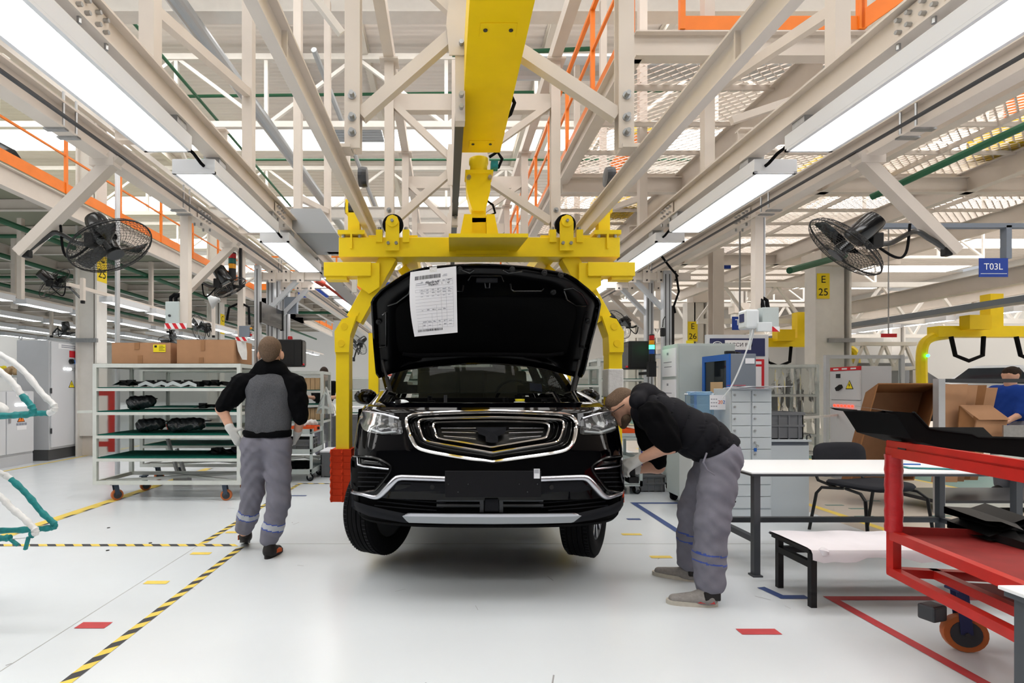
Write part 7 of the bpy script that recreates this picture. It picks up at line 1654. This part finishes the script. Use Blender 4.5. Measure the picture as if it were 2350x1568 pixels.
for i in range(5): obj('black_fitting', MB().box((3.18+i*.05, 6.0+i*.06, 1.75), (.1, .05, .035), rotz(i*.5)), 'black_plastic', None, 'small black fitting on top of the slate grey cabinet, %s from the front' % ['first', 'second', 'third', 'fourth', 'fifth'][i], 'fitting', 'black fittings on the slate cabinet', bevel=.006)
wc = T('water_cooler', 'water cooler with blue bottle left of the locker', 'water cooler', (2.66, 5.62, 0)); bx_, by_ = 2.66, 5.62
obj('cabinet', MB().bb((bx_-.15, by_-.15, 0), (bx_+.15, by_+.15, .92)), 'bottle_white', wc, bevel=.015); bt = obj('bottle', MB().lathe([(.03, 0), (.05, .02), (.13, .06), (.138, .10), (.132, .12), (.138, .14), (.138, .24), (.132, .255), (.138, .27), (.138, .34), (.13, .375), (.115, .385), (.1, .38)], (bx_, by_, .93), (0, 0, 1), 28), 'water_blue', wc, smooth=40)
obj('bottle_ring', MB().tube([(bx_+.137*math.cos(a), by_+.137*math.sin(a), 1.285) for a in np.linspace(0, 2*pi, 24, endpoint=False)], .012, 6, closed=True), 'water_blue', bt, smooth=True)
cal = T('calendar', 'small white 202 calendar hanging in front of the blue bottle', 'calendar', (2.76, 5.46, 1.13)); obj('page', MB().bb((2.69, 5.455, 1.13), (2.85, 5.46, 1.28)), 'paper', cal)
for i, (ch_, m_) in enumerate((('2', 'red_print'), ('0', 'orange'), ('2', 'cab_blue'))): text(ch_, (2.785+i*.024, 5.455, 1.205), (1, 0, 0), (0, 0, 1), .05, m_, cal, 'numeral')
k = MB()
for i in range(3):
    for j in range(3): k.bb((2.70+i*.024, 5.4535, 1.16+j*.036), (2.716+i*.024, 5.455, 1.17+j*.036))
obj('calendar_print', k, 'ink_soft', cal)
bd = T('notice_board', 'notice board with navy header and red framed sheets', 'board', (3.9, 7.2, 1.0)); X0, X1, ZB, ZT = 3.50, 4.34, 1.0, 2.07
obj('panel', MB().bb((X0, 7.2, ZB-.9), (X1, 7.24, ZT)), 'cab_light', bd); obj('header', MB().bb((X0+.05, 7.195, 1.78), (X1-.05, 7.2, 2.02)), 'navy', bd)
pl_ = obj('title_plate', MB().bb((3.75, 7.19, 1.865), (4.10, 7.195, 1.995)), 'white_print', bd); text('ШАССИ F04', (3.925, 7.19, 1.93), (1, 0, 0), (0, 0, 1), .07, 'ink', pl_)
em_ = obj('oval_emblem', MB().tube([(3.65+.06*math.cos(a), 7.192, 1.94+.035*math.sin(a)) for a in np.linspace(0, 2*pi, 24, endpoint=False)], .005, 5, closed=True), 'white_print', bd); text('СКО', (3.65, 7.195, 1.94), (1, 0, 0), (0, 0, 1), .04, 'white_print', em_)
obj('red_field', MB().bb((3.60, 7.195, .2), (X1-.06, 7.2, 1.74)), 'red_print', bd)
for r_ in range(3):
    for c_ in range(3): obj('notice_sheet', MB().bb((3.62+c_*.215, 7.19, 1.36-r_*.44), (3.62+c_*.215+.19, 7.195, 1.64-r_*.44)), 'paper', bd); obj('sheet_title', MB().bb((3.62+c_*.215, 7.19, 1.67-r_*.44), (3.62+c_*.215+.19, 7.195, 1.71-r_*.44)), 'paper', bd)
# ---- cart, tray and crate behind the bending man
cart('small pale trolley with orange bins behind the bending man', 1.80, 2.48, 6.75, 7.4, [.18, .47, .78]); bin_tray('orange parts tray on the trolley behind the bending man', (2.2, 6.95, .74), (.4, .3, .09), 'orange_plastic', 4)
obj('white_rolls', MB().tube([(2.05, 6.9, .93), (2.2, 6.85, .92)], .04, 12).tube([(2.22, 6.92, .92), (2.36, 6.9, .9)], .035, 12), 'bottle_white', None, 'white rolls lying above the orange parts tray', 'roll', smooth=40)
obj('glass_strip', MB().bar((1.95, 6.8, .88), (2.45, 7.0, .86), .12, .012), 'shelf_glass', None, 'pale glass strip lying across the orange parts tray', 'glass')
crate('grey crate of foil parts on the floor behind the bending man', 2.5, 2.84, 6.95, 7.3, 0, .22)
# ---- glass racks and far electrical cabinet
rack('glass rack of brown board packs right of the yellow arm', 2.55, 3.5, 9.0, 9.6, .15, [1.5, 1.2, .9, .5], 1.85); rack('glass rack with green shelves behind the right rear of the car', 1.75, 2.5, 8.6, 9.2, .15, [1.4, 1.1, .8, .5], 1.7)
for i in range(4): obj('board_pack', MB().bb((2.6+i*.22, 9.1, .91), (2.78+i*.22, 9.5, 1.15)), 'wood', None, 'brown board pack on the glass rack right of the yellow arm, %s from the left' % ['first', 'second', 'third', 'fourth'][i], 'box', 'board packs on the right glass rack', bevel=.004)
rf = rack('glass rack hung with clear plastic film by the far cabinet', 5.0, 5.86, 8.4, 9.0, .15, [1.25, .95, .62, .35], 1.72, None)
G = [[V((5.02+.84*i/24, 8.36+.03*math.sin(i*1.7+z*4)+.02*math.sin(i*.9), z)) for i in range(25)] for z in np.linspace(.35, 1.72, 12)]
fm = T('plastic_film', 'clear plastic film hanging over the far glass rack', 'film', (5.4, 8.38, .3)); obj('film', MB().grid(G), 'polythene', fm, smooth=True)
obj('pole_bar', MB().bar((3.75, 6.6, .92), (5.9, 8.0, .95), .03, .03), 'rack_paint', None, 'pale bar sticking out in front of the film hung rack', 'bar')
e3 = T('electrical_cabinet', 'grey electrical cabinet with red header and red indicator lights', 'cabinet', (5.97, 7.8, 0)); obj('body', MB().bb((5.83, 7.5, 0), (6.25, 8.1, 1.66)), 'cab_grey', e3, bevel=.005)
dr = obj('door', MB().bb((5.81, 7.51, 1.18), (5.83, 8.09, 1.60)), 'cab_light', e3); dr2 = obj('door', MB().bb((5.81, 7.51, .1), (5.83, 8.09, 1.17)), 'cab_light', e3); hd_ = obj('red_header', MB().bb((5.81, 7.51, 1.605), (5.83, 8.09, 1.66)), 'red_print', e3)
for i in range(3): obj('header_print', MB().bb((5.807, 7.58+i*.17, 1.62), (5.81, 7.68+i*.17, 1.642)), 'white_print', hd_)
warn(dr, (5.809, 7.70, 1.40), (0, -1, 0), .15); obj('meter', MB().bb((5.80, 7.88, 1.5), (5.81, 7.96, 1.56)), 'dark_metal', dr); obj('switch', MB().bar((5.79, 7.93, 1.33), (5.79, 7.84, 1.38), .04, .05), 'black_plastic', dr)
for i in range(9): obj('indicator', MB().cyl((5.81, 7.64+(i % 6)*.07, 1.09-.06*(i//6)), (5.795, 7.64+(i % 6)*.07, 1.09-.06*(i//6)), .018, n=10), 'indicator_red', dr2)
obj('handle', MB().bb((5.795, 7.56, .66), (5.81, 7.58, .8)), 'zinc', dr2)
for (a, b) in (((6.3, 8.9), (7.6, 8.9)),):
    pf = T('profile_screen', 'clear panel in an aluminium frame behind the far cabinet', 'screen', (6.95, 8.9, 0))
    for x in (6.3, 7.55): obj('post', MB().bb((x, 8.87, 0), (x+.06, 8.93, 1.9)), 'alu', pf)
    obj('top_rail', MB().bb((6.36, 8.88, 1.84), (7.55, 8.92, 1.9)), 'alu', pf); obj('pane', MB().bb((6.36, 8.895, .5), (7.55, 8.903, 1.84)), 'shelf_glass', pf)
# ---- cartons in a steel container
def open_carton(label, o, ex, ey, ez, m='cardboard', th=.012):
    o, ex, ey, ez = V(o), V(ex), V(ey), V(ez); t = T('open_carton', label, 'box', o+ex*.5-ez*0)
    def pnl(n_, a, b, c_, m_): nrm = (b-a).cross(c_-a).normalized()*th; obj(n_, MB().prism([(0, 0), (1, 0), (1, 1), (0, 1)], a, b-a, c_-a, nrm), m_, t)
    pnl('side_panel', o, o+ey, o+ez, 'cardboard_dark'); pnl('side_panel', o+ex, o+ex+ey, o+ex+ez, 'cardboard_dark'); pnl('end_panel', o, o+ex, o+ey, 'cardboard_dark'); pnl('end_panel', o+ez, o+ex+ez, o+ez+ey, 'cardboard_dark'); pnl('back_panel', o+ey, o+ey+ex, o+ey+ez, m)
    return t
open_carton('big open carton leaning on its side by the far cabinet', W(2016, 882, 6.0), (.70, .0, 0), (.30, .55, -.10), (-.30, 0, -1.08))
ct = T('steel_container', 'steel container frame holding flattened cartons at far right', 'container', (6.1, 6.0, 0))
px_ = (2156-CX)*5.75/F
for x in (px_, px_+2.2): obj('post', MB().bb((x-.035, 5.72, 0), (x+.035, 5.79, 1.45)), 'alu', ct)
for z in (.1, .62, 1.44): obj('rail', MB().bb((px_, 5.73, z-.03), (px_+2.2, 5.78, z+.01)), 'rack_paint' if z < 1 else 'dark_metal', ct)
obj('floor_panel', MB().bb((px_, 5.75, .1), (px_+2.2, 6.5, .14)), 'dark_metal', ct); obj('mesh_panel', MB().bb((px_+.7, 5.76, .62), (px_+2.2, 5.775, .95)), 'zinc', ct)
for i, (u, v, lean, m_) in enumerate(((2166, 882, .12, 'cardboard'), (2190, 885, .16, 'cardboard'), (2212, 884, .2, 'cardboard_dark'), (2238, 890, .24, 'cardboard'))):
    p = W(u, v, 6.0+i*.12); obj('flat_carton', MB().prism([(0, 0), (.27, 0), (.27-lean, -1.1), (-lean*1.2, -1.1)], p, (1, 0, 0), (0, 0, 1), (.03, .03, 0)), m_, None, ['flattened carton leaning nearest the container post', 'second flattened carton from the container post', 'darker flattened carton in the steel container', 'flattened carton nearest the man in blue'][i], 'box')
sb = T('carton', 'small open carton lying in the steel container', 'box', W(2245, 985, 5.9)); p = W(2205, 932, 5.9)
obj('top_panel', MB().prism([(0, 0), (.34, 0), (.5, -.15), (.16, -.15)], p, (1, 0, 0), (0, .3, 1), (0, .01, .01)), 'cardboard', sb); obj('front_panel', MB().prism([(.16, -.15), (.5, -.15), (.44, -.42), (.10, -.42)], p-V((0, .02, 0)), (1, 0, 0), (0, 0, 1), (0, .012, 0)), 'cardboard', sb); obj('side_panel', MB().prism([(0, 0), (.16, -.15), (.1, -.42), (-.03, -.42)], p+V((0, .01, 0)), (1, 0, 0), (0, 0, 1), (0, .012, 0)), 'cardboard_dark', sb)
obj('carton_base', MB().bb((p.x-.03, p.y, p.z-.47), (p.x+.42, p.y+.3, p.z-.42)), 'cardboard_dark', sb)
# ---- signs and sign frame
sg = T('hanging_sign', 'blue T03L sign hanging in a grey frame at right', 'sign', (4.97, 5.0, 2.4)); Ys = 5.0
obj('sign_plate', MB().bb((W(2246, 635, Ys).x, Ys-.006, W(0, 636, Ys).z), (W(2312, 592, Ys).x, Ys, W(0, 593, Ys).z)), 'blue_sign', sg); text('T03L', W(2278, 613, Ys)+V((0, -.006, 0)), (1, 0, 0), (0, 0, 1), .085, 'white_print', sg)
obj('underline', MB().bb((W(2249, 0, Ys).x, Ys-.008, W(0, 629, Ys).z), (W(2309, 0, Ys).x, Ys-.006, W(0, 628, Ys).z)), 'white_print', sg)
xa, xb = W(1975, 0, 5.06).x, W(2312, 0, 5.06).x; zt = W(0, 520, 5.06).z
obj('frame_beam', MB().bb((xa, 5.02, zt-.02), (xb+1.25, 5.08, zt+.02)), 'cab_slate', sg); obj('frame_post', MB().bb((xb-.05, 5.02, W(0, 592, 5).z), (xb, 5.08, zt)), 'cab_slate', sg); obj('frame_tie', MB().bb((xb+1.2, 5.02, zt), (xb+1.25, 5.08, 4.2)), 'cab_slate', sg)
s2_ = T('hanging_sign', 'small blue sign with white T above the notice board', 'sign', (4.37, 8.0, 2.2)); obj('sign_plate', MB().bb((4.28, 8.0, 2.22), (4.52, 8.01, 2.42)), 'blue_sign', s2_); text('T', (4.36, 8.0, 2.33), (1, 0, 0), (0, 0, 1), .13, 'white_print', s2_); obj('hanger', MB().bb((4.39, 8.005, 2.42), (4.41, 8.02, 4.45)), 'zinc', s2_)
rdp = T('hanging_sign', 'small red plate hanging under the far lamp rail', 'sign', (8.5, 10.2, 2.3)); obj('sign_plate', MB().bb((8.3, 10.2, 2.32), (8.6, 10.21, 2.39)), 'red_print', rdp); obj('hanger', MB().bb((8.44, 10.21, 2.39), (8.46, 10.22, 4.45)), 'zinc', rdp)
obj('sprinkler_pipe', MB().cyl((5.9, 3.3, 4.05), (4.45, 5.6, 3.35), .035, n=10), 'pipe_green', kind='structure')
obj('sprinkler_pipe', MB().cyl((6.1, 9.5, 3.44), (7.6, 10.2, 3.88), .06, n=10), 'pipe_green', kind='structure')
obj('chain_guide', MB().bb((5.0, 12.0, .5), (5.12, 12.1, 3.2)), 'groove', kind='structure'); obj('steel_upright', MB().ibeam((5.55, 11.0, 0), (5.55, 11.0, 4.2), .22, .22), 'cream', kind='structure')
for (a, b) in (((3.15, 11.2, 3.05), (9.8, 8.2, 4.0)), ((3.6, 13.5, 3.3), (9.8, 10.2, 3.9))): pass
# lattice girders of the far right bay
for i, (Y, zb, zt_) in enumerate(((13.2, 3.0, 3.9), (19, 3.2, 4.3))):
    t = T('lattice_girder', None, None, (11, Y, zb), kind='structure'); obj('bottom_chord', MB().bar((6.2, Y, zb), (18, Y, zb), .1, .12), 'white_steel', t); obj('top_chord', MB().bar((6.2, Y, zt_), (18, Y, zt_), .1, .12), 'white_steel', t)
    for k_ in range(9): x = 6.2+k_*1.3; obj('web_diagonal', MB().bar((x, Y, zb), (x+.65, Y, zt_), .06, .06).bar((x+.65, Y, zt_), (x+1.3, Y, zb), .06, .06), 'white_steel', t)
for i, (x, zb) in enumerate(((8.6, 3.05), (10.6, 3.4), (13.0, 3.6))): obj('conveyor_beam', MB().ibeam((x, 7.5, zb), (x, 24, zb), .14, .26), 'cream', kind='structure')
obj('cable_duct', MB().bb((9.3, 7.5, 2.75), (9.6, 24, 2.85)), 'cab_slate', kind='structure')
lt = T('lattice_stand', None, None, (9.6, 11.5, 1.5), kind='structure')
obj('chord', MB().bar((8.0, 11.5, 1.72), (10.1, 11.5, 1.78), .08, .08).bar((8.3, 11.5, 2.3), (10.1, 11.5, 2.3), .08, .08), 'white_steel', lt)
for k_ in range(4): x = 8.3+k_*.45; obj('lattice_bar', MB().bar((x, 11.5, 1.74), (x+.22, 11.5, 2.3), .05, .05).bar((x+.22, 11.5, 2.3), (x+.45, 11.5, 1.76), .05, .05), 'white_steel', lt)
for x in (8.1, 10.0): obj('stand_post', MB().bb((x, 11.46, 0), (x+.08, 11.54, 1.75)), 'white_steel', lt)
# ---- the far line of yellow carriers with bodies
def far_carrier(label, x, Y, s=1.0):
    t = T('conveyor_carrier', label, 'carrier', (x, Y, 0)); z = 2.3
    obj('cross_beam', MB().bb((x-1.1, Y-.12, z), (x+1.1, Y+.12, z+.2)), 'yellow', t); obj('lift_column', MB().bb((x-.12, Y-.1, z+.2), (x+.12, Y+.1, 3.1)), 'yellow', t)
    for e in (-1, 1):
        P = smooth_poly([(x+e*.8, Y, z+.05), (x+e*1.15, Y, z-.02), (x+e*1.3, Y, z-.25), (x+e*1.3, Y, 1.3), (x+e*1.3, Y, .5)], 5, False); obj('arm', MB().tube(P, .085, 8), 'yellow', t, smooth=True); obj('foot', MB().bb((min(x+e*1.3, x+e*.8), Y-.08, .42), (max(x+e*1.3, x+e*.8), Y+.08, .5)), 'yellow', t)
        obj('hose', MB().tube([(x+e*.3, Y-.15, z), (x+e*.35, Y-.18, z-.35), (x+e*.6, Y-.18, z-.45), (x+e*.85, Y-.18, z-.35), (x+e*.9, Y-.15, z)], .035, 8), 'rubber', t, smooth=True)
    obj('drive_box', MB().bb((x-.7, Y-.3, z+.12), (x-.3, Y-.1, z+.38)), 'yellow_duct', t); obj('signal', MB().ball((x-1.3, Y-.12, 1.95), .03, 8), 'green_lamp', t)
    return t
far_carrier('yellow carrier at far right above the man in blue', 10.2, 10.0); far_carrier('yellow carrier farther back left of the E 25 column', 8.2, 12.4)
def far_car(label, x, Y, z, m):
    t = T('car', label, 'car', (x, Y, z)); prof = [(-2.1, .2), (-2.1, .7), (-1.9, .85), (-1.1, .95), (-.5, 1.42), (.9, 1.45), (1.7, 1.05), (2.1, .95), (2.15, .3)]
    G = [[V((x+s*hw*(1 if zz < 1 else .8), Y+a, z+zz)) for a, zz in prof] for s, hw in ((-1, .9), (-.93, .9), (0, .9), (.93, .9), (1, .9))]
    G[0] = [V((p.x, p.y, z+.2)) for p in G[0]]; G[4] = [V((p.x, p.y, z+.2)) for p in G[4]]
    obj('body_shell', MB().grid(G), m, t, smooth=40)
    for s in (-1, 1):
        obj('side_glass', MB().prism([(-.75, .95), (-.4, 1.36), (.85, 1.38), (1.4, 1.0)], (x+s*.86, Y, z), (0, 1, 0), (-s*.0, 0, 1), (s*.02, 0, 0)), 'glass_dark', t)
        for a in (-1.3, 1.3): obj('wheel', MB().lathe([(.1, -.1), (.3, -.1), (.33, -.06), (.33, .06), (.3, .1), (.1, .1)], (x+s*.82, Y+a, z+.33), (1, 0, 0), 20), 'rubber', t)
    return t
far_car('dark car body on the far right conveyor line', 9.9, 12.6, .5, 'car_inner'); far_car('white car body on the far right conveyor line', 14.9, 13.5, .5, 'car_white')
far_car('white car body parked up on the left mezzanine', -9.3, 9.6, 4.62, 'car_white')
# ---- background rows beyond the car
for i, (x, Y, m_) in enumerate(((-.6, 14, 'rack_paint'), (1.9, 15, 'rack_paint'), (-2.6, 18, 'rack_paint'), (4.4, 18, 'rack_paint'))):
    rack(['distant pale rack seen left of the windscreen', 'distant pale rack seen right of the car', 'distant pale rack far behind the small glass rack', 'distant pale rack far behind the notice board'][i], x-.7, x+.7, Y, Y+.6, .15, [.5, .9, 1.3], 1.7)
wt = T('work_bench', 'distant white bench seen between the yellow leg and the hood', 'table', (-1.45, 11.2, 0)); obj('table_top', MB().bb((-2.2, 11, .92), (-.9, 11.6, .96)), 'table_white', wt)
for x in (-2.15, -1.6, -.98):
    for y in (11.03, 11.52): obj('leg', MB().bb((x, y, 0), (x+.04, y+.04, .92)), 'rack_paint', wt)
crate('grey crate on the floor beyond the yellow left leg', -1.7, -1.0, 10.3, 10.7, 0, .85)
for i, (a, b) in enumerate((((-3.5, 30, 2.1), (-.5, 30, 1.9)), ((-3.2, 33, 1.7), (-.4, 33, 1.75)))): obj('red_pipe', MB().cyl(a, b, .06, n=8), 'pipe_red', kind='structure')
obj('red_pipe', MB().cyl((-1.85, 7.9, 2.92), (-.9, 9.0, 2.25), .022, n=8).cyl((-1.92, 7.85, 2.95), (-1.82, 7.95, 2.9), .05, n=12), 'pipe_red', kind='structure')
obj('zinc_chute', MB().bar((-1.9, 7.6, 3.15), (-.75, 9.3, 2.0), .02, .16), 'duct_zinc', kind='structure')
hd2 = MB().prism([(-.3, 0), (-.22, .28), (.12, .28), (.3, 0)], (-1.55, 6.1, 3.12), (1, 0, 0), (0, 0, 1), (0, 1.0, 0)); obj('extract_hood', hd2, 'duct_zinc', kind='structure')
